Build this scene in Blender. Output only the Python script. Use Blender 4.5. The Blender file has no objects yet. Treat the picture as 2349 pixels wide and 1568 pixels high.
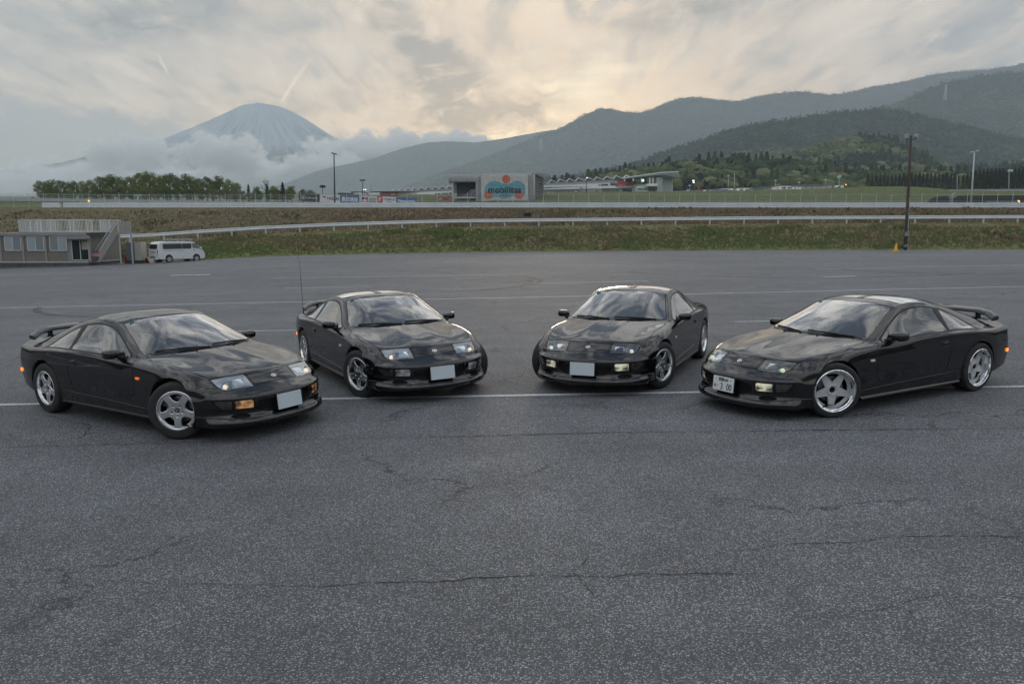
import bpy, bmesh, math, random
import numpy as np
from mathutils import Vector, Matrix, Euler
from math import radians, sin, cos, pi, tan, atan2, sqrt

scene = bpy.context.scene
COL = scene.collection
random.seed(7)

# ------------------------------------------------------------------ camera
CAM_H = 2.1777
PITCH = radians(8.298)
ROLL = radians(-1.1695)
FD, CXD, CYD = 1808.9, 1174.5, 784.0
cam_data = bpy.data.cameras.new('camera')
cam_data.sensor_width = 36.0
cam_data.lens = 27.722
cam_data.clip_start = 0.1
cam_data.clip_end = 60000
cam = bpy.data.objects.new('camera', cam_data)
COL.objects.link(cam)
cam.location = (0, 0, CAM_H)
cam.rotation_euler = (radians(90) - PITCH, 0, 0)
scene.camera = cam
scene.render.engine = 'CYCLES'
scene.render.resolution_x, scene.render.resolution_y = 1024, 683
scene.view_settings.view_transform = 'Standard'
scene.view_settings.look = 'None'
scene.view_settings.exposure = 0.75
scene.view_settings.gamma = 1.0
scene.cycles.transparent_max_bounces = 24
scene.cycles.max_bounces = 8
scene.cycles.glossy_bounces = 4
scene.cycles.transmission_bounces = 6
scene.cycles.volume_bounces = 6
scene.cycles.caustics_reflective = False
scene.cycles.caustics_refractive = False
scene.cycles.sample_clamp_indirect = 4.0

_c, _s = cos(PITCH), sin(PITCH)
CM = Matrix(((1, 0, 0), (0, _s, _c), (0, _c, -_s)))          # world -> right, up, forward
RM = Matrix(((cos(ROLL), sin(ROLL), 0), (-sin(ROLL), cos(ROLL), 0), (0, 0, 1)))
M3 = CM.transposed() @ RM @ CM
LOT = Matrix.Translation((0, 0, CAM_H)) @ M3.to_4x4() @ Matrix.Translation((0, 0, -CAM_H))   # the lot slopes a little

def at(xd, yd, Y):
    """the world point at distance Y (metres ahead) seen at xd, yd of the 2349 px wide survey picture"""
    r = Vector(((xd - CXD) / FD, (CYD - yd) / FD, 1.0))
    w = CM.transposed() @ r
    k = Y / w.y
    return Vector((w.x * k, Y, CAM_H + w.z * k))

_n = M3 @ Vector((0, 0, 1))
_p0 = LOT @ Vector((0, 0, 0))
def lerp_tab(tab, x):
    if x <= tab[0][0]: return tab[0][1]
    for (x0, y0), (x1, y1) in zip(tab, tab[1:]):
        if x <= x1: return y0 + (y1 - y0) * (x - x0) / (x1 - x0)
    return tab[-1][1]
def smooth(a, b, x):
    t = min(1, max(0, (x - a) / (b - a)))
    return t * t * (3 - 2 * t)
FAR_Z = [(-120, -2.2), (-60, -1.55), (-45, -1.25), (-30, -.9), (-22, -.42), (-10, -.16), (0, -.02), (20, .1), (45, .17), (120, .3)]
def lot_z(x, y):
    zp = _p0.z - (_n.x * (x - _p0.x) + _n.y * (y - _p0.y)) / _n.z
    t = smooth(28, 64, y)
    return zp * (1 - t) + lerp_tab(FAR_Z, x) * t

# ------------------------------------------------------------------ node helpers
def new_mat(name):
    m = bpy.data.materials.new(name)
    m.use_nodes = True
    nt = m.node_tree
    for n in list(nt.nodes):
        nt.nodes.remove(n)
    return m, nt
def N(nt, typ, **kw):
    n = nt.nodes.new(typ)
    for k, v in kw.items():
        if k == 'inp':
            for kk, vv in v.items():
                if isinstance(vv, bpy.types.NodeSocket): nt.links.new(vv, n.inputs[kk])
                else: n.inputs[kk].default_value = vv
        else: setattr(n, k, v)
    return n
def ramp(nt, fac, stops, interp='LINEAR'):
    n = nt.nodes.new('ShaderNodeValToRGB')
    n.color_ramp.interpolation = interp
    e = n.color_ramp.elements
    while len(e) < len(stops): e.new(.5)
    for el, (p, c) in zip(e, stops):
        el.position = p
        el.color = (c, c, c, 1) if isinstance(c, (int, float)) else (*c, 1)
    nt.links.new(fac, n.inputs[0])
    return n.outputs[0]
def mixc(nt, fac, a, b, blend='MIX'):
    n = nt.nodes.new('ShaderNodeMix'); n.data_type = 'RGBA'; n.blend_type = blend
    for k, v in ((0, fac), (6, a), (7, b)):
        if isinstance(v, bpy.types.NodeSocket): nt.links.new(v, n.inputs[k])
        elif k == 0: n.inputs[0].default_value = v
        else: n.inputs[k].default_value = (*v, 1) if len(v) == 3 else v
    return n.outputs[2]
def mth(nt, op, a, b=0.0, c=None, clamp=False):
    n = nt.nodes.new('ShaderNodeMath'); n.operation = op; n.use_clamp = clamp
    for k, v in ((0, a), (1, b), (2, c)):
        if v is None: continue
        if isinstance(v, bpy.types.NodeSocket): nt.links.new(v, n.inputs[k])
        else: n.inputs[k].default_value = v
    return n.outputs[0]
def noise(nt, vec, scale, detail=4, rough=.5, dist=0.0, out=0):
    n = N(nt, 'ShaderNodeTexNoise', inp={'Scale': scale, 'Detail': detail, 'Roughness': rough, 'Distortion': dist})
    if vec is not None: nt.links.new(vec, n.inputs['Vector'])
    return n.outputs[out]
def coords(nt, kind='Object', scale=None):
    t = nt.nodes.new('ShaderNodeTexCoord').outputs[kind]
    if scale is not None:
        m = N(nt, 'ShaderNodeMapping', inp={'Vector': t, 'Scale': scale}); t = m.outputs[0]
    return t
def geo_pos(nt, scale=None, rot=None):
    t = nt.nodes.new('ShaderNodeNewGeometry').outputs['Position']
    if scale is not None:
        d = {'Vector': t, 'Scale': scale}
        if rot is not None: d['Rotation'] = rot
        t = N(nt, 'ShaderNodeMapping', inp=d).outputs[0]
    return t
MATS = {}
def pbr(name, color=(.5, .5, .5), rough=.5, metal=0.0, coat=0.0, spec=.5, emit=None, estr=0, var=0.0, vscale=3.0, bump=0.0, bscale=50.0, trans=0.0, ior=1.45):
    if name in MATS: return MATS[name]
    m, nt = new_mat(name)
    b = N(nt, 'ShaderNodeBsdfPrincipled', inp={'Base Color': (*color, 1), 'Roughness': rough, 'Metallic': metal, 'Coat Weight': coat, 'Coat Roughness': .02, 'Specular IOR Level': spec, 'Transmission Weight': trans, 'IOR': ior})
    if var > 0:
        v = coords(nt, 'Object')
        f = noise(nt, v, vscale, 5, .6)
        lo = tuple(c * (1 - var) for c in color); hi = tuple(min(1, c * (1 + var)) for c in color)
        nt.links.new(ramp(nt, f, [(.25, lo), (.75, hi)]), b.inputs['Base Color'])
    if bump > 0:
        v = coords(nt, 'Object')
        bn = N(nt, 'ShaderNodeBump', inp={'Strength': bump, 'Distance': .01, 'Height': noise(nt, v, bscale, 4)})
        nt.links.new(bn.outputs[0], b.inputs['Normal'])
    if emit:
        b.inputs['Emission Color'].default_value = (*emit, 1); b.inputs['Emission Strength'].default_value = estr
    o = N(nt, 'ShaderNodeOutputMaterial'); nt.links.new(b.outputs[0], o.inputs[0])
    MATS[name] = m
    return m

# ------------------------------------------------------------------ object helpers
def tag(o, label=None, cat=None, group=None, kind=None):
    if label: o['label'] = label
    if cat: o['category'] = cat
    if group: o['group'] = group
    if kind: o['kind'] = kind
    return o
def link(name, mesh, mat=None, parent=None, smooth_shade=False):
    if mat is not None:
        for m in (mat if isinstance(mat, (list, tuple)) else [mat]): mesh.materials.append(m)
    if smooth_shade:
        mesh.polygons.foreach_set('use_smooth', [True] * len(mesh.polygons))
    o = bpy.data.objects.new(name, mesh)
    COL.objects.link(o)
    if parent is not None: o.parent = parent
    return o
def empty(name, loc=(0, 0, 0), rz=0, label=None, cat=None, group=None):
    o = bpy.data.objects.new(name, None); COL.objects.link(o)
    o.location = loc; o.rotation_euler = (0, 0, rz); o.empty_display_size = .2
    return tag(o, label, cat, group)
def children(o): return [c for c in bpy.data.objects if c.parent == o]
def copy_tree(o, parent=None, kids=None):
    if kids is None:
        kids = {}
        for c in bpy.data.objects:
            if c.parent: kids.setdefault(c.parent.name, []).append(c)
    c = o.copy(); COL.objects.link(c)
    if parent is not None: c.parent = parent
    for ch in kids.get(o.name, []): copy_tree(ch, c, kids)
    return c

class MB:
    """collects simple shapes, then links them as one mesh object"""
    def __init__(s): s.v = []; s.f = []; s.mi = []
    def add(s, vs, fs, mi=0):
        b = len(s.v); s.v += [tuple(v) for v in vs]; s.f += [tuple(b + i for i in f) for f in fs]; s.mi += [mi] * len(fs)
        return s
    def box(s, c, d, rz=0, m=None, mi=0, ch=0):
        x, y, z = d[0] / 2, d[1] / 2, d[2] / 2
        vs = [Vector((a * x, b * y, e * z)) for e in (-1, 1) for b in (-1, 1) for a in (-1, 1)]
        R = Matrix.Rotation(rz, 3, 'Z') if m is None else m
        c = Vector(c)
        return s.add([c + R @ v for v in vs], [(0, 2, 3, 1), (4, 5, 7, 6), (0, 1, 5, 4), (2, 6, 7, 3), (0, 4, 6, 2), (1, 3, 7, 5)], mi)
    def box2(s, lo, hi, mi=0):
        return s.box([(a + b) / 2 for a, b in zip(lo, hi)], [abs(b - a) for a, b in zip(lo, hi)], mi=mi)
    def bar(s, a, b, w, h=None, mi=0, up=(0, 0, 1)):
        a, b = Vector(a), Vector(b); h = h or w
        d = (b - a); L = d.length
        if L < 1e-9: return s
        z = d / L; u = Vector(up)
        if abs(z.dot(u)) > .99: u = Vector((0, 1, 0))
        x = u.cross(z).normalized(); y = z.cross(x)
        R = Matrix((x, y, z)).transposed()
        return s.box((a + b) / 2, (w, h, L), m=R, mi=mi)
    def tube(s, pts, r, n=8, mi=0, cap=True, closed=False):
        pts = [Vector(p) for p in pts]; rs = r if isinstance(r, (list, tuple)) else [r] * len(pts)
        rings = []; prev = None
        for i, p in enumerate(pts):
            if closed: t = pts[(i + 1) % len(pts)] - pts[i - 1]
            else: t = pts[min(i + 1, len(pts) - 1)] - pts[max(i - 1, 0)]
            t.normalize()
            if prev is None:
                u = Vector((0, 0, 1)) if abs(t.z) < .9 else Vector((0, 1, 0))
                x = u.cross(t).normalized()
            else:
                x = (prev - t * prev.dot(t)).normalized()
            prev = x; y = t.cross(x)
            rings.append([p + (x * cos(2 * pi * k / n) + y * sin(2 * pi * k / n)) * rs[i] for k in range(n)])
        vs = [v for R in rings for v in R]; fs = []
        m = len(pts)
        for i in range(m if closed else m - 1):
            j = (i + 1) % m
            for k in range(n):
                l = (k + 1) % n
                fs.append((i * n + k, i * n + l, j * n + l, j * n + k))
        if cap and not closed:
            fs.append(tuple(reversed(range(n)))); fs.append(tuple((m - 1) * n + k for k in range(n)))
        return s.add(vs, fs, mi)
    def lathe(s, prof, n=32, c=(0, 0, 0), axis='Z', mi=0, a0=0, a1=2 * pi):
        """prof: (radius, height)"""
        full = abs(a1 - a0 - 2 * pi) < 1e-6
        vs = []; cnt = n if full else n + 1
        for k in range(cnt):
            a = a0 + (a1 - a0) * k / n
            for r, h in prof:
                p = (r * cos(a), r * sin(a), h)
                if axis == 'Y': p = (p[0], p[2], -p[1]) if False else (p[0], p[2], p[1])
                elif axis == 'X': p = (p[2], p[0], p[1])
                vs.append((p[0] + c[0], p[1] + c[1], p[2] + c[2]))
        m = len(prof); fs = []
        for k in range(n):
            l = (k + 1) % cnt
            for i in range(m - 1):
                q = (k * m + i, l * m + i, l * m + i + 1, k * m + i + 1)
                if axis == 'Y': q = tuple(reversed(q))
                fs.append(q)
        return s.add(vs, fs, mi)
    def prism(s, poly, h0, h1, plane='XY', mi=0):
        n = len(poly)
        def P(p, h):
            return {'XY': (p[0], p[1], h), 'XZ': (p[0], h, p[1]), 'YZ': (h, p[0], p[1])}[plane]
        vs = [P(p, h0) for p in poly] + [P(p, h1) for p in poly]
        fs = [tuple(range(n)), tuple(range(2 * n - 1, n - 1, -1))] + [(i, n + i, n + (i + 1) % n, (i + 1) % n) for i in range(n)]
        return s.add(vs, fs, mi)
    def grid(s, P, mi=0):
        """P[i][j] points"""
        a, b = len(P), len(P[0])
        return s.add([p for r in P for p in r], [(i * b + j, (i + 1) * b + j, (i + 1) * b + j + 1, i * b + j + 1) for i in range(a - 1) for j in range(b - 1)], mi)
    def mesh(s, name, fix=True):
        me = bpy.data.meshes.new(name)
        me.from_pydata(s.v, [], s.f)
        if any(s.mi): me.polygons.foreach_set('material_index', s.mi)
        if fix:
            bm = bmesh.new(); bm.from_mesh(me); bmesh.ops.recalc_face_normals(bm, faces=bm.faces); bm.to_mesh(me); bm.free()
        me.update()
        return me
    def build(s, name, mat, parent=None, sm=False, bevel=0, fix=True):
        me = s.mesh(name, fix)
        if bevel:
            bm = bmesh.new(); bm.from_mesh(me)
            bmesh.ops.bevel(bm, geom=list(bm.edges), offset=bevel, segments=2, affect='EDGES', profile=.5)
            bm.to_mesh(me); bm.free()
        return link(name, me, mat, parent, sm)
def smooth_by_angle(me, deg=35):
    bm = bmesh.new(); bm.from_mesh(me)
    for f in bm.faces: f.smooth = True
    for e in bm.edges:
        if len(e.link_faces) == 2 and e.calc_face_angle(0) > radians(deg): e.smooth = False
    bm.to_mesh(me); bm.free()
def curve_mesh(name, splines, extrude=.01, bevel=0.0, res=2):
    """2D filled curve: splines are lists of (x, y); inner ones become holes"""
    cu = bpy.data.curves.new(name, 'CURVE'); cu.dimensions = '2D'; cu.fill_mode = 'BOTH'
    cu.extrude = extrude; cu.bevel_depth = bevel; cu.bevel_resolution = res
    for sp in splines:
        s = cu.splines.new('POLY'); s.points.add(len(sp) - 1)
        for p, q in zip(s.points, sp): p.co = (q[0], q[1], 0, 1)
        s.use_cyclic_u = True
    o = bpy.data.objects.new(name, cu); COL.objects.link(o)
    dg = bpy.context.evaluated_depsgraph_get()
    me = bpy.data.meshes.new_from_object(o.evaluated_get(dg))
    bpy.data.objects.remove(o); bpy.data.curves.remove(cu)
    me.name = name
    return me
def text_mesh(txt, size=1.0, extrude=.005, offset=0.0, shear=0.0, sx=1.0, align='CENTER'):
    cu = bpy.data.curves.new('text', 'FONT'); cu.body = txt; cu.size = size; cu.extrude = extrude
    cu.align_x = align; cu.align_y = 'CENTER'; cu.offset = offset; cu.shear = shear; cu.resolution_u = 4
    o = bpy.data.objects.new('text', cu); COL.objects.link(o)
    dg = bpy.context.evaluated_depsgraph_get()
    me = bpy.data.meshes.new_from_object(o.evaluated_get(dg))
    bpy.data.objects.remove(o); bpy.data.curves.remove(cu)
    if sx != 1.0: me.transform(Matrix.Diagonal((sx, 1, 1, 1)))
    return me
# ------------------------------------------------------------------ sky, sun, haze
world = bpy.data.worlds.new('World'); scene.world = world; world.use_nodes = True
nt = world.node_tree
for n in list(nt.nodes): nt.nodes.remove(n)
SUN_EL, SUN_AZ = radians(9), radians(2)
sky = N(nt, 'ShaderNodeTexSky', sky_type='NISHITA', sun_disc=False, sun_elevation=SUN_EL, sun_rotation=SUN_AZ, air_density=1.2, dust_density=2.0)
bg1 = N(nt, 'ShaderNodeBackground', inp={'Color': sky.outputs[0], 'Strength': .08})
D_ = coords(nt, 'Generated')
sx = N(nt, 'ShaderNodeSeparateXYZ', inp={0: D_})
dx, dy, dz = sx.outputs
AZ = mth(nt, 'MULTIPLY', mth(nt, 'ARCTAN2', dx, dy), 57.2958)
EL = mth(nt, 'MULTIPLY', mth(nt, 'ARCSINE', dz), 57.2958)
# cloud layer coordinates: straight up is far from the horizon's crowded streaks
k = mth(nt, 'DIVIDE', 1.0, mth(nt, 'ADD', mth(nt, 'MAXIMUM', dz, 0.0), .12))
P_ = N(nt, 'ShaderNodeCombineXYZ', inp={0: mth(nt, 'MULTIPLY', dx, k), 1: mth(nt, 'MULTIPLY', dy, k), 2: 0.0}).outputs[0]
def mapv(v, s, r=0.0, loc=(0, 0, 0)):
    return N(nt, 'ShaderNodeMapping', inp={'Vector': v, 'Scale': s, 'Rotation': (0, 0, r), 'Location': loc}).outputs[0]
def gauss(cx, cy, wx, wy, rot=0.0):
    """soft blob at azimuth cx, elevation cy (degrees)"""
    a = mth(nt, 'SUBTRACT', AZ, cx); e = mth(nt, 'SUBTRACT', EL, cy)
    c_, s_ = cos(radians(rot)), sin(radians(rot))
    p = mth(nt, 'ADD', mth(nt, 'MULTIPLY', a, c_ / wx), mth(nt, 'MULTIPLY', e, s_ / wx))
    q = mth(nt, 'ADD', mth(nt, 'MULTIPLY', a, -s_ / wy), mth(nt, 'MULTIPLY', e, c_ / wy))
    r2 = mth(nt, 'ADD', mth(nt, 'MULTIPLY', p, p), mth(nt, 'MULTIPLY', q, q))
    return mth(nt, 'POWER', 2.718, mth(nt, 'MULTIPLY', r2, -1.0))
AE = N(nt, 'ShaderNodeCombineXYZ', inp={0: AZ, 1: EL, 2: 0.0}).outputs[0]
base = ramp(nt, mth(nt, 'DIVIDE', EL, 90.0), [(0.0, (.78, .58, .45)), (.06, (.82, .58, .41)), (.13, (.66, .51, .40)), (.20, (.48, .43, .38)), (.30, (.40, .41, .42)), (.6, (.60, .63, .68)), (1.0, (.68, .72, .78))])
cool = mth(nt, 'MULTIPLY', ramp(nt, mth(nt, 'DIVIDE', mth(nt, 'ABSOLUTE', mth(nt, 'SUBTRACT', AZ, 4.0)), 180.0), [(.04, 0.0), (.24, 1.0)]), .72)
coolc = ramp(nt, mth(nt, 'DIVIDE', EL, 90.0), [(0.0, (.40, .43, .47)), (.08, (.48, .45, .42)), (.14, (.40, .40, .395)), (.25, (.34, .37, .41)), (.6, (.50, .58, .69)), (1.0, (.66, .73, .82))])
col = mixc(nt, cool, base, coolc)
back = ramp(nt, mth(nt, 'DIVIDE', mth(nt, 'ABSOLUTE', AZ), 180.0), [(.25, 0.0), (.6, .85)])
col = mixc(nt, back, col, ramp(nt, mth(nt, 'DIVIDE', EL, 90.0), [(0.0, (.42, .46, .52)), (.15, (.36, .45, .56)), (.5, (.40, .52, .68)), (1.0, (.62, .70, .82))]))
glow = gauss(1.5, 9.0, 15, 9)
col = mixc(nt, mth(nt, 'MULTIPLY', glow, .70), col, (1.12, .78, .48))
col = mixc(nt, mth(nt, 'MULTIPLY', gauss(3.5, 6.6, 9, 2.6), .75), col, (1.40, .90, .52))
# wispy cirrus
HI = ramp(nt, mth(nt, 'DIVIDE', EL, 90.0), [(.13, .62), (.22, 1.0)])
w1 = noise(nt, mapv(P_, (1.1, .42, 1), radians(28)), 2.1, 8, .62, .9)
w3 = noise(nt, mapv(P_, (1.3, .35, 1), radians(38), (9, 1, 0)), 5.5, 6, .62, .5)
w2 = noise(nt, mapv(P_, (1.0, .5, 1), radians(-18), (4, 2, 0)), 4.3, 7, .6, .5)
col = mixc(nt, mth(nt, 'MULTIPLY', HI, mth(nt, 'MULTIPLY', ramp(nt, w1, [(.44, 0.0), (.68, .60)]), 2.2), clamp=True), col, (.84, .69, .56))
col = mixc(nt, mth(nt, 'MULTIPLY', HI, mth(nt, 'MULTIPLY', ramp(nt, w1, [(.30, .65), (.47, 0.0)]), 2.2), clamp=True), col, (.22, .24, .275))
col = mixc(nt, mth(nt, 'MULTIPLY', HI, mth(nt, 'MULTIPLY', ramp(nt, w2, [(.50, 0.0), (.76, .45)]), 2.2), clamp=True), col, (.86, .74, .60))
col = mixc(nt, mth(nt, 'MULTIPLY', HI, mth(nt, 'MULTIPLY', ramp(nt, w2, [(.28, .40), (.45, 0.0)]), 2.2), clamp=True), col, (.30, .32, .35))
col = mixc(nt, mth(nt, 'MULTIPLY', HI, mth(nt, 'MULTIPLY', ramp(nt, w3, [(.52, 0.0), (.68, .55)]), 2.2), clamp=True), col, (.98, .80, .63))
col = mixc(nt, mth(nt, 'MULTIPLY', HI, mth(nt, 'MULTIPLY', ramp(nt, w3, [(.34, .42), (.47, 0.0)]), 2.2), clamp=True), col, (.27, .29, .32))
# broken cloud higher up, blue-grey showing between
w4 = noise(nt, mapv(P_, (1.2, .55, 1), radians(24), (2, 7, 0)), 3.4, 8, .62, .8)
w5 = noise(nt, mapv(P_, (1.0, 1.0, 1), 0, (5, 3, 0)), 9.0, 6, .6, .6)
hi_ = mixc(nt, ramp(nt, mth(nt, 'ADD', mth(nt, 'MULTIPLY', w4, .78), mth(nt, 'MULTIPLY', w5, .22)), [(.43, 0.0), (.50, .42), (.57, 1.0)]), (.11, .16, .25), (1.10, 1.08, 1.04))
col = mixc(nt, ramp(nt, mth(nt, 'DIVIDE', EL, 90.0), [(.175, 0.0), (.27, .92)]), col, hi_)
core = mth(nt, 'ADD', gauss(3.5, 9.6, 6.5, 1.5, 12), gauss(1.5, 7.6, 4.5, 1.3, 20))
wc = noise(nt, mapv(AE, (.10, .75, 1), radians(-12)), 1.2, 7, .6, .12)
col = mixc(nt, mth(nt, 'MULTIPLY', mth(nt, 'MULTIPLY', core, ramp(nt, wc, [(.34, 0.0), (.60, 1.0)])), .95), col, (1.25, 1.05, .72))
# dark ragged cloud near the sun and further wisps
wd = noise(nt, mapv(AE, (.20, .40, 1), radians(-38)), 1.7, 9, .66, .5)
dark = mth(nt, 'MULTIPLY', gauss(-4.4, 8.9, 3.6, 3.2, -50), 1.5)
for args in ((-7.5, 13.2, 6.0, 1.5, -38), (2.0, 9.0, 2.6, 1.2, 30), (-24, 12.5, 7, 1.3, 10), (-1.0, 6.9, 5.5, .9, 10), (14, 14.5, 9, 1.2, 12)):
    dark = mth(nt, 'ADD', dark, gauss(*args))
col = mixc(nt, mth(nt, 'MULTIPLY', mth(nt, 'MULTIPLY', dark, ramp(nt, wd, [(.36, 0.0), (.60, 1.0)])), 1.0, clamp=True), col, (.16, .16, .17))
# low grey bank, ragged top
wb = noise(nt, mapv(AE, (1, 1, 1)), .55, 9, .66, .3)
top = mth(nt, 'ADD', ramp(nt, mth(nt, 'DIVIDE', mth(nt, 'ADD', AZ, 60.0), 120.0), [(.0, .85), (.22, .80), (.33, .70), (.40, .66), (.47, .66), (.53, .62), (.58, .2), (1.0, .0)]), mth(nt, 'MULTIPLY', mth(nt, 'SUBTRACT', wb, .5), .55))
bank = ramp(nt, mth(nt, 'SUBTRACT', mth(nt, 'MULTIPLY', top, 10.0), EL), [(0.0, 0.0), (.9, .92)])
col = mixc(nt, mth(nt, 'MULTIPLY', bank, ramp(nt, mth(nt, 'DIVIDE', mth(nt, 'ADD', AZ, 60.0), 120.0), [(.52, 1.0), (.62, 0.0)])), col, mixc(nt, wb, (.28, .31, .345), (.42, .42, .43)))
# vapour trails
def ae(xd, yd):
    p = at(xd, yd, 100.0) - Vector((0, 0, CAM_H)); return math.degrees(atan2(p.x, p.y)), math.degrees(math.asin(p.normalized().z))
def seg(p0, p1, w, amt):
    a0, e0 = ae(*p0); a1, e1 = ae(*p1)
    seg_(a0, e0, a1, e1, w, amt)
def seg_(a0, e0, a1, e1, w, amt):
    global col
    L = math.hypot(a1 - a0, e1 - e0); ux, uy = (a1 - a0) / L, (e1 - e0) / L
    a = mth(nt, 'SUBTRACT', AZ, a0); e = mth(nt, 'SUBTRACT', EL, e0)
    t = mth(nt, 'ADD', mth(nt, 'MULTIPLY', a, ux), mth(nt, 'MULTIPLY', e, uy))
    q = mth(nt, 'ADD', mth(nt, 'SUBTRACT', mth(nt, 'MULTIPLY', e, ux), mth(nt, 'MULTIPLY', a, uy)), mth(nt, 'MULTIPLY', mth(nt, 'SINE', mth(nt, 'MULTIPLY', t, 180 / L * .01745)), -.10))
    along = mth(nt, 'MULTIPLY', ramp(nt, mth(nt, 'DIVIDE', t, L), [(0.0, 0.0), (.04, 1.0), (.45, .8), (1.0, 0.0)]), 1.0)
    across = mth(nt, 'POWER', 2.718, mth(nt, 'MULTIPLY', mth(nt, 'POWER', mth(nt, 'DIVIDE', mth(nt, 'ABSOLUTE', q), w), 2.0), -1.0))
    col = mixc(nt, mth(nt, 'MULTIPLY', mth(nt, 'MULTIPLY', along, across), amt), col, (1.2, .98, .72))
seg((645, 236), (728, 118), .11, .85)
seg((386, 168), (358, 106), .07, .8)
ground_mix = ramp(nt, dz, [(.48, 0.0), (.5, 0.0)])
col = mixc(nt, 1.0, col, ramp(nt, mth(nt, 'DIVIDE', EL, 90.0), [(.15, .80), (.25, 1.03)]), 'MULTIPLY')
below = mth(nt, 'LESS_THAN', dz, -.002)
col = mixc(nt, below, col, (.10, .11, .11))
bg2 = N(nt, 'ShaderNodeBackground', inp={'Color': col, 'Strength': 1.0})
mx = N(nt, 'ShaderNodeMixShader', inp={0: .90, 1: bg1.outputs[0], 2: bg2.outputs[0]})
nt.links.new(mx.outputs[0], N(nt, 'ShaderNodeOutputWorld').inputs[0])
sun_d = bpy.data.lights.new('sun', 'SUN'); sun_d.energy = .5; sun_d.angle = radians(11); sun_d.color = (1.0, .80, .58)
sun = bpy.data.objects.new('sun', sun_d); COL.objects.link(sun)
_dir = Vector((sin(SUN_AZ) * cos(SUN_EL), cos(SUN_AZ) * cos(SUN_EL), sin(SUN_EL)))
sun.rotation_euler = _dir.to_track_quat('Z', 'Y').to_euler()
HAZE = 2.05e-4
# ================================================================== GROUND
HZ = CYD - FD * tan(PITCH)                       # picture row of the true horizon
RAIL_Y = [(-600, 566), (290, 555), (372, 551), (452, 545), (610, 535.5), (770, 528.5), (930, 523.5), (1050, 520.5), (1400, 517), (1800, 513.5), (2349, 511), (4000, 506)]
CREST = [(-900, 464), (700, 466), (850, 458), (950, 449), (1200, 445), (1560, 442), (1835, 437), (1966, 432), (2054, 431), (2120, 434), (2164, 440), (2349, 441), (4500, 440)]
def zrow(yd, Y): return CAM_H + (HZ - yd) / FD * Y
def ter(x, Y):
    u = CXD + FD * x / max(Y, 1)
    if Y <= 71: return lot_z(x, Y)
    z0 = lot_z(x, 71); z80 = zrow(lerp_tab(RAIL_Y, CXD + FD * x / 80), 80)
    if Y < 80: 
        t = (Y - 71) / 9; return z0 + (z80 - z0) * (1 - (1 - t) ** 1.35)
    if Y < 86: return z80 + .03 * (Y - 80) / 6
    z106 = zrow(477.5, 106)
    if Y < 106: return z80 + .03 + (z106 - z80 - .03) * (1 - (1 - (Y - 86) / 20) ** 1.25)
    if Y < 114: return z106 + .005 * (Y - 106)
    a = smooth(114, 155, Y)
    ys = 478 + (lerp_tab(CREST, u) - 478) * a
    if Y > 700: ys = ys + (452 - ys) * smooth(700, 2500, Y)
    z = zrow(ys, Y)
    return max(z, z106 + .04) if Y < 160 else z
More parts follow.
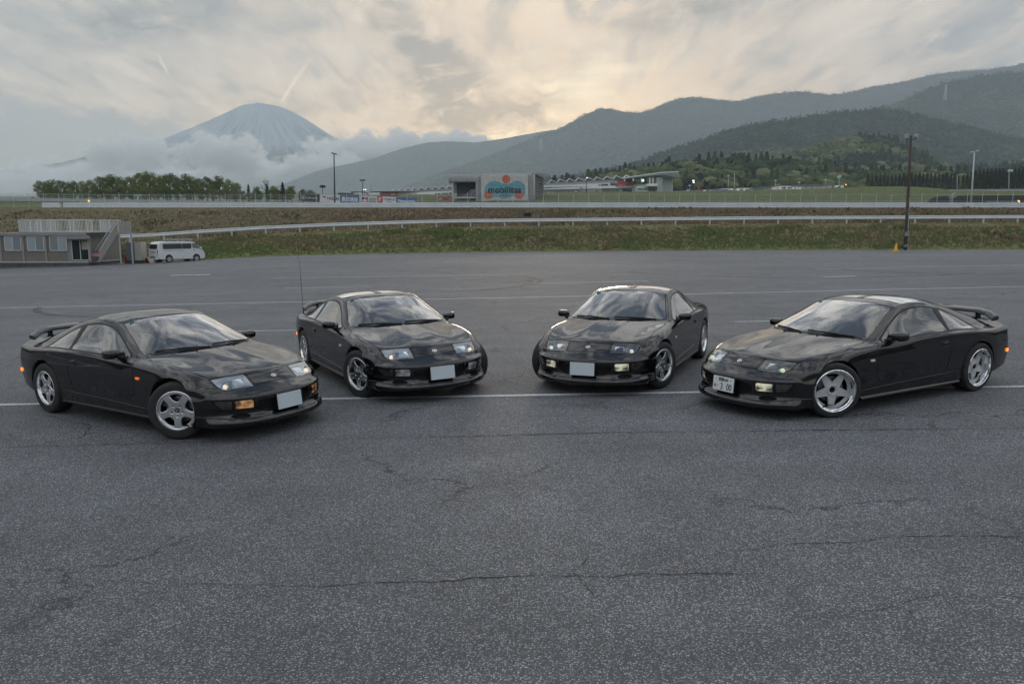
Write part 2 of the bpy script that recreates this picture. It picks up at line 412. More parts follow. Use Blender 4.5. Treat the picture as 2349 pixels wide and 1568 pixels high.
def asphalt_mat():
    m, nt = new_mat('asphalt')
    v = geo_pos(nt)
    vo = N(nt, 'ShaderNodeTexVoronoi', feature='F1', inp={'Vector': v, 'Scale': 92.0})
    cs = N(nt, 'ShaderNodeSeparateColor', inp={0: vo.outputs['Color']})
    st = mth(nt, 'POWER', cs.outputs[0], 1.9)
    core = ramp(nt, vo.outputs['Distance'], [(.25, 1.0), (.62, .0)])
    stone = mth(nt, 'MULTIPLY', st, core)
    fine = noise(nt, v, 210, 3, .6)
    big = noise(nt, v, .13, 6, .62); mid = noise(nt, v, 1.3, 5, .6)
    c = mixc(nt, stone, (.062, .068, .077), (.47, .50, .54))
    c = mixc(nt, ramp(nt, cs.outputs[1], [(.9, 0.0), (.97, .3)]), c, (.26, .22, .18))
    c = mixc(nt, 1.0, c, ramp(nt, fine, [(.3, .70), (.7, 1.3)]), 'MULTIPLY')
    c = mixc(nt, 1.0, c, ramp(nt, big, [(.3, .76), (.7, 1.2)]), 'MULTIPLY')
    c = mixc(nt, 1.0, c, ramp(nt, mid, [(.3, .85), (.7, 1.12)]), 'MULTIPLY')
    # crazed cracks
    wv = N(nt, 'ShaderNodeVectorMath', operation='ADD', inp={0: v, 1: N(nt, 'ShaderNodeVectorMath', operation='SCALE', inp={0: noise(nt, v, 1.1, 6, .7, 0, 1), 'Scale': 1.3}).outputs[0]}).outputs[0]
    ck = N(nt, 'ShaderNodeTexVoronoi', feature='DISTANCE_TO_EDGE', inp={'Vector': wv, 'Scale': .42})
    crack = mth(nt, 'MULTIPLY', ramp(nt, ck.outputs[0], [(.0030, 1.0), (.0115, 0.0)]), ramp(nt, noise(nt, v, .55, 3, .5), [(.45, 0.0), (.58, 1.0)]))
    c = mixc(nt, mth(nt, 'MULTIPLY', crack, .85), c, (.012, .013, .015))
    c = mixc(nt, ramp(nt, noise(nt, v, .8, 5, .65, .4), [(.60, 0.0), (.72, .38)]), c, (.022, .024, .028))
    c = mixc(nt, ramp(nt, noise(nt, geo_pos(nt, (.5, 1, 1)), .35, 5, .6), [(.58, 0.0), (.72, .25)]), c, (.16, .165, .17))
    # long transverse paving seams and faint streaks
    sp = N(nt, 'ShaderNodeSeparateXYZ', inp={0: v})
    streak = noise(nt, geo_pos(nt, (.05, 1.1, 1)), 1.0, 5, .6)
    c = mixc(nt, 1.0, c, ramp(nt, streak, [(.3, .90), (.7, 1.10)]), 'MULTIPLY')
    b = N(nt, 'ShaderNodeBsdfPrincipled', inp={'Base Color': c, 'Roughness': .72, 'Specular IOR Level': .45})
    h = mth(nt, 'ADD', mth(nt, 'MULTIPLY', vo.outputs['Distance'], -.8), mth(nt, 'MULTIPLY', fine, .5))
    bn = N(nt, 'ShaderNodeBump', inp={'Strength': .55, 'Distance': .006, 'Height': h}); nt.links.new(bn.outputs[0], b.inputs['Normal'])
    nt.links.new(b.outputs[0], N(nt, 'ShaderNodeOutputMaterial').inputs[0]); return m
ASPH = asphalt_mat()
xs = sorted(set([-400, -260, -160] + list(np.linspace(-120, 120, 61)) + [160, 260, 400])); ys_ = [-220, -120, -60, -30, -10] + list(np.linspace(0, 71, 48)) + [71.6]
m = MB(); m.grid([[(x, y, lot_z(x, y) if y > -60 else lot_z(x, -60)) for y in ys_] for x in xs])
tag(m.build('asphalt_ground', ASPH, sm=True, fix=False), kind='structure')
def ground_strip(name, pts, w, mat, lift=.004, wob=0.0, seed=0, kind='structure'):
    """flat strip following the lot surface; pts in lot coordinates"""
    rnd = random.Random(seed); P = []
    L = []
    for (a, b) in zip(pts, pts[1:]):
        n = max(2, int(math.hypot(b[0] - a[0], b[1] - a[1]) / (.05 if wob else 1.0)))
        L += [(a[0] + (b[0] - a[0]) * i / n, a[1] + (b[1] - a[1]) * i / n) for i in range(n)]
    L.append(pts[-1]); off = 0
    for i, (x, y) in enumerate(L):
        a = L[max(i - 1, 0)]; b = L[min(i + 1, len(L) - 1)]; d = Vector((b[0] - a[0], b[1] - a[1])).normalized()
        if wob: off = off * .965 + rnd.uniform(-wob, wob) * .55
        jit = rnd.uniform(-.008, .008) if wob else 0
        ww = w * (1.5 if wob else 1) * (max(.2, rnd.uniform(.2, 1.3) * (.25 + .75 * abs(sin(i * .045 + seed) * sin(i * .017)) ** .5 * 1.2)) if wob else 1)
        row = []
        for s in (-1, 1):
            q = LOT @ Vector((x - d.y * (off + jit + s * ww / 2), y + d.x * (off + jit + s * ww / 2), 0)); row.append((q.x, q.y, lot_z(q.x, q.y) + lift))
        P.append(row)
    me = MB().grid(P).mesh(name, False); return tag(link(name, me, mat), kind=kind)
def worn_paint():
    m, nt = new_mat('worn_white_paint')
    v = geo_pos(nt)
    f = mth(nt, 'ADD', noise(nt, v, 70, 3, .7), mth(nt, 'MULTIPLY', noise(nt, v, 3, 4, .6), .35))
    b = N(nt, 'ShaderNodeBsdfPrincipled', inp={'Base Color': (.62, .65, .70, 1), 'Roughness': .6})
    tr = N(nt, 'ShaderNodeBsdfTransparent')
    mx = N(nt, 'ShaderNodeMixShader', inp={0: ramp(nt, f, [(.50, 0.0), (.66, .95)]), 1: tr.outputs[0], 2: b.outputs[0]})
    nt.links.new(mx.outputs[0], N(nt, 'ShaderNodeOutputMaterial').inputs[0]); return m
WORN = worn_paint()
for i, (pts, w) in enumerate([([(-40, 10.4), (-6.75, 10.16), (6.62, 10.0), (40, 9.6)], .10), ([(-6.6, 17.44), (-2.6, 17.34)], .07), ([(4.93, 17.31), (9.5, 17.22)], .08), ([(-60, 24.9), (-15.9, 24.53), (5.6, 24.45), (16.1, 24.7), (60, 25.2)], .10),
        ([(-8.75, 30.57), (-5.4, 30.59)], .10), ([(.88, 30.42), (5.3, 30.49)], .10), ([(12.2, 30.76), (13.5, 30.89)], .22), ([(-11.2, 37.3), (-.5, 36.49)], .10), ([(14, 36.3), (40, 37.2)], .09), ([(-17.94, 41.65), (-15.82, 41.7)], .45)]):
    ground_strip('painted_line', pts, w, WORN, .005)
WELL = pbr('wheel_well', (.008, .008, .008), .9)
CRK = pbr('crack_dark', (.012, .013, .015), .95)  # near-black tone of the pavement cracks
ground_strip('pavement_crack', [(-30, 7.8), (-5.39, 8.03), (-2.2, 8.1), (1.02, 8.11), (5.3, 7.96), (30, 7.9)], .009, CRK, .004, .008, 3)
ground_strip('pavement_crack', [(-6.2, 9.7), (-4.9, 8.9), (-4.7, 8.35), (-5.1, 8.05)], .010, CRK, .004, .03, 4)
ground_strip('pavement_crack', [(-3.2, 4.75), (-2.4, 4.72), (-1.2, 4.62), (-.2, 4.66), (.9, 4.70), (1.5, 4.72)], .006, CRK, .004, .03, 5)
ground_strip('pavement_crack', [(1.1, 4.9), (1.9, 5.1), (2.9, 5.2), (3.9, 5.12), (5.5, 5.2)], .006, CRK, .004, .03, 6)
ground_strip('pavement_crack', [(.5, 4.2), (.3, 4.75), (.45, 4.95)], .005, CRK, .004, .03, 7)
ground_strip('pavement_crack', [(1.6, 4.1), (2.4, 4.3), (3.6, 4.25)], .005, CRK, .004, .03, 8)
for i, y in enumerate((13.9, 21.2, 27.5, 33.5)): ground_strip('pavement_crack', [(-30, y + .3), (0, y), (30, y + .2)], .016, CRK, .004, .012, 20 + i)
def mark_mat():
    m, nt = new_mat('tyre_rubber_mark')
    b = N(nt, 'ShaderNodeBsdfPrincipled', inp={'Base Color': (.02, .02, .022, 1), 'Roughness': .6}); tr = N(nt, 'ShaderNodeBsdfTransparent')
    f = ramp(nt, noise(nt, geo_pos(nt), 4, 5, .7), [(.38, 0.0), (.68, .8)])
    mx = N(nt, 'ShaderNodeMixShader', inp={0: f, 1: tr.outputs[0], 2: b.outputs[0]}); nt.links.new(mx.outputs[0], N(nt, 'ShaderNodeOutputMaterial').inputs[0]); return m
MARK = mark_mat()
for i, (cx, cy, r, a0, a1) in enumerate([(-3.2, 31.5, 4.0, -80, 60), (-3.4, 31.9, 4.6, -60, 45), (-1.6, 33.4, 2.6, -60, 110), (-9, 34, 7.5, 35, 80), (14, 40, 9, 200, 300), (20, 36, 5, 180, 290), (-24, 36, 8, 250, 330), (-10, 26.5, 5, 200, 280)]):
    ground_strip('tyre_mark', [(cx + r * cos(radians(a0 + (a1 - a0) * t / 30)), cy + 1.1 * r * sin(radians(a0 + (a1 - a0) * t / 30))) for t in range(31)], .22, MARK, .007)
# fallen leaf scraps
LEAFM = pbr('dry_leaf', (.14, .07, .04), .8)
for i, (x, y) in enumerate([(2.78, 5.32), (1.03, 4.66), (.80, 4.55), (2.2, 4.15), (1.05, 4.78)]):
    q = LOT @ Vector((x, y, .006)); m = MB(); m.add([(-.02, 0, 0), (0, -.010, .004), (.02, 0, .008), (0, .010, .004)], [(0, 1, 2, 3)])
    o = m.build('fallen_leaf', LEAFM, fix=False); o.location = q; o.rotation_euler = (0, 0, i * 1.3)
    tag(o, ['small brown leaf scrap on the asphalt, the one furthest right', 'tiny red leaf scrap on the asphalt beside a long crack', 'brown leaf scrap lying just below the long centre crack', 'brown leaf scrap nearest the lower right of the asphalt', 'brown leaf scrap just beyond the long centre crack'][i], 'leaf')

def grass_mat(name, stops, sc=1.0, green=(.055, .075, .022)):
    m, nt = new_mat(name)
    v = geo_pos(nt)
    n1 = noise(nt, v, .35 * sc, 6, .65); n2 = noise(nt, v, 4.5, 6, .75); n3 = noise(nt, v, 22, 3, .7)
    c = ramp(nt, n1, stops)
    c = mixc(nt, 1.0, c, ramp(nt, n2, [(.28, .45), (.5, .95), (.75, 1.65)]), 'MULTIPLY')
    c = mixc(nt, 1.0, c, ramp(nt, n3, [(.3, .6), (.7, 1.4)]), 'MULTIPLY')
    b = N(nt, 'ShaderNodeBsdfPrincipled', inp={'Base Color': c, 'Roughness': .95, 'Specular IOR Level': .1})
    bn = N(nt, 'ShaderNodeBump', inp={'Strength': .8, 'Distance': .12, 'Height': n2}); nt.links.new(bn.outputs[0], b.inputs['Normal'])
    nt.links.new(b.outputs[0], N(nt, 'ShaderNodeOutputMaterial').inputs[0]); return m
def bank_mat():
    m, nt = new_mat('bank_grass')
    v = geo_pos(nt); sp = N(nt, 'ShaderNodeSeparateXYZ', inp={0: v}); X, Yc, Z = sp.outputs
    n1 = noise(nt, v, .22, 6, .68); n2 = noise(nt, v, 3.2, 7, .78); n3 = noise(nt, geo_pos(nt, (1, .6, 2)), 16, 4, .7); n4 = noise(nt, v, .9, 5, .7)
    green, dkg, brown, straw, dkb = (.125, .155, .055), (.05, .07, .03), (.135, .100, .062), (.24, .195, .110), (.070, .054, .042)
    low = mixc(nt, ramp(nt, n4, [(.38, 0.0), (.62, 1.0)]), green, straw)
    low = mixc(nt, ramp(nt, n1, [(.40, 0.0), (.66, .8)]), low, brown)
    foot = ramp(nt, mth(nt, 'SUBTRACT', Z, mth(nt, 'MULTIPLY', mth(nt, 'SUBTRACT', n1, .5), 2.5)), [(.15, 1.0), (.8, 0.0)])
    low = mixc(nt, mth(nt, 'MULTIPLY', foot, .8), low, green)
    high = mixc(nt, ramp(nt, n4, [(.36, 0.0), (.64, 1.0)]), brown, dkb)
    high = mixc(nt, ramp(nt, n1, [(.52, 0.0), (.7, .7)]), high, straw)
    lefty = ramp(nt, mth(nt, 'DIVIDE', mth(nt, 'ADD', X, 60.0), 60.0), [(.1, .75), (.9, .0)])
    high = mixc(nt, lefty, high, mixc(nt, n4, (.125, .13, .06), (.19, .16, .10)))
    t = ramp(nt, mth(nt, 'DIVIDE', mth(nt, 'SUBTRACT', Yc, 70.0), 50.0), [(.20, 0.0), (.34, 1.0)])
    c = mixc(nt, t, low, high)
    far = ramp(nt, mth(nt, 'DIVIDE', Yc, 200.0), [(.53, 0.0), (.58, 1.0)])
    c = mixc(nt, far, c, mixc(nt, ramp(nt, n4, [(.35, 0.0), (.65, 1.0)]), (.085, .125, .050), (.14, .145, .07)))
    c = mixc(nt, 1.0, c, ramp(nt, n2, [(.28, .50), (.5, .95), (.75, 1.6)]), 'MULTIPLY')
    c = mixc(nt, 1.0, c, ramp(nt, noise(nt, v, 1.5, 5, .75), [(.35, .62), (.65, 1.4)]), 'MULTIPLY')
    c = mixc(nt, 1.0, c, ramp(nt, n3, [(.3, .55), (.7, 1.5)]), 'MULTIPLY')
    b = N(nt, 'ShaderNodeBsdfPrincipled', inp={'Base Color': c, 'Roughness': .95, 'Specular IOR Level': .1})
    bn = N(nt, 'ShaderNodeBump', inp={'Strength': .9, 'Distance': .15, 'Height': n2}); nt.links.new(bn.outputs[0], b.inputs['Normal'])
    nt.links.new(b.outputs[0], N(nt, 'ShaderNodeOutputMaterial').inputs[0]); return m
BANK = bank_mat()
from mathutils import noise as mn
def gamp(Y): return .10 * smooth(71.5, 73, Y) * (1 - .85 * smooth(76.5, 79, Y) * (1 - smooth(82, 86, Y))) * (1 - .9 * smooth(100, 105, Y)) if Y < 110 else .25
def bump_z(x, y, s, a): return mn.fractal(Vector((x * s, y * s, 3.3)), 1.0, 2.0, 4) * a
Ys = [71.0, 71.5, 72, 72.7, 73.5, 74.4, 75.3, 76.3, 77.2, 78, 79, 79.5, 80, 80.5, 81.5, 83, 85, 86, 87, 88.5, 90, 92, 94, 96, 98, 100, 102, 104, 106, 108, 111, 114, 117, 120, 124, 128, 132, 137, 142, 148, 155, 165, 180, 200, 230, 270, 320, 400, 500, 700, 1000, 1500, 2200, 3500, 5100]
Us = list(range(-1500, 3900, 9))
P = []
for u in Us:
    row = []
    for Y in Ys:
        x = (u - CXD) / FD * Y
        a = gamp(Y) if Y > 72 else 0
        row.append((x, Y, ter(x, Y) + (bump_z(x, Y, .35, a) if Y < 300 else 0)))
    P.append(row)
m = MB(); m.grid(P); land = m.build('grass_ground', BANK, sm=True, fix=False); tag(land, kind='structure')
# land to the sides of and behind the viewer
m = MB(); P = []
for i in range(97):
    a = radians(52 + 256 * i / 96); row = []
    for r, zz in ((130, -2.2), (170, -1.5), (260, 4), (340, 20), (430, 38), (560, 46), (900, 70), (1600, 140)):
        h = zz + (0 if r < 200 else bump_z(r * sin(a) , r * cos(a), .006, zz * .55) + bump_z(r * sin(a), r * cos(a), .06, 5))
        row.append((r * sin(a), r * cos(a), h))
    P.append(row)
m.grid(P); tag(m.build('hills', grass_mat('rear_hills', [(.3, (.02, .032, .014)), (.7, (.05, .065, .028))], .1), sm=True, fix=False), kind='structure')
# grass tufts over the banks
def tufts(name, n, y0, y1, u0, u1, h0, h1, cols, seed, gname):
    rnd = random.Random(seed); m = MB()
    for i in range(n):
        Y = y0 + (y1 - y0) * rnd.random(); u = u0 + (u1 - u0) * rnd.random(); x = (u - CXD) / FD * Y
        if Y < 72.2 and rnd.random() < .5: continue
        z = ter(x, Y) + bump_z(x, Y, .35, gamp(Y)); h = rnd.uniform(h0, h1) * (.35 if Y > 77.5 and Y < 82 or Y > 102 else 1) * (1.6 if mn.noise(Vector((x * .25, Y * .25, 1))) > .25 else .8); w = h * rnd.uniform(.35, .8)
        mi = rnd.randrange(len(cols)); k = mn.noise(Vector((x * .12, Y * .2, 5)))
        if k > .12: mi = 0
        a = rnd.uniform(0, pi); dx, dy = cos(a) * w, sin(a) * w * .6; l = rnd.uniform(-.4, .4) * h
        m.add([(x - dx, Y - dy, z - .03), (x + dx, Y + dy, z - .03), (x + dx * .7 + l, Y + dy, z + h * .8), (x + l * 1.2, Y, z + h), (x - dx * .8 + l, Y - dy, z + h * .65)], [(0, 1, 2, 3, 4)], mi)
    o = m.build(name, cols, fix=False); tag(o, kind='stuff'); return o
gc = [pbr('tuft_green', (.12, .15, .052), .9), pbr('tuft_olive', (.165, .160, .072), .9), pbr('tuft_straw', (.29, .24, .14), .9), pbr('tuft_brown', (.16, .12, .078), .9), pbr('tuft_dark', (.06, .078, .03), .9)]
tufts('grass', 26000, 71.3, 79.6, 180, 2420, .10, .30, [gc[0], gc[1], gc[2], gc[0], gc[3], gc[1]], 1, '')
tufts('dry_grass', 22000, 84, 106, -60, 2420, .08, .24, [gc[3], gc[3], gc[2], gc[1], gc[4]], 2, '')

# ================================================================== RAILS, FENCES, POLES
GALV = pbr('galvanised_rail', (.70, .76, .81), .4, metal=.0, var=.10, vscale=.8)
GALVP = pbr('galvanised_post', (.50, .56, .60), .5, metal=.1, var=.1, vscale=3)
WBEAM = [(-.02, 0), (-.055, .025), (-.06, .07), (-.03, .10), (.0, .13), (.0, .18), (-.03, .21), (-.06, .24), (-.055, .285), (-.02, .31)]
def wbeam(path, z0):
    m = MB(); P = []
    for p in path: P.append([(p[0], p[1] + a, p[2] + z0 + b) for a, b in WBEAM])
    m.grid(P); 
    P2 = [[(p[0], p[1] + .012 + a * .9, p[2] + z0 + b) for a, b in WBEAM] for p in path]; m.grid(P2)
    return m
root = empty('guardrail', (0, 80, 3), 0, 'lower white steel guardrail along the top of the green bank', 'guardrail')
def rootpt(root, p): return Vector(p) - root.location
posts = [(u, 80.0) for u in np.arange(-230, 2700, 77.6)]
post_me = MB().bar((0, .06, -.5), (0, .06, .74), .13, .13, up=(0, 1, 0)).mesh('rail_post')
for u, Y in posts:
    x = (u - 9 - CXD) / FD * Y
    if u < 270: continue
    o = link('rail_post', post_me, GALVP, root); o.location = rootpt(root, (x, Y, ter(x, Y)))
path = []
for u in range(281, 2700, 26):
    x = (u - CXD) / FD * 80; path.append(rootpt(root, (x, 80 - .02, ter(x, 80))))
for i in range(0, len(path) - 1, 6): wbeam(path[i:i + 7], .44).build('rail_beam', GALV, root, True, fix=False)
# upper rail with double beam, and the catch fence above it
root2 = empty('guardrail', (0, 107, 4.7), 0, 'upper white double guardrail at the foot of the tall wire fence', 'guardrail')
post_me2 = MB().bar((0, .08, -.3), (0, .08, .62), .16, .14, up=(0, 1, 0)).mesh('upper_rail_post')
for u in np.arange(-40, 2480, 32.2):
    if u < 120: continue
    x = (u - CXD) / FD * 107; o = link('rail_post', post_me2, GALVP, root2); o.location = rootpt(root2, (x, 107, ter(x, 107)))
for s in range(10):
    pth = []
    for u in range(max(112, -100 + s * 260), -100 + s * 260 + 261, 20):
        x = (u - CXD) / FD * 107; pth.append(rootpt(root2, (x, 107 - .02, ter(x, 107))))
    if len(pth) < 2: continue
    wbeam(pth, .04).build('rail_beam', GALV, root2, True, fix=False)
    wbeam(pth, .37).build('rail_beam', GALV, root2, True, fix=False)
# long low white wall of the track on the left
CONC = pbr('pale_concrete', (.42, .45, .47), .7, var=.15, vscale=.6)
root3 = empty('wire_fence', (0, 110, 4.8), 0, 'tall wire fence of thin grey posts above the upper guardrail', 'fence')
fp = MB().tube([(0, 0, -.3), (0, 0, 1.92)], .030, 6).tube([(0, 0, 1.92), (0, -.12, 2.06)], .022, 6).mesh('fence_post')
n_f = 0
for u in np.arange(14, 2400, 34.2):
    x = (u - CXD) / FD * 110; o = link('fence_post', fp, GALVP, root3); o.location = rootpt(root3, (x, 110, ter(x, 110)))
for h in (1.85, .95, .35):
    m = MB(); m.tube([rootpt(root3, ((u - CXD) / FD * 110, 110, ter((u - CXD) / FD * 110, 110) + h)) for u in range(-40, 2440, 60)], .011, 4); m.build('fence_wire', GALVP, root3)
def meshfence():
    m, nt = new_mat('chain_link')
    v = geo_pos(nt)
    b = N(nt, 'ShaderNodeBsdfPrincipled', inp={'Base Color': (.25, .27, .28, 1), 'Roughness': .6, 'Metallic': .4}); tr = N(nt, 'ShaderNodeBsdfTransparent')
    w1 = N(nt, 'ShaderNodeTexWave', bands_direction='DIAGONAL', inp={'Vector': geo_pos(nt, (1, 0, 1)), 'Scale': 5.0}); w2 = N(nt, 'ShaderNodeTexWave', bands_direction='DIAGONAL', inp={'Vector': geo_pos(nt, (-1, 0, 1)), 'Scale': 5.0})
    f = mth(nt, 'MAXIMUM', ramp(nt, w1.outputs[0], [(.93, 0.0), (.97, .6)]), ramp(nt, w2.outputs[0], [(.93, 0.0), (.97, .6)]))
    mx = N(nt, 'ShaderNodeMixShader', inp={0: f, 1: tr.outputs[0], 2: b.outputs[0]}); nt.links.new(mx.outputs[0], N(nt, 'ShaderNodeOutputMaterial').inputs[0]); return m
CHAIN = meshfence()
m = MB(); m.grid([[rootpt(root3, ((u - CXD) / FD * 110, 110.01, ter((u - CXD) / FD * 110, 110) + h)) for h in (.3, 1.9)] for u in range(-40, 2440, 60)]); m.build('fence_netting', CHAIN, root3, fix=False)
# track wall at the far left, and its own fence
m = MB(); P = []
for u, yb in [(-300, 458), (0, 460.5), (200, 463.5), (400, 467), (560, 471), (700, 474)]:
    a = at(u, yb, 150); P.append([a, a + Vector((0, 0, .62)), a + Vector((0, .3, .62)), a + Vector((0, .3, -.5))])
m.grid(P); tag(m.build('track_wall', CONC, fix=False), 'long low white concrete wall behind the fence at far left', 'wall')
r4 = empty('wire_fence', at(100, 458, 152), 0, 'grey mesh fence on the low white wall at far left', 'fence')
q = MB().tube([(0, 0, -.6), (0, 0, 1.5)], .035, 6).mesh('fence_post')
for i, u in enumerate(range(-20, 900, 42)):
    a = at(u, lerp_tab([(-300, 458), (0, 460.5), (400, 467), (700, 471), (900, 472)], u), 152); o = link('fence_post', q, GALVP, r4); o.location = a - r4.location
for h in (1.45, .9):
    m = MB(); m.tube([at(u, lerp_tab([(-300, 458), (0, 460.5), (400, 467), (700, 471), (900, 472)], u), 152) - r4.location + Vector((0, 0, h)) for u in range(-20, 900, 42)], .014, 4); m.build('fence_wire', GALVP, r4)
# right-hand distant road wall and dark bank
m = MB(); P = []
for u, yb in [(2166, 440), (2230, 439.2), (2349, 438.5), (2700, 437)]:
    a = at(u, yb, 190); P.append([a - Vector((0, 0, .6)), a + Vector((0, 0, .5)), a + Vector((0, .4, .5))])
m.grid(P); tag(m.build('track_wall', CONC, fix=False), 'white track wall beyond the mound at the far right', 'wall')
DKNET = pbr('dark_netting', (.035, .034, .036), .9, var=.3, vscale=2)
m = MB(); P = []
for u, yt in [(2130, 460), (2145, 452), (2180, 449), (2349, 448), (2600, 447)]:
    P.append([at(u, 478, 119), at(u, yt, 119), at(u, yt, 119) + Vector((0, .2, 0))])
m.grid(P); tag(m.build('netting_screen', DKNET, fix=False), 'dark low netting screen behind the fence at the far right', 'screen')
m = MB(); a = at(2265, 463, 117); b = at(2335, 463, 117); m.bar(a, b, .35, .25); tag(m.build('equipment_bench', pbr('teal_cover', (.10, .20, .25), .5)), 'low blue-green bench in front of the dark netting', 'bench')
# far hilltop fence row
r5 = empty('wire_fence', at(1900, 436, 175), 0, 'distant wire fence along the crest of the green mound', 'fence')
q = MB().tube([(0, 0, -.3), (0, 0, 1.6)], .05, 5).mesh('fence_post')
for u in range(1560, 2400, 16):
    a = at(u, lerp_tab(CREST, u) + 1.5, 178); o = link('fence_post', q, pbr('far_post', (.16, .17, .17), .7), r5); o.location = a - r5.location
# drain box in the brown slope
m = MB(); a = at(1210, 493, 94); m.box(a, (.95, .7, .5)); m.box(a + Vector((0, -.38, .05)), (.70, .1, .30), mi=1); o = m.build('drain_box', [pbr('dark_concrete', (.07, .07, .075), .8), WELL]); tag(o, 'dark concrete drain box set in the brown slope', 'drain')
# ================================================================== CARS
# ---- materials
def glass_mat(name, tint, refl_boost=1.0, rough=0.0):
    """thin automotive glass: Fresnel reflection over tinted see-through"""
    if name in MATS: return MATS[name]
    m, nt = new_mat(name)
    tr = N(nt, 'ShaderNodeBsdfTransparent', inp={'Color': (*tint, 1)})
    gl = N(nt, 'ShaderNodeBsdfGlossy', inp={'Color': (1, 1, 1, 1), 'Roughness': rough})
    fr = N(nt, 'ShaderNodeFresnel', inp={'IOR': 1.52})
    f = mth(nt, 'MULTIPLY', fr.outputs[0], 1.9 * refl_boost, clamp=True)
    mx = N(nt, 'ShaderNodeMixShader', inp={0: f, 1: tr.outputs[0], 2: gl.outputs[0]})
    o = N(nt, 'ShaderNodeOutputMaterial'); nt.links.new(mx.outputs[0], o.inputs[0])
    MATS[name] = m
    return m
def paint_mat():
    m, nt = new_mat('black_paint')
    v = coords(nt, 'Object')
    fl = noise(nt, v, 900, 2, .5)
    dirt = noise(nt, v, 2.2, 5, .62)
    col = mixc(nt, ramp(nt, fl, [(.45, 0.0), (.75, 1.0)]), (.0020, .0018, .003), (.006, .0052, .008))
    b = N(nt, 'ShaderNodeBsdfPrincipled', inp={'Base Color': col, 'Roughness': .35, 'Specular IOR Level': 0.0, 'Coat Weight': 1.0, 'Coat IOR': 1.68})
    nt.links.new(ramp(nt, dirt, [(.3, .0), (.8, .015)]), b.inputs['Coat Roughness'])
    o = N(nt, 'ShaderNodeOutputMaterial'); nt.links.new(b.outputs[0], o.inputs[0])
    return m
PAINT = paint_mat()
TRIM = pbr('black_trim', (.009, .009, .010), .4, spec=.3)
SATIN = pbr('satin_black', (.02, .02, .021), .3, coat=.4)
RUBBER = pbr('seam_rubber', (.006, .006, .006), .7)
WELL = pbr('wheel_well', (.008, .008, .008), .9)
WSGLASS = glass_mat('windscreen_glass', (.55, .68, .64), 1.35)
SIDEGLASS = glass_mat('side_glass', (.50, .58, .57), 1.15)
TOPGLASS = glass_mat('roof_glass', (.10, .11, .12), 1.9)
LENS = glass_mat('clear_lens', (.9, .93, .95), 1.2)
CHROME = pbr('lamp_reflector', (.75, .78, .82), .12, metal=1.0)
BUCKET = pbr('lamp_housing', (.55, .6, .65), .3, metal=.85)
DARKBUCKET = pbr('dark_lamp_housing', (.05, .055, .06), .3, metal=.3)

def tire_mat():
    m, nt = new_mat('tyre_rubber')
    v = coords(nt, 'Object')
    d = noise(nt, v, 14, 5, .6)
    c = ramp(nt, d, [(.3, (.012, .012, .013)), (.8, (.035, .034, .034))])
    b = N(nt, 'ShaderNodeBsdfPrincipled', inp={'Base Color': c, 'Roughness': .75})
    o = N(nt, 'ShaderNodeOutputMaterial'); nt.links.new(b.outputs[0], o.inputs[0])
    return m
TYRE = tire_mat()
ALLOY = pbr('polished_alloy', (.85, .87, .89), .2, metal=1.0, var=.12, vscale=9)
ALLOY2 = pbr('silver_wheel_paint', (.56, .59, .62), .35, metal=.1, var=.1, vscale=12)
POLISH = pbr('polished_wheel_lip', (.86, .88, .9), .08, metal=1.0)
DISC = pbr('brake_disc', (.18, .17, .17), .35, metal=1.0)

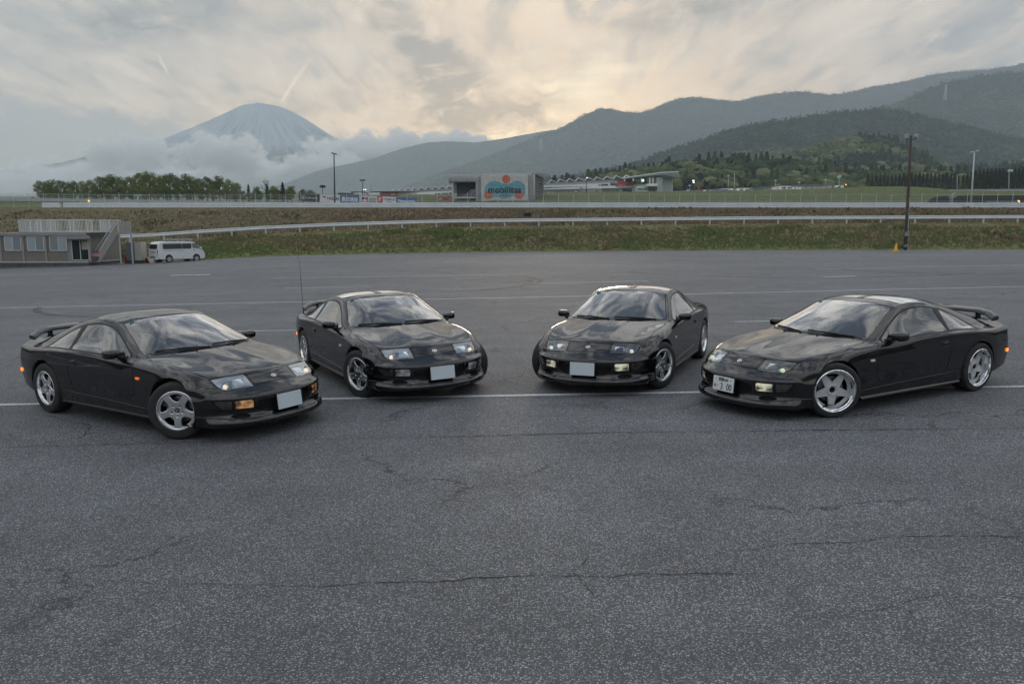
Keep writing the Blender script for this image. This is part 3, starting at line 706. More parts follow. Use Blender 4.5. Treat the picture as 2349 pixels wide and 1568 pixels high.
# ---- body surface: cage of limit points, centre -> shoulder (x, y, z)
CAP = [
 [(2.06,0,.505),(2.045,.2,.505),(1.985,.41,.503),(1.925,.535,.501),(1.855,.62,.50),(1.80,.67,.50),(1.768,.722,.499),(1.722,.768,.492)],
 [(1.985,0,.552),(1.965,.2,.55),(1.915,.42,.547),(1.875,.55,.545),(1.82,.63,.546),(1.765,.69,.549),(1.715,.748,.552),(1.648,.805,.538)],
 [(1.908,0,.607),(1.885,.2,.604),(1.84,.42,.601),(1.79,.56,.60),(1.735,.65,.601),(1.675,.712,.603),(1.62,.772,.598),(1.565,.832,.566)],
 [(1.833,0,.662),(1.81,.2,.661),(1.76,.42,.658),(1.71,.57,.656),(1.655,.67,.653),(1.59,.73,.648),(1.52,.79,.636),(1.45,.849,.600)],
 [(1.68, 0, 0.708), (1.67, 0.2, 0.71), (1.63, 0.42, 0.695), (1.59, 0.56, 0.696), (1.54, 0.69, 0.694), (1.48, 0.748, 0.692), (1.42, 0.803, 0.68), (1.35, 0.858, 0.645)],
 [(1.5, 0, 0.748), (1.49, 0.2, 0.752), (1.46, 0.42, 0.731), (1.43, 0.57, 0.727), (1.39, 0.705, 0.73), (1.34, 0.765, 0.73), (1.28, 0.818, 0.718), (1.24, 0.862, 0.688)],
 [(1.3, 0, 0.784), (1.29, 0.2, 0.789), (1.27, 0.42, 0.765), (1.24, 0.58, 0.757), (1.21, 0.72, 0.76), (1.17, 0.78, 0.756), (1.13, 0.83, 0.741), (1.1, 0.869, 0.708)],
 [(1.1, 0, 0.816), (1.1, 0.2, 0.821), (1.08, 0.42, 0.795), (1.05, 0.6, 0.784), (1.02, 0.735, 0.785), (0.99, 0.79, 0.776), (0.97, 0.835, 0.758), (0.95, 0.868, 0.726)],
 [(.94,0,.842),(.935,.2,.844),(.90,.42,.829),(.81,.645,.811),(.76,.748,.806),(.74,.79,.792),(.73,.832,.772),(.73,.867,.742)],
 [(.865,0,.855),(.85,.2,.855),(.79,.42,.848),(.64,.715,.838),(.60,.765,.818),(.59,.80,.797),(.59,.835,.776),(.60,.866,.752)],
 [(.805,0,.882),(.79,.2,.881),(.735,.42,.874),(.575,.71,.862),(.525,.758,.838),(.51,.798,.808),(.51,.833,.786),(.52,.864,.760)],
 [(.6,0,.976),(.59,.2,.973),(.545,.42,.962),(.40,.667,.944),(.355,.718,.922),(.345,.778,.852),(.345,.826,.800),(.35,.863,.768)],
 [(.4,0,1.060),(.39,.2,1.057),(.345,.42,1.045),(.215,.615,1.030),(.172,.671,1.006),(.175,.757,.895),(.18,.827,.808),(.18,.865,.775)],
 [(.2,0,1.136),(.19,.2,1.132),(.15,.42,1.117),(.07,.575,1.10),(.03,.633,1.073),(.02,.742,.93),(.02,.829,.814),(.02,.868,.781)],
 [(.035,0,1.190),(.03,.2,1.187),(0,.40,1.173),(-.05,.545,1.150),(-.09,.605,1.124),(-.11,.728,.955),(-.11,.832,.820),(-.11,.873,.787)],
 [(-.12,0,1.220),(-.13,.2,1.217),(-.15,.39,1.204),(-.19,.53,1.180),(-.22,.60,1.150),(-.23,.722,.970),(-.24,.835,.826),(-.24,.878,.792)],
 [(-.35,0,1.237),(-.35,.2,1.234),(-.36,.39,1.220),(-.38,.53,1.193),(-.39,.603,1.160),(-.40,.722,.978),(-.40,.837,.832),(-.40,.882,.796)],
 [(-.6,0,1.230),(-.6,.2,1.227),(-.6,.39,1.211),(-.6,.53,1.180),(-.6,.61,1.142),(-.59,.727,.975),(-.58,.839,.836),(-.58,.886,.800)],
 [(-.86,0,1.196),(-.86,.2,1.192),(-.855,.39,1.173),(-.84,.54,1.136),(-.82,.625,1.088),(-.80,.737,.955),(-.78,.836,.838),(-.78,.888,.803)],
 [(-1.12,0,1.142),(-1.12,.2,1.137),(-1.11,.39,1.115),(-1.08,.55,1.074),(-1.05,.645,1.015),(-1.0,.745,.926),(-1.0,.828,.836),(-1.0,.889,.803)],
 [(-1.37,0,1.073),(-1.37,.2,1.068),(-1.35,.39,1.045),(-1.32,.56,1.001),(-1.28,.66,.945),(-1.23,.742,.882),(-1.22,.812,.828),(-1.22,.886,.798)],
 [(-1.62,0,.997),(-1.62,.2,.992),(-1.60,.40,.972),(-1.55,.57,.935),(-1.5,.665,.892),(-1.45,.735,.850),(-1.44,.80,.818),(-1.44,.873,.790)],
 [(-1.86,0,.925),(-1.86,.2,.921),(-1.83,.41,.905),(-1.79,.565,.882),(-1.74,.66,.853),(-1.70,.725,.828),(-1.69,.782,.807),(-1.68,.848,.782)],
 [(-2.06,0,.878),(-2.06,.2,.876),(-2.04,.41,.866),(-2.01,.555,.850),(-1.97,.645,.831),(-1.93,.705,.814),(-1.91,.757,.800),(-1.88,.812,.778)],
 [(-2.235,0,.842),(-2.23,.2,.841),(-2.22,.42,.835),(-2.20,.55,.822),(-2.17,.63,.808),(-2.14,.68,.797),(-2.10,.725,.786),(-2.05,.77,.770)],
]
ZR = [None,
 [(-2.05,.705),(-1.7,.725),(-1.28,.745),(-.6,.735),(.6,.695),(1.0,.672),(1.28,.635),(1.47,.555),(1.69,.468)],
 [(-2.05,.625),(-1.7,.635),(-1.28,.655),(-.6,.632),(.6,.61),(1.0,.588),(1.28,.55),(1.47,.485),(1.69,.428)],
 [(-2.05,.555),(-1.7,.545),(-1.28,.54),(-.6,.51),(.6,.50),(1.0,.487),(1.28,.455),(1.47,.415),(1.69,.37)],
 [(-2.05,.485),(-1.7,.465),(-1.28,.44),(-.6,.41),(.6,.39),(1.28,.365),(1.69,.31)],
 [(-2.05,.42),(-1.7,.405),(-1.28,.37),(-.6,.328),(.6,.297),(1.28,.275),(1.69,.255)],
 [(-2.05,.34),(-1.7,.305),(-1.28,.27),(-.6,.24),(.6,.228),(1.28,.215),(1.69,.205)],
 [(-2.05,.275),(-1.7,.225),(-1.28,.195),(-.6,.178),(.6,.172),(1.28,.165),(1.69,.15)],
 [(-2.05,.285),(-1.7,.24),(-1.28,.21),(-.6,.192),(.6,.186),(1.28,.18),(1.69,.165)]]
YM = [(-2.05,.802),(-1.8,.866),(-1.6,.894),(-1.28,.907),(-1.0,.902),(-.6,.896),(0,.89),(.6,.886),(1.0,.89),(1.28,.899),(1.38,.896),(1.5,.880),(1.6,.845),(1.69,.795)]
YO = [0, -.010, 0, -.002, -.007, -.010, -.024, -.055, -.20]
FP = [(2.12,0),(2.11,.2),(2.06,.405),(1.985,.55),(1.915,.635),(1.85,.695),(1.77,.75)]
FROW = [None, (.474,-.012), (.428,0), (.362,0), (.296,-.02), (.242,.010), (.203,.042), (.150,.004), (.165,-.15)]
RP = [(-2.33,0),(-2.325,.2),(-2.31,.42),(-2.28,.55),(-2.25,.63),(-2.20,.70),(-2.14,.755)]
RROW = [None, (.71,-.05), (.63,-.045), (.57,-.008), (.49,0), (.42,-.004), (.34,-.03), (.275,-.08), (.285,-.2)]
def interp_smooth(tab, x):
    xs = [t[0] for t in tab]; ys = [t[1] for t in tab]
    return float(np.interp(x, xs, ys))
def plan_normals(pl, sgn):
    out = []
    for i in range(len(pl)):
        a = pl[max(i - 1, 0)]; b = pl[min(i + 1, len(pl) - 1)]
        tx, ty = b[0] - a[0], b[1] - a[1]
        if i == 0: tx = 0
        L = math.hypot(tx, ty); out.append((ty / L, -tx / L) if sgn > 0 else (-ty / L, tx / L))
    return out
def car_cage():
    K, Mn = len(CAP), 8
    xs_low = [1.69, 1.60, 1.51, 1.43, 1.34, 1.235, 1.10, .95, .80, .66, .53, .35, .18, .02, -.11, -.24, -.40, -.58, -.78, -1.0, -1.22, -1.44, -1.66, -1.86, -2.05]
    cols = []
    fn = plan_normals(FP + [(1.69, .795)], 1); rn = plan_normals(RP + [(-2.05, .80)], -1)
    for m in range(7):
        c = [CAP[0][m]]
        for r in range(1, 9):
            z, o = FROW[r]; w = 1.0 if m < 3 else 1.0 - .11 * (m - 2)
            n = fn[m]; c.append((FP[m][0] + n[0] * o * w, max(0, FP[m][1] + n[1] * o * w) if m else 0, z))
        cols.append(c)
    for k in range(K):
        c = [CAP[k][7]]; x = xs_low[k]
        for r in range(1, 9):
            t = min(1, r / 2.5); xx = CAP[k][7][0] * (1 - t) + x * t
            c.append((xx, interp_smooth(YM, xx) + YO[r] - (.010, .005)[r - 1] * smooth(1.0, 1.35, xx) if r < 3 else interp_smooth(YM, xx) + YO[r], interp_smooth(ZR[r], xx)))
        cols.append(c)
    for m in range(6, -1, -1):
        c = [CAP[K - 1][m]]
        for r in range(1, 9):
            z, o = RROW[r]; n = rn[m]
            c.append((RP[m][0] + n[0] * o, max(0, RP[m][1] + n[1] * o) if m else 0, z))
        cols.append(c)
    V = []; F = []
    idx = {}
    for k in range(K):
        for m in range(Mn): idx[('c', k, m)] = len(V); V.append(CAP[k][m])
    for ci, c in enumerate(cols):
        for r in range(1, 9): idx[('b', ci, r)] = len(V); V.append(c[r])
    path = [(0, m) for m in range(7)] + [(k, 7) for k in range(K)] + [(K - 1, m) for m in range(6, -1, -1)]
    def bi(ci, r): return idx[('c', *path[ci])] if r == 0 else idx[('b', ci, r)]
    for k in range(K - 1):
        for m in range(Mn - 1):
            F.append((idx[('c', k, m)], idx[('c', k, m + 1)], idx[('c', k + 1, m + 1)], idx[('c', k + 1, m)]))
    for ci in range(len(path) - 1):
        for r in range(8):
            F.append((bi(ci, r), bi(ci, r + 1), bi(ci + 1, r + 1), bi(ci + 1, r)))
    V = np.array(V, float)
    n = len(V); mir = {}
    VV = [tuple(v) for v in V]
    for i in range(n):
        if abs(V[i][1]) < 1e-6: mir[i] = i
        else: mir[i] = len(VV); VV.append((V[i][0], -V[i][1], V[i][2]))
    FF = F + [tuple(mir[i] for i in reversed(f)) for f in F]
    return np.array(VV), FF
def subdivide_limit(V, F, level=3, iters=5):
    me = bpy.data.meshes.new('cage'); me.from_pydata([tuple(v) for v in V], [], F)
    o = bpy.data.objects.new('cage', me); COL.objects.link(o)
    md = o.modifiers.new('s', 'SUBSURF'); md.levels = 2; md.render_levels = 2; md.boundary_smooth = 'ALL'
    tgt = V.copy(); cur = V.copy(); n = len(V)
    for it in range(iters):
        me.vertices.foreach_set('co', cur.ravel()); me.update()
        dg = bpy.context.evaluated_depsgraph_get(); dg.update()
        ev = o.evaluated_get(dg).data
        a = np.empty(len(ev.vertices) * 3); ev.vertices.foreach_get('co', a)
        a = a.reshape(-1, 3)[:n]
        cur = cur + (tgt - a) * .75
    me.vertices.foreach_set('co', cur.ravel()); me.update()
    md.levels = level
    dg = bpy.context.evaluated_depsgraph_get(); dg.update()
    out = bpy.data.meshes.new_from_object(o.evaluated_get(dg))
    bpy.data.objects.remove(o); bpy.data.meshes.remove(me)
    return out

# ---- panel outlines (half car, y > 0)
def circ(cx, cz, r, n=44): return [(cx + r * cos(2 * pi * i / n), cz + r * sin(2 * pi * i / n)) for i in range(n)]
ARCH_R = .352
P_SIDE = {
 'arch_f': circ(1.285, .318, ARCH_R), 'arch_r': circ(-1.285, .322, ARCH_R),
 'door': [(.632,.765),(.640,.6),(.640,.3),(.63,.215),(.55,.197),(-.36,.205),(-.46,.222),(-.54,.262),(-.60,.33),(-.655,.45),(-.69,.58),(-.706,.70),(-.714,.803),(-.5,.812),(-.2,.802),(.1,.792),(.4,.779)],
 'glass_d': [(.475,.800),(.455,.836),(.37,.882),(.27,.936),(.17,.985),(.06,1.035),(-.04,1.075),(-.13,1.102),(-.25,1.122),(-.40,1.130),(-.54,1.122),(-.66,1.102),(-.675,1.0),(-.692,.9),(-.700,.842),(-.5,.838),(-.2,.832),(.1,.824),(.3,.812)],
 'glass_q': [(-.775,1.076),(-.86,1.054),(-.96,1.018),(-1.06,.972),(-1.16,.917),(-1.25,.860),(-1.305,.824),(-1.1,.838),(-.95,.842),(-.752,.843),(-.757,.95)],
 'pillar_b': [(-.52,1.134),(-.66,1.117),(-.79,1.092),(-.90,1.060),(-1.00,1.022),(-1.10,.974),(-1.20,.918),(-1.29,.859),(-1.375,.806),(-1.1,.823),(-.9,.826),(-.715,.826),(-.5,.822),(-.2,.814),(.1,.805),(.4,.792),(.5,.786),(.49,.838),(.38,.894),(.27,.953),(.17,1.003),(.06,1.053),(-.04,1.092),(-.13,1.118),(-.25,1.137),(-.40,1.145)],
 'fuel': [(-1.79,.745),(-1.92,.742),(-1.935,.73),(-1.94,.64),(-1.92,.62),(-1.81,.622),(-1.785,.64),(-1.78,.73)],
}
P_TOP = {
 'hood': [(1.83,-.05),(1.83,0),(1.812,.2),(1.789,.295),(1.745,.46),(1.70,.61),(1.688,.643),(1.60,.672),(1.45,.702),(1.28,.722),(1.10,.737),(.9,.745),(.70,.742),(.735,.60),(.80,.45),(.86,.27),(.888,.1),(.893,-.05)],
 'lamp': [(1.682,.648),(1.71,.58),(1.745,.46),(1.787,.305),(1.86,.300),(1.948,.296),(1.93,.39),(1.905,.49),(1.875,.565),(1.835,.612),(1.78,.632)],
 'nose': [(1.822,-.05),(1.822,0),(1.803,.2),(1.785,.285),(1.86,.280),(1.948,.274),(1.963,.15),(1.968,0),(1.968,-.05)],
 'screen': [(.842,-.05),(.842,0),(.826,.2),(.768,.41),(.66,.63),(.605,.708),(.50,.690),(.39,.658),(.28,.627),(.17,.597),(.06,.566),(-.028,.538),(.0,.40),(.022,.2),(.03,0),(.03,-.05)],
 'roof': [(-.125,-.05),(-.125,.0),(-.14,.2),(-.175,.42),(-.20,.565),(-.4,.582),(-.6,.588),(-.72,.590),(-.735,.4),(-.745,.2),(-.745,-.05)],
 'ttop': [(-.135,.045),(-.145,.2),(-.18,.42),(-.21,.555),(-.4,.572),(-.6,.578),(-.70,.580),(-.72,.4),(-.73,.2),(-.735,.045)],
 'hatch': [(-.86,-.05),(-.86,.2),(-.865,.42),(-.87,.525),(-1.1,.53),(-1.4,.535),(-1.7,.54),(-1.80,.52),(-1.84,.40),(-1.86,.2),(-1.86,-.05)],
}
P_FRONT = {
 'grille': [(-.05,.418),(.33,.416),(.368,.405),(.375,.37),(.355,.325),(.31,.292),(.24,.275),(.12,.268),(-.05,.266)],
 'duct': [(.52 + .085 * cos(2 * pi * i / 16), .266 + .026 * sin(2 * pi * i / 16)) for i in range(16)],
 'fog': [(.408,.425),(.404,.345),(.42,.338),(.565,.34),(.570,.43),(.43,.431)],
 'signal': [(.60,.433),(.598,.341),(.655,.343),(.685,.36),(.712,.415),(.718,.437)],
 'lampbox': [(.392,.437),(.389,.338),(.405,.328),(.665,.331),(.70,.352),(.733,.42),(.735,.446),(.6,.444),(.41,.442)],
}
def offset_poly(poly, d):
    n = len(poly); A = sum(poly[i][0] * poly[(i + 1) % n][1] - poly[(i + 1) % n][0] * poly[i][1] for i in range(n))
    sg = 1 if A > 0 else -1; out = []
    for i in range(n):
        p0, p1, p2 = poly[i - 1], poly[i], poly[(i + 1) % n]
        def nr(a, b):
            dx, dy = b[0] - a[0], b[1] - a[1]; L = math.hypot(dx, dy) or 1
            return (dy / L * sg, -dx / L * sg)
        n1, n2 = nr(p0, p1), nr(p1, p2)
        bx, by = n1[0] + n2[0], n1[1] + n2[1]; L2 = bx * bx + by * by
        k = 2 * d / max(L2, 1.0)
        out.append((p1[0] + bx * k, p1[1] + by * k))
    return out
def in_poly(P, poly):
    """P: (n,2) array"""
    x, y = P[:, 0], P[:, 1]; c = np.zeros(len(P), bool); n = len(poly)
    for i in range(n):
        x1, y1 = poly[i - 1]; x2, y2 = poly[i]
        if y1 == y2: continue
        c ^= ((y1 > y) != (y2 > y)) & (x < (x2 - x1) * (y - y1) / (y2 - y1) + x1)
    return c
AX = {'side': (0, 2, 1), 'top': (0, 1, 2), 'front': (1, 2, 0)}
REGION = {'side': lambda c, n: c[1] > .5 and n[1] > .12, 'top': lambda c, n: n[2] > .15 and c[2] > .5, 'front': lambda c, n: c[0] > 1.5 and c[2] < .5}
def cut_poly(bm, poly, view):
    a, b, ax = AX[view]; reg = REGION[view]
    n = len(poly)
    for i in range(n):
        p, q = poly[i], poly[(i + 1) % n]
        if math.hypot(q[0] - p[0], q[1] - p[1]) < 1e-5: continue
        lo0, hi0 = min(p[0], q[0]) - .012, max(p[0], q[0]) + .012
        lo1, hi1 = min(p[1], q[1]) - .012, max(p[1], q[1]) + .012
        fs = []
        for f in bm.faces:
            c = f.calc_center_median()
            if lo0 <= c[a] <= hi0 and lo1 <= c[b] <= hi1 and reg(c, f.normal): fs.append(f)
        if not fs: continue
        co = [0, 0, 0]; co[a] = p[0]; co[b] = p[1]
        no = [0, 0, 0]; no[a] = q[1] - p[1]; no[b] = -(q[0] - p[0])
        geom = set(fs)
        for f in fs: geom.update(f.edges); geom.update(f.verts)
        bmesh.ops.bisect_plane(bm, geom=list(geom), dist=1e-5, plane_co=co, plane_no=Vector(no).normalized())
def car_panels():
    V, F = car_cage()
    me = subdivide_limit(V, F, 3)
    bm = bmesh.new(); bm.from_mesh(me); bpy.data.meshes.remove(me)
    bmesh.ops.delete(bm, geom=[f for f in bm.faces if f.calc_center_median().y < 0], context='FACES')
    for v in bm.verts:
        if abs(v.co.y) < 1e-4: v.co.y = 0
    bm.normal_update()
    bm.faces.ensure_lookup_table()
    if bm.faces[0].normal.dot(bm.faces[0].calc_center_median() - Vector((0, 0, .5))) < 0:
        bmesh.ops.reverse_faces(bm, faces=bm.faces); bm.normal_update()
    G = .0035
    seams = {('side', 'door'), ('top', 'hood'), ('top', 'lamp'), ('top', 'nose'), ('top', 'ttop'), ('side', 'fuel'), ('top', 'screen')}
    groups = {'side': P_SIDE, 'top': P_TOP, 'front': P_FRONT}
    for view, G_ in groups.items():
        for k, poly in G_.items():
            if (view, k) in seams:
                cut_poly(bm, offset_poly(poly, G), view); cut_poly(bm, offset_poly(poly, -G), view)
            else: cut_poly(bm, poly, view)
    # tail lamp seam and bumper seams as thin cuts
    bm.normal_update()
    bm.faces.ensure_lookup_table()
    C = np.array([f.calc_center_median() for f in bm.faces]); Nn = np.array([f.normal for f in bm.faces])
    reg = {v: np.array([REGION[v](c, n) for c, n in zip(C, Nn)]) for v in AX}
    def inside(view, name, d=0.0):
        a, b, _ = AX[view]
        poly = groups[view][name]
        return in_poly(C[:, [a, b]], offset_poly(poly, d) if d else poly) & reg[view]
    lab = np.array(['body'] * len(C), dtype=object)
    lab[(C[:, 0] > 1.55) & (C[:, 2] < .505)] = 'bumper'
    lab[(C[:, 0] < -1.6) & (C[:, 2] < .585)] = 'bumper_rear'
    for nm, lb in (('hood', 'hood'), ('nose', 'nose_panel'), ('lamp', 'lamp'), ('screen', 'screen'), ('ttop', 'ttop')):
        lab[inside('top', nm, G)] = 'seam_tt' if nm == 'ttop' else 'seam'
        lab[inside('top', nm, -G)] = lb
    lab[inside('top', 'hatch')] = 'hatch_glass'
    m = inside('side', 'pillar_b') ; lab[m] = 'window_trim'
    lab[inside('side', 'glass_d')] = 'glass_d'; lab[inside('side', 'glass_q')] = 'glass_q'
    lab[inside('side', 'door', G) & (lab != 'window_trim')] = 'seam'
    lab[inside('side', 'door', -G) & (lab != 'window_trim')] = 'door'
    f1 = inside('side', 'fuel', G) ; lab[f1] = 'seam_fuel'
    lab[inside('side', 'fuel', -G)] = 'fuel'
    lab[inside('front', 'lampbox')] = 'lampbox'
    lab[inside('front', 'fog')] = 'fog'; lab[inside('front', 'signal')] = 'signal'
    lab[inside('front', 'grille')] = 'grille'; lab[inside('front', 'duct')] = 'duct'
    lab[inside('side', 'arch_f') | inside('side', 'arch_r')] = 'hole'
    vn = np.array([v.normal for v in bm.verts]); vc = np.array([v.co for v in bm.verts])
    bm.verts.index_update()
    faces = [[v.index for v in f.verts] for f in bm.faces]
    bm.free()
    return vc, vn, faces, lab
VC, VN, FACES, LAB = car_panels()

def patch(labels, push=0.0, mirror=False, both=False, side=1, name='panel', wall=0.0):
    """mesh of all faces carrying one of the labels; push moves it along the surface normal, wall adds a rim back to the surface"""
    fs = [f for f, l in zip(FACES, LAB) if l in labels]
    used = sorted({i for f in fs for i in f}); mp = {o: i for i, o in enumerate(used)}
    co = VC[used] + VN[used] * push; no = VN[used].copy()
    F = [[mp[i] for i in f] for f in fs]
    if wall:
        from collections import Counter
        ec = Counter(); 
        for f in F:
            for a, b in zip(f, f[1:] + f[:1]): ec[(a, b)] += 1
        bd = [e for e in ec if (e[1], e[0]) not in ec and not (abs(co[e[0]][1]) < 1e-6 and abs(co[e[1]][1]) < 1e-6)]
        bv = sorted({i for e in bd for i in e}); base = len(co); m2 = {o: base + i for i, o in enumerate(bv)}
        co = np.vstack([co, co[bv] + no[bv] * wall]); no = np.vstack([no, no[bv]])
        F += [[a, m2[a], m2[b], b] for a, b in bd]
    S = np.array([1, -1, 1.0])
    if both:
        cm = {}; co2 = [tuple(c) for c in co]; no2 = [tuple(n) for n in no]
        for i, c in enumerate(co):
            if abs(c[1]) < 1e-6: cm[i] = i; no2[i] = tuple(Vector((no[i][0], 0, no[i][2])).normalized())
            else: cm[i] = len(co2); co2.append(tuple(c * S)); no2.append(tuple(no[i] * S))
        F = F + [[cm[i] for i in reversed(f)] for f in F]
        co, no = co2, no2
    elif side < 0:
        co = co * S; no = no * S; F = [list(reversed(f)) for f in F]
    me = bpy.data.meshes.new(name)
    me.from_pydata([tuple(c) for c in co], [], F)
    me.polygons.foreach_set('use_smooth', [True] * len(F))
    me.normals_split_custom_set_from_vertices([tuple(n) for n in no])
    return me
SHAPE = {}
def shell_parts():
    S = SHAPE
    S['body'] = patch({'body'}, both=True); S['bumper'] = patch({'bumper'}, both=True); S['bumper_rear'] = patch({'bumper_rear'}, both=True)
    S['seam'] = patch({'seam', 'seam_fuel'}, push=-.006, both=True); S['seam_tt'] = patch({'seam_tt'}, push=-.005, both=True)
    S['hood'] = patch({'hood'}, both=True); S['nose_panel'] = patch({'nose_panel'}, both=True)
    S['screen'] = patch({'screen'}, push=-.003, both=True); S['hatch_glass'] = patch({'hatch_glass'}, push=-.002, both=True)
    S['roof_tt'] = patch({'seam_tt', 'ttop'}, both=True)
    S['grille'] = patch({'grille'}, push=-.05, both=True, wall=.05)
    for s in (1, -1):
        for k in ('door', 'window_trim', 'glass_d', 'glass_q', 'fuel', 'ttop'):
            S[k, s] = patch({k}, side=s, push={'window_trim': -.001, 'glass_d': -.004, 'glass_q': -.003}.get(k, 0), wall=0)
        S['lens', s] = patch({'lamp'}, side=s)
        S['bucket', s] = patch({'lamp'}, side=s, push=-.062, wall=.058)
        S['fog', s] = patch({'fog'}, side=s, push=-.006); S['signal', s] = patch({'signal'}, side=s, push=-.004)
        S['fog_b', s] = patch({'fog'}, side=s, push=-.045, wall=.038); S['signal_b', s] = patch({'signal'}, side=s, push=-.04, wall=.035)
        S['lampbox', s] = patch({'lampbox'}, side=s, push=-.014, wall=.014)
        S['duct', s] = patch({'duct'}, side=s, push=-.05, wall=.05)
shell_parts()
def surf_z(x, y):
    """height of the body surface above x, y (upper side)"""
    d = (VC[:, 0] - x) ** 2 + (VC[:, 1] - abs(y)) ** 2; d[VN[:, 2] < .25] = 9
    i = np.argsort(d)[:4]; w = 1 / (d[i] + 1e-6)
    return float((VC[i, 2] * w).sum() / w.sum())
def surf_y(x, z):
    d = (VC[:, 0] - x) ** 2 + (VC[:, 2] - z) ** 2; d[VN[:, 1] < .3] = 9
    i = np.argsort(d)[:4]; w = 1 / (d[i] + 1e-6)
    return float((VC[i, 1] * w).sum() / w.sum())
def surf_x(y, z):
    d = (VC[:, 1] - abs(y)) ** 2 + (VC[:, 2] - z) ** 2; d[VN[:, 0] < .2] = 9
    i = np.argsort(d)[:4]; w = 1 / (d[i] + 1e-6)
    return float((VC[i, 0] * w).sum() / w.sum())
# ---- wheel (axis along Y, outer face towards +Y), radius ~.315
def rounded(poly, r, n=5):
    """polygon with its corners rounded off"""
    out = []; m = len(poly)
    for i in range(m):
        p0, p1, p2 = Vector(poly[i - 1]), Vector(poly[i]), Vector(poly[(i + 1) % m])
        a = (p0 - p1); b = (p2 - p1); la, lb = a.length, b.length
        d = min(r, la * .45, lb * .45)
        A = p1 + a / la * d; B = p1 + b / lb * d
        for k in range(n + 1):
            t = k / n; out.append(tuple((1 - t) ** 2 * A + 2 * t * (1 - t) * p1 + t * t * B))
    return out
def polar(r, a): return (r * cos(a), r * sin(a))
TO_Y = Matrix.Rotation(radians(-90), 4, 'X')       # local z -> y
def w_mesh(me, dy=0.0):
    me.transform(Matrix.Translation((0, dy, 0)) @ TO_Y); return me
def tyre_mesh(R, rr, hw):
    m = MB()
    prof = [(rr, -hw * .86), (rr + .012, -hw * .97), (R - .045, -hw), (R - .016, -hw * .94), (R - .004, -hw * .80)]
    for g in (-.42, -.06, .30):                   # tread grooves
        prof += [(R, hw * (g - .22)), (R, hw * g), (R - .006, hw * (g + .02)), (R - .006, hw * (g + .09)), (R, hw * (g + .11))]
    prof += [(R - .004, hw * .80), (R - .016, hw * .94), (R - .045, hw), (rr + .012, hw * .97), (rr, hw * .86)]
    m.lathe(prof, 56, axis='Y')
    me = m.mesh('tyre'); smooth_by_angle(me, 40); return me
def densify(me, L, n=4):
    bm = bmesh.new(); bm.from_mesh(me); bmesh.ops.triangulate(bm, faces=bm.faces)
    for _ in range(n):
        es = [e for e in bm.edges if e.calc_length() > L]
        if not es: break
        bmesh.ops.subdivide_edges(bm, edges=es, cuts=1); bmesh.ops.triangulate(bm, faces=[f for f in bm.faces if len(f.verts) > 3])
    bm.to_mesh(me); bm.free()
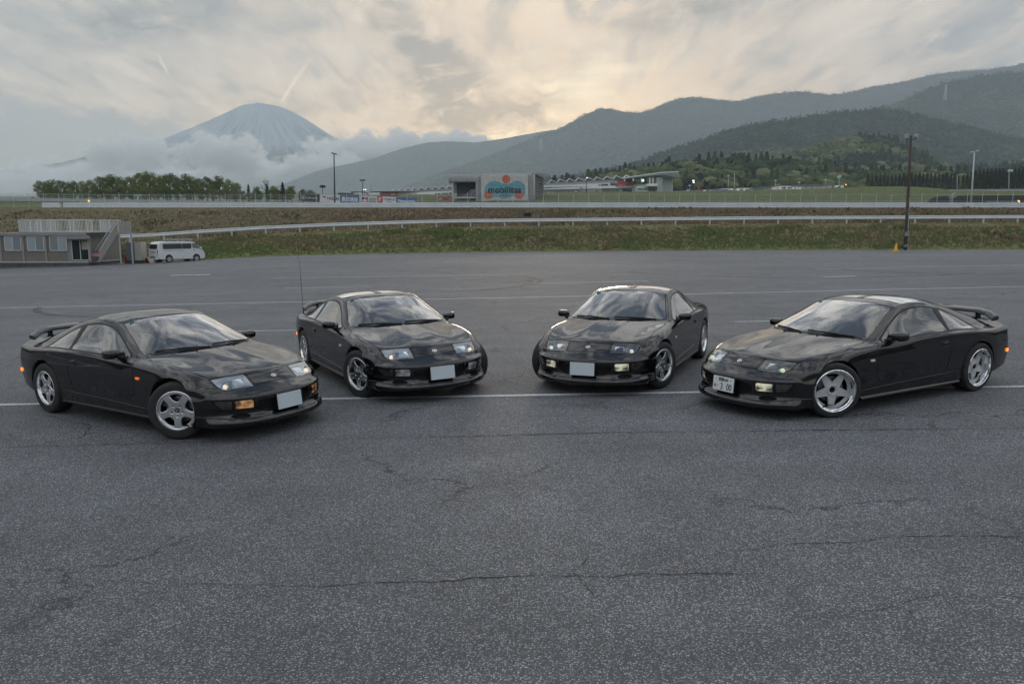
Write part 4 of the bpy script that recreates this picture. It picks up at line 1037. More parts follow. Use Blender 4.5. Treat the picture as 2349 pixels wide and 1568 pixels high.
def build_wheel_stock():
    S = {}
    R, rr, hw = .315, .208, .112
    S['tyre'] = tyre_mesh(R, rr, hw)
    m = MB(); m.lathe([(rr + .004, hw * .88), (rr + .008, hw * .97), (rr + .003, hw * 1.0), (rr - .008, hw * .98), (rr - .014, hw * .80), (rr - .018, hw * .3), (rr - .02, -hw * .85)], 56, axis='Y')
    S['rim'] = m.mesh('rim'); smooth_by_angle(S['rim'], 50)
    # five broad spokes: disc with five rounded windows and five bolt recesses
    Ro = rr - .010
    outer = [polar(Ro, 2 * pi * i / 80) for i in range(80)]
    holes = []
    for k in range(5):
        a = 2 * pi * k / 5 + pi / 2 + pi / 5
        w = [polar(Ro - .012, a - .45), polar(Ro - .010, a), polar(Ro - .012, a + .45), polar(.112, a + .35), polar(.089, a + .06), polar(.090, a - .12), polar(.114, a - .37)]
        holes.append(rounded(w, .022))
        b = 2 * pi * k / 5 + pi / 2
        c = polar(.060, b); holes.append([(c[0] + .0165 * cos(2 * pi * i / 14), c[1] + .0165 * sin(2 * pi * i / 14)) for i in range(14)])
    sp = curve_mesh('spokes', [outer] + holes, .011, .006, 3)
    densify(sp, .018)
    # dish: centre set in, spokes crowned
    for v in sp.vertices:
        r = math.hypot(v.co.x, v.co.y); v.co.z += .014 * (1 - (r / Ro) ** 2) * -1 + .010 * sin(min(1, r / Ro) * pi)
    smooth_by_angle(sp, 45); S['spokes'] = w_mesh(sp, hw * .66)
    m = MB(); 
    for k in range(5):
        b = 2 * pi * k / 5 + pi / 2; c = polar(.060, b)
        m.lathe([(.0, .010), (.007, .009), (.009, .003), (.009, -.012)], 8, c=(c[0], hw * .58, -c[1]), axis='Y')
    S['nuts'] = m.mesh('wheel_nuts')
    m = MB(); m.lathe([(0, .012), (.020, .011), (.026, .006), (.028, -.01)], 24, c=(0, hw * .66, 0), axis='Y')
    S['cap'] = m.mesh('centre_cap')
    z = curve_mesh('cap_mark', [[(-.011, .011), (.012, .011), (.012, .007), (-.003, -.006), (.012, -.006), (.012, -.011), (-.013, -.011), (-.013, -.007), (.002, .006), (-.011, .006)]], .0006)
    S['mark'] = w_mesh(z, hw * .66 + .0125)
    m = MB(); m.lathe([(.05, .03), (.05, .012), (.145, .012), (.147, .008), (.147, -.006), (.145, -.01), (.05, -.01)], 48, axis='Y')
    m.box((.12, .0, .085), (.10, .07, .09)); S['disc'] = m.mesh('brake_disc')
    # deep-lipped star wheel of the fourth car
    R2, r2, h2 = .313, .236, .125
    S['tyre2'] = tyre_mesh(R2, r2, h2)
    m = MB(); m.lathe([(r2 + .003, h2 * .90), (r2 + .007, h2 * 1.0), (r2, h2 * 1.03), (r2 - .010, h2 * .99), (r2 - .013, h2 * .86), (r2 - .022, h2 * .80), (r2 - .028, h2 * .35), (r2 - .038, h2 * .22), (r2 - .040, h2 * -.9)], 64, axis='Y')
    S['lip2'] = m.mesh('polished_lip'); smooth_by_angle(S['lip2'], 30)
    Ro = r2 - .030; outer = [polar(Ro, 2 * pi * i / 80) for i in range(80)]; holes = []
    for k in range(5):
        a = 2 * pi * k / 5 + pi / 2 + pi / 5
        holes.append([polar(.186, a - .47 + .94 * t / 8) for t in range(0, 9)] + [polar(.084, a)])
    bore = [polar(.038, 2 * pi * i / 30) for i in range(30)]
    f = curve_mesh('star_face', [outer] + holes + [bore], .008, .003, 2); densify(f, .025)
    for v in f.vertices:
        r = math.hypot(v.co.x, v.co.y); v.co.z += .012 * max(0, 1 - r / Ro)
    smooth_by_angle(f, 40); S['star'] = w_mesh(f, h2 * .30)
    m = MB()
    for k in range(5):                             # raised ribs that outline the star
        a = 2 * pi * k / 5 + pi / 2 + pi / 5
        for s in (-1, 1):
            p, q = polar(.080, a), polar(.186, a + s * .50)
            m.bar((p[0], h2 * .30 + .019, -p[1]), (q[0], h2 * .30 + .012, -q[1]), .007, .009)
    m.lathe([(.048, .0), (.050, .022), (.056, .026), (.062, .022), (.066, .0)], 36, c=(0, h2 * .30 + .004, 0), axis='Y')
    S['ribs'] = m.mesh('star_ribs')
    m = MB()
    for k in range(40):
        p = polar(r2 - .044, 2 * pi * k / 40)
        m.lathe([(0, .006), (.0035, .005), (.0042, 0)], 6, c=(p[0], h2 * .30 + .011, p[1]), axis='Y')
    S['rivets'] = m.mesh('rivets')
    m = MB(); m.lathe([(.036, -.03), (.032, -.02), (.024, -.02), (.024, .020), (.021, .024), (.015, .024), (.015, .012), (0, .012)], 28, c=(0, h2 * .30, 0), axis='Y')
    S['hub2'] = m.mesh('hub_nut')
    return S
WS = build_wheel_stock()
BLACKGLOSS = pbr('gloss_black', (.01, .01, .011), .12)
def add_wheel(parent, x, side, steer=0, star=False, z=None, yc=None, camber=0):
    n = 'wheel'
    r = .313 if star else .315
    w = empty('wheel'); w.parent = parent
    w.location = (x, side * (yc or .775), r)
    w.rotation_euler = Euler((radians(camber) * side, 0, (steer + (pi if side < 0 else 0))), 'XYZ')
    if star:
        link('tyre', WS['tyre2'], TYRE, w); link('polished_lip', WS['lip2'], POLISH, w); link('star_face', WS['star'], ALLOY2, w)
        link('star_ribs', WS['ribs'], ALLOY2, w); link('rivets', WS['rivets'], ALLOY, w)['kind'] = 'stuff'; link('hub_nut', WS['hub2'], BLACKGLOSS, w)
    else:
        link('tyre', WS['tyre'], TYRE, w); link('rim', WS['rim'], ALLOY, w); link('spokes', WS['spokes'], ALLOY, w)
        link('wheel_nuts', WS['nuts'], DISC, w)['kind'] = 'stuff'; link('centre_cap', WS['cap'], BLACKGLOSS, w); link('cap_mark', WS['mark'], ALLOY, w)
    link('brake_disc', WS['disc'], DISC, w)
    return w
# ---- small body pieces
def superquad(c, d, e=.6, nu=16, nv=24, fn=None):
    P = []
    def sg(v, p): return math.copysign(abs(v) ** p, v)
    for i in range(nu + 1):
        u = -pi / 2 + pi * i / nu; row = []
        for j in range(nv + 1):
            v = -pi + 2 * pi * j / nv
            p = Vector((d[0] * sg(cos(u), e) * sg(cos(v), e), d[1] * sg(cos(u), e) * sg(sin(v), e), d[2] * sg(sin(u), e)))
            if fn: p = fn(p)
            row.append(Vector(c) + p)
        P.append(row)
    return P
def mirror_mesh_y(me, name):
    m2 = me.copy(); m2.transform(Matrix.Diagonal((1, -1, 1, 1))); m2.flip_normals(); m2.name = name; return m2
def build_body_stock():
    S = SHAPE
    # door mirror (left): housing swept back, foot on the door
    def sh(p):
        t = (p.y + .085) / .17
        p.z *= .74 + .26 * (1 - t) if False else (.80 + .20 * t)
        p.x -= .035 * t
        if p.x < 0: p.x *= .55
        return p
    m = MB(); m.grid(superquad((.345, .925, .862), (.085, .092, .056), .62, 14, 22, sh))
    me = m.mesh('mirror_housing'); S['mirror_h', 1] = me
    m = MB(); m.grid([[p + Vector((0, 0, 0)) for p in r] for r in superquad((.385, .842, .815), (.05, .05, .032), .8, 8, 12, lambda p: Vector((p.x, p.y, p.z + p.y * .3)))])
    m.add([(.455, .815, .79), (.30, .83, .79), (.37, .80, .885), (.455, .83, .79), (.30, .845, .79), (.37, .805, .885)], [(0, 1, 2), (5, 4, 3), (0, 3, 4, 1), (1, 4, 5, 2), (2, 5, 3, 0)])
    S['mirror_f', 1] = m.mesh('mirror_foot')
    m = MB(); m.grid([[(.303 - (y - .85) * .2, y, z) for z in np.linspace(.825, .90, 5)] for y in np.linspace(.85, 1.0, 6)])
    S['mirror_g', 1] = m.mesh('mirror_glass')
    # door handle: recess rim, bowl and pull
    y0 = surf_y(-.58, .69); m = MB()
    ring = rounded([(-.645, .657), (-.515, .657), (-.512, .722), (-.635, .722)], .02, 4)
    m.tube([(x, surf_y(x, z) + .001, z) for x, z in ring], .004, 6, closed=True)
    S['handle_rim', 1] = m.mesh('handle_rim')
    m = MB(); m.grid([[(x, surf_y(x, z) + .0025, z) for z in np.linspace(.66, .72, 4)] for x in np.linspace(-.638, -.518, 6)])
    S['handle_bowl', 1] = m.mesh('handle_bowl')
    m = MB(); m.grid(superquad((-.578, y0 + .004, .703), (.052, .010, .013), .5, 6, 12)); S['handle_pull', 1] = m.mesh('door_pull')
    # side marker and rear marker
    m = MB(); m.grid(superquad((.744, surf_y(.744, .619) + .0065, .619), (.036, .008, .014), .4, 6, 12)); S['marker', 1] = m.mesh('side_marker')
    m = MB(); m.grid([[p + Vector((0, (p.x + 2.03) * -.0, 0)) for p in r] for r in superquad((0, 0, 0), (.030, .008, .022), .35, 6, 12)])
    me = m.mesh('rear_marker'); me.transform(Matrix.Translation((-2.03, surf_y(-2.03, .478) + .008, .478)) @ Matrix.Rotation(radians(17), 4, 'Z')); S['marker_r', 1] = me
    # sill trim line: bright crease that catches the sky
    m = MB(); pts = [(x, surf_y(x, z) + .001, z) for x, z in [(.90, .287), (.7, .294), (.3, .308), (0, .316), (-.3, .323), (-.6, .330), (-.9, .342)]]
    pts = [Vector(p) for p in pts]; m.tube(pts, .0045, 6); S['sill_line', 1] = m.mesh('sill_line')
    # lower sill lip
    m = MB(); m.grid([[Vector((x, .845 + o, z)) for o, z in [(-.06, .178), (.0, .172), (.035, .180), (.042, .192), (.02, .212), (-.01, .225)]] for x in np.linspace(.90, -.92, 24)]); S['side_skirt', 1] = m.mesh('side_skirt')
    # arch flanges and liners
    for nm, cx, cz in (('f', 1.285, .318), ('r', -1.285, .322)):
        m = MB(); P = []
        for i in range(61):
            a = radians(-24 + 228 * i / 60); x, z = cx + ARCH_R * cos(a), cz + ARCH_R * sin(a)
            if z < .16: continue
            y = surf_y(x, z); P.append([(x, y + .001, z), (x, y - .006, z), (cx + (ARCH_R - .010) * cos(a), y - .012, cz + (ARCH_R - .010) * sin(a)), (cx + (ARCH_R - .008) * cos(a), y - .05, cz + (ARCH_R - .008) * sin(a))])
        m.grid(P); S['flange' + nm, 1] = m.mesh('arch_flange')
        m = MB(); P = []
        for i in range(37):
            a = radians(-30 + 240 * i / 36); P.append([(cx + ARCH_R * cos(a), y_, max(.14, cz + ARCH_R * sin(a))) for y_ in (.83, .55, .52)] + [(cx + .02 * cos(a), .52, cz)])
        m.grid(P); S['liner' + nm, 1] = m.mesh('arch_liner')
    # headlamp innards: chrome bowls with a projector
    def bowl(c, r, dirn, depth, n=20):
        m = MB(); prof = [(r * sin(t), -depth * (cos(t))) for t in np.linspace(0.05, pi / 2, 7)]
        m.lathe(prof, n); me = m.mesh('bowl'); q = Vector(dirn).to_track_quat('Z', 'Y'); me.transform(Matrix.Translation(c) @ q.to_matrix().to_4x4()); return me
    S['bowl_o', 1] = bowl((1.805, .555, .565), .046, (1, .1, .12), .05)
    m = MB(); m.grid(superquad((1.800, .555, .563), (.020, .024, .024), 1, 8, 14)); S['bulb', 1] = m.mesh('lamp_bulb')
    m = MB(); P = []                                # faceted main reflector
    for i, t in enumerate(np.linspace(0, 1, 9)):
        P.append([(1.80 + .035 * t - .05 * sin(pi * t) * sin(pi * s_), .345 + .15 * s_, .552 + .07 * t - .01) for s_ in np.linspace(0, 1, 11)])
    # runs from lower front to upper back
    P = [[(1.90 - .13 * t - .035 * sin(pi * s_), .330 + .165 * s_, .545 + .063 * t - .030 * sin(pi * t)) for s_ in np.linspace(0, 1, 11)] for t in np.linspace(0, 1, 8)]
    m.grid(P); S['reflector', 1] = m.mesh('main_reflector')
    # bonnet-side details
    m = MB(); m.grid(superquad((.914, .251, surf_z(.914, .251) + .004), (.014, .009, .006), .8, 6, 10)); S['nozzle', 1] = m.mesh('washer_nozzle')
    # cowl grille band under the screen
    m = MB(); P = []
    for i in range(25):
        y = -.66 + 1.32 * i / 24; ay = abs(y); xr = float(np.interp(ay, [0, .2, .41, .63, .70], [.848, .832, .774, .668, .61])); xf = xr + .040
        P.append([(x, y, surf_z(x, y) + .0025) for x in (xr, (xr + xf) / 2, xf)])
    m.grid(P); S['cowl'] = m.mesh('cowl_panel')
    def wiper(y0, y1):
        m = MB(); pts = []
        for i in range(9):
            y = y0 + (y1 - y0) * i / 8; ay = abs(y); xr = float(np.interp(ay, [0, .2, .41, .63, .70], [.848, .832, .774, .668, .61])) + .012 - .035 * i / 8
            pts.append(Vector((xr, y, surf_z(xr, y) + .009)))
        m.tube(pts, .0055, 6)
        m.tube([p + Vector((-.006, 0, .009)) for p in pts[2:]], .005, 6)
        for i in (3, 5, 7): m.bar(pts[i] , pts[i] + Vector((-.004, 0, .016)), .012, .006)
        m.tube([pts[0] + Vector((.03, 0, -.004)), pts[0], pts[3] + Vector((.004, 0, .010)), pts[5] + Vector((.0, 0, .012))], .006, 6)
        return m.mesh('wiper')
    S['wiper1'] = wiper(.60, .03); S['wiper2'] = wiper(-.04, -.60)
    # badge
    bx, bz = 1.907, None
    n = Vector((.055, 0, .075)).normalized()
    def badge(me, lift):
        z = surf_z(1.905, 0); q = Vector((.58, 0, .81)).normalized().to_track_quat('Z', 'Y')
        R = Matrix.Rotation(radians(90), 4, 'Z')
        me.transform(Matrix.Translation(Vector((1.905, 0, z)) + Vector((.58, 0, .81)) * lift) @ badge_R); return me
    zax = Vector((.58, 0, .81)).normalized(); xax = Vector((0, 1, 0)); yax = zax.cross(xax)
    badge_R = Matrix((xax, yax, zax)).transposed().to_4x4()
    el = lambda a, b: [(a * cos(2 * pi * i / 28), b * sin(2 * pi * i / 28)) for i in range(28)]
    S['badge_rim'] = badge(curve_mesh('b', [el(.032, .023), el(.027, .018)], .002, .001), .002)
    S['badge_disc'] = badge(curve_mesh('b', [el(.0275, .0185)], .0015), .001)
    S['badge_mark'] = badge(curve_mesh('b', [[(-.014, .009), (.017, .009), (.012, .004), (-.001, -.003), (.016, -.004), (.013, -.009), (-.017, -.009), (-.012, -.004), (.001, .003), (-.016, .004)]], .0008), .0042)
    # number plate with its bracket
    m = MB(); m.box((0, 0, 0), (.006, .33, .165)); me = m.mesh('plate'); bm = bmesh.new(); bm.from_mesh(me)
    bmesh.ops.bevel(bm, geom=list(bm.edges), offset=.002, segments=2, affect='EDGES'); bm.to_mesh(me); bm.free()
    T = Matrix.Translation((2.150, 0, .362)) @ Matrix.Rotation(radians(-6), 4, 'Y')
    me.transform(T); S['plate'] = me
    m = MB(); m.box((-.022, 0, .0), (.032, .335, .17)).box((-.06, .08, 0), (.08, .02, .03)).box((-.06, -.08, 0), (.08, .02, .03)); me = m.mesh('bracket'); me.transform(T); S['bracket'] = me
    # rear wing: hoop over the tail on two posts
    def wing_pt(t):                                # t -1..1 across
        a = abs(t); y = t * .70
        return y, .975 - .012 * a ** 2 - .03 * smooth(.6, .95, a), -1.915 + .02 * a ** 2.2
    P = []
    for i in range(41):
        t = -1 + 2 * i / 40; a = abs(t); y, z, x = wing_pt(t)
        ch = .205 - .03 * a; th = .040
        dz = -.055 * smooth(.86, 1.0, a)
        sec = [(ch * .5, .0), (ch * .35, th * .55), (0, th * .85), (-ch * .4, th * .95), (-ch * .5, th * .4), (-ch * .47, -th * .2), (0, -th * .5), (ch * .38, -th * .45), (ch * .5, .0)]
        P.append([(x + sx_, y, z + sz + dz) for sx_, sz in sec])
    m = MB(); m.grid(P)
    for r in (P[0], P[-1]): m.add(r[:-1], [tuple(range(len(r) - 1))])
    me = m.mesh('wing_blade'); smooth_by_angle(me, 50); S['wing'] = me
    m = MB()
    for s in (-1, 1):
        pass
    def post(s):
        m = MB(); m.grid([[Vector((-1.90 + dx * k, s * .47 + dy * k, z)) for dx, dy in [(.055, 0), (.035, .018), (-.035, .018), (-.055, 0), (-.035, -.018), (.035, -.018), (.055, 0)]] for z, k in [(.872, 1.15), (.91, 1.0), (.94, .95), (.985, 1.0)]])
        return m.mesh('wing_post')
    S['wpost', 1], S['wpost', -1] = post(1), post(-1)
    # lip under the bumper: thin raised line that follows the chin
    m = MB(); pts = []
    for y, z, o in [(0, .236, 0), (.15, .236, 0), (.3, .237, 0), (.42, .238, 0), (.54, .240, 0), (.60, .244, 0), (.66, .252, 0), (.71, .262, 0)]:
        pts.append(Vector((surf_x(y, z) + .004, y, z)))
    for x, z in [(1.74, .268), (1.66, .270), (1.62, .272)]: pts.append(Vector((x, surf_y(x, z) + .003, z)))
    full = [Vector((p.x, -p.y, p.z)) for p in reversed(pts[1:])] + pts
    m.tube(full, .0065, 8); me = m.mesh('lip_edge'); smooth_by_angle(me, 60); S['lip_edge'] = me
    # grille mouth rim
    m = MB(); pts = [Vector((surf_x(y, z) + .001, y, z)) for y, z in [(.375, .37), (.357, .325), (.312, .291), (.24, .274), (.12, .267), (0, .266)]]
    full = pts + [Vector((p.x, -p.y, p.z)) for p in reversed(pts[:-1])]
    m.tube(full, .0035, 6); S['mouth_rim'] = m.mesh('mouth_rim')
    # floor pan and interior
    m = MB(); m.box((0, 0, .17), (3.3, 1.0, .03)); m.box((0, 0, .19), (1.7, 1.62, .03)); m.box((-2.0, 0, .33), (.4, 1.1, .03)); m.box((1.75, 0, .19), (.5, 1.1, .03)); S['floor'] = m.mesh('floor_pan')
    P = []
    for i in range(21):
        y = -.70 + 1.4 * i / 20
        hump = .045 * math.exp(-((y + .36) / .2) ** 2)
        P.append([(.80 - .14 * (abs(y) / .7) ** 2, y * .98, .80), (.62, y, .80 + .01 + hump * .3), (.42, y, .785 + hump), (.30, y, .765 + hump), (.25, y, .70), (.26, y, .50), (.40, y, .35)])
    m = MB(); m.grid(P); me = m.mesh('dashboard'); smooth_by_angle(me, 50); S['dash'] = me
    def seat(y):
        m = MB()
        m.grid(superquad((-.10, y, .46), (.26, .25, .10), .5, 8, 16))
        def lean(p): return Vector((p.x - (p.z + .32) * .42, p.y * (1 - .25 * max(0, p.z / .32)), p.z))
        m.grid(superquad((-.28, y, .72), (.08, .25, .32), .45, 10, 18, lean))
        m.grid(superquad((-.53, y, 1.02), (.045, .12, .085), .6, 8, 14))
        return m.mesh('seat')
    S['seat', 1], S['seat', -1] = seat(.37), seat(-.37)
    m = MB(); c = Vector((.16, -.37, .80)); q = Vector((-.9, 0, .42)).normalized().to_track_quat('Z', 'Y').to_matrix()
    m.tube([c + q @ Vector((.175 * cos(2 * pi * i / 32), .175 * sin(2 * pi * i / 32), 0)) for i in range(32)], .013, 8, closed=True)
    m.grid([[p2 for p2 in r] for r in [[c + q @ Vector(p) for p in r] for r in superquad((0, 0, -.01), (.06, .05, .022), .7, 8, 12)]])
    for a in (0, pi, 1.5 * pi): m.bar(c, c + q @ Vector((.17 * cos(a), .17 * sin(a), 0)), .03, .012)
    m.tube([c, c + Vector((.2, 0, -.09))], .03, 8); S['wheel_s'] = m.mesh('steering_wheel')
    m = MB(); m.box((-1.25, 0, .72), (.9, 1.15, .03)); m.box((-.80, 0, .62), (.06, 1.3, .36)); m.box((0, 0, .56), (1.4, .16, .1)); S['shelf'] = m.mesh('luggage_floor')
    m = MB(); m.box((.03, 0, 1.115), (.03, .22, .055)); S['rvm'] = m.mesh('interior_mirror')
    m = MB(); m.box((-.43, 0, 0), (0, 0, 0)) if False else None
    z = surf_z(-.4, .0); P = [[(x, y, surf_z(x, 0) + .004) for y in (-.035, .035)] for x in np.linspace(-.13, -.74, 14)]
    m = MB(); m.grid(P); S['tbar'] = m.mesh('roof_bar')
    m = MB(); m.box((.045 - .02, -.47, 1.148), (.002, .06, .03)); S['sticker'] = m.mesh('windscreen_sticker')
    for k in list(S):
        if isinstance(k, tuple) and k[1] == 1 and (k[0], -1) not in S: S[k[0], -1] = mirror_mesh_y(S[k], S[k].name)
build_body_stock()
INTERIOR = pbr('interior_grey', (.045, .047, .05), .75)
SEATM = pbr('seat_cloth', (.06, .062, .068), .9)
ORANGE = pbr('amber_lens', (.85, .16, .01), .2, emit=(1, .22, .02), estr=.25)
ORANGE_LIT = pbr('amber_lens_lit', (.9, .15, .01), .2, emit=(1, .18, .02), estr=1.4)
WHITELENS = pbr('white_marker_lens', (.62, .64, .66), .25)
PLATEGREY = pbr('blank_plate', (.54, .61, .66), .55)
PLATEWHITE = pbr('white_plate', (.68, .71, .74), .45)
PLATEINK = pbr('plate_ink', (.01, .03, .015), .5)
BADGERED = pbr('badge_red', (.35, .012, .03), .2, coat=.6)
MIRRORM = pbr('mirror_silver', (.8, .8, .8), .03, metal=1)
def bulb_mat(name, col, s): return pbr(name, col, .3, emit=col, estr=s)
def ribbed(name, col, e=0.0, ec=None):
    m, nt = new_mat(name)
    v = coords(nt, 'Object')
    wv = N(nt, 'ShaderNodeTexWave', bands_direction='Y', inp={'Vector': v, 'Scale': 28, 'Distortion': .4})
    b = N(nt, 'ShaderNodeBsdfPrincipled', inp={'Base Color': (*col, 1), 'Roughness': .15, 'Metallic': .55, 'Emission Color': (*(ec or col), 1), 'Emission Strength': 0.0})
    nt.links.new(ramp(nt, noise(nt, v, 16, 3, .6), [(.42, 0.0), (.62, e)]), b.inputs['Emission Strength'])
    bn = N(nt, 'ShaderNodeBump', inp={'Strength': 1.0, 'Distance': .01, 'Height': wv.outputs[0]}); nt.links.new(bn.outputs[0], b.inputs['Normal'])
    o = N(nt, 'ShaderNodeOutputMaterial'); nt.links.new(b.outputs[0], o.inputs[0]); return m
SIGM = pbr('indicator_innards', (.10, .085, .08), .3, metal=.4, var=.5, vscale=30)
def build_car(pose, label, steer, ttop, wing, star, plate, badge, fog, bulb, markerm, dh=0.0, darklamp=False, aerial=False, wing_fn=None):
    x, y, a = pose
    c = empty('parked_car', label=label, cat='car', group='black sports coupes parked in an arc on the asphalt')
    c.matrix_world = LOT @ Matrix.Translation((x, y, 0)) @ Matrix.Rotation(radians(a), 4, 'Z')
    S = SHAPE
    def P(name, me, mat, par=None, sm=False, dz=dh):
        o = link(name, me, None, par or c)
        if len(me.materials) == 0: me.materials.append(mat)
        if me.materials[0] != mat: o.material_slots[0].link = 'OBJECT'; o.material_slots[0].material = mat
        if sm: me.polygons.foreach_set('use_smooth', [True] * len(me.polygons))
        if par is None: o.location.z = dz
        return o
    P('body', S['body'], PAINT); fb = P('front_bumper', S['bumper'], PAINT); P('rear_bumper', S['bumper_rear'], PAINT)
    P('panel_gap', S['seam'], RUBBER)['kind'] = 'stuff'; P('bonnet', S['hood'], PAINT); P('nose_panel', S['nose_panel'], PAINT)
    P('windscreen', S['screen'], WSGLASS); P('rear_window', S['hatch_glass'], SIDEGLASS)
    if ttop:
        P('panel_gap', S['seam_tt'], RUBBER)['kind'] = 'stuff'
        for s in (1, -1): P('roof_panel', S['ttop', s], TOPGLASS)
        P('roof_bar', S['tbar'], SATIN, sm=True)
    else: P('roof_skin', S['roof_tt'], PAINT)
    P('grille', S['grille'], RUBBER, fb); P('lip_edge', S['lip_edge'], PAINT, fb); P('mouth_rim', S['mouth_rim'], PAINT, fb, sm=True)
    for s in (1, -1):
        d = P('door', S['door', s], PAINT)
        P('door_window', S['glass_d', s], SIDEGLASS, d)
        h = P('door_handle', S['handle_rim', s], SATIN, d, True)
        o = link('handle_bowl', S['handle_bowl', s], None, d, True); S['handle_bowl', s].materials.clear(); S['handle_bowl', s].materials.append(TRIM)
        P('door_pull', S['handle_pull', s], PAINT, d, True)
        P('window_frame', S['window_trim', s], TRIM)
        P('quarter_window', S['glass_q', s], SIDEGLASS)
        mh = P('door_mirror', S['mirror_h', s], PAINT, sm=True); P('mirror_foot', S['mirror_f', s], TRIM, mh); P('mirror_glass', S['mirror_g', s], MIRRORM, mh)
        P('side_marker', S['marker', s], markerm, sm=True); P('rear_marker', S['marker_r', s], ORANGE_LIT if True else ORANGE, sm=True)
        P('sill_line', S['sill_line', s], PAINT, sm=True)
        P('side_skirt', S['side_skirt', s], SATIN if star else TRIM, sm=True)
        P('fuel_flap', S['fuel', s], PAINT)
        for q in 'fr':
            P('arch_flange', S['flange' + q, s], PAINT, sm=True); P('arch_liner', S['liner' + q, s], WELL)
        hl = P('headlight', S['lens', s], LENS); P('lamp_housing', S['bucket', s], DARKBUCKET if darklamp else BUCKET, hl)
        P('lamp_bowl', S['bowl_o', s], CHROME, hl, True); P('lamp_bulb', S['bulb', s], bulb, hl, True); P('main_reflector', S['reflector', s], CHROME, hl, True)
        P('lamp_recess', S['lampbox', s], RUBBER)
        fg = P('fog_lamp', S['fog', s], LENS); P('fog_reflector', S['fog_b', s], fog, fg)
        sg = P('indicator_lamp', S['signal', s], LENS); P('indicator_reflector', S['signal_b', s], SIGM, sg)
        P('brake_duct', S['duct', s], RUBBER, fb)
        P('washer_nozzle', S['nozzle', s], TRIM)
        P('seat', S['seat', s], SEATM, sm=True)
        add_wheel(c, 1.285, s, radians(steer), star, yc=.755 if not star else .765, camber=-2.0 if star else 0)
        add_wheel(c, -1.285, s, 0, star, yc=.785 if not star else .78, camber=-3.0 if star else 0)
    P('cowl_panel', S['cowl'], TRIM); P('wiper', S['wiper1'], TRIM); P('wiper', S['wiper2'], TRIM)
    P('screen_sticker', S['sticker'], pbr('teal_sticker', (.05, .30, .36), .5))
    b = P('badge', S['badge_rim'], ALLOY); P('badge_disc', S['badge_disc'], badge, b); P('badge_mark', S['badge_mark'], ALLOY, b)
    pl = P('number_plate', S['plate'], PLATEWHITE if plate else PLATEGREY); P('plate_bracket', S['bracket'], TRIM, pl)
    if plate: plate_text(pl)
    if wing:
        w = P('rear_wing', S['wing'], PAINT); P('wing_post', S['wpost', 1], TRIM, w); P('wing_post', S['wpost', -1], TRIM, w)
    P('floor_pan', S['floor'], WELL); P('dashboard', S['dash'], INTERIOR); P('steering_wheel', S['wheel_s'], INTERIOR, sm=True)
    P('luggage_floor', S['shelf'], INTERIOR); P('interior_mirror', S['rvm'], INTERIOR)
    if aerial:
        m = MB(); m.tube([(-1.93, -.70, .80), (-1.95, -.71, 1.45)], .0035, 6).tube([(-1.95, -.71, 1.45), (-1.97, -.72, 1.98)], .0022, 6).tube([(-1.93, -.70, .80), (-1.932, -.701, .87)], .009, 8)
        m.grid(superquad((-1.97, -.72, 1.985), (.006, .006, .008), 1, 6, 8)); m.build('aerial', TRIM, c)
    return c
def plate_text(pl):
    R = Matrix.Translation((2.154, 0, .362)) @ Matrix.Rotation(radians(-6), 4, 'Y') @ Matrix(((0, 0, 1, 0), (1, 0, 0, 0), (0, 1, 0, 0), (0, 0, 0, 1)))
    for t, x, y, s, sx in (('湘南349', 0, .046, .048, .92), ('ほ', -.128, -.032, .040, .9), ('・', -.085, -.032, .045, 1), ('3', -.022, -.032, .105, .8), ('00', .095, -.032, .105, .8)):
        me = text_mesh(t, s, .0006, offset=.0012, sx=sx); me.transform(R @ Matrix.Translation((x, y, 0)))
        link('plate_lettering', me, PLATEINK, pl)
    m = MB()
    for s in (-1, 1): m.lathe([(0, .002), (.006, .001), (.007, 0)], 10, c=(s * .115, .052, 0))
    me = m.mesh('plate_bolts'); me.transform(R); link('plate_bolts', me, PLATEINK, pl)
FOG1 = ribbed('fog_amber', (.48, .42, .38), .28, (1, .50, .20)); FOG2 = ribbed('fog_white', (.70, .74, .80), .1); FOG3 = ribbed('fog_pale_yellow', (.72, .73, .68), .35, (1, .95, .7))
CARS = [
 build_car((-4.231, 9.642, -33.67), 'black coupe furthest left with an amber side marker and a plain painted roof', 33, False, True, False, False, BADGERED, FOG1, bulb_mat('warm_bulb', (1, .78, .5), .55), ORANGE, .002),
 build_car((-1.919, 11.723, -61.22), 'black coupe second from the left with a thin aerial mast rising behind it', 21, True, True, False, False, BADGERED, FOG2, bulb_mat('warm_bulb', (1, .78, .5), .55), WHITELENS, .009, aerial=True),
 build_car((1.782, 11.896, -114.54), 'black coupe third from the left without a rear wing, its nose badge black and silver', -21, True, False, False, False, BLACKGLOSS, FOG3, bulb_mat('cool_bulb', (.75, .95, .85), .4), WHITELENS, -.002, darklamp=True),
 build_car((4.321, 9.948, -151.67), 'lowered black coupe furthest right with silver star wheels and a lettered white number plate', -23, True, True, True, True, BADGERED, FOG3, bulb_mat('green_bulb', (.62, .85, .45), .4), WHITELENS, -.024, darklamp=True),
]
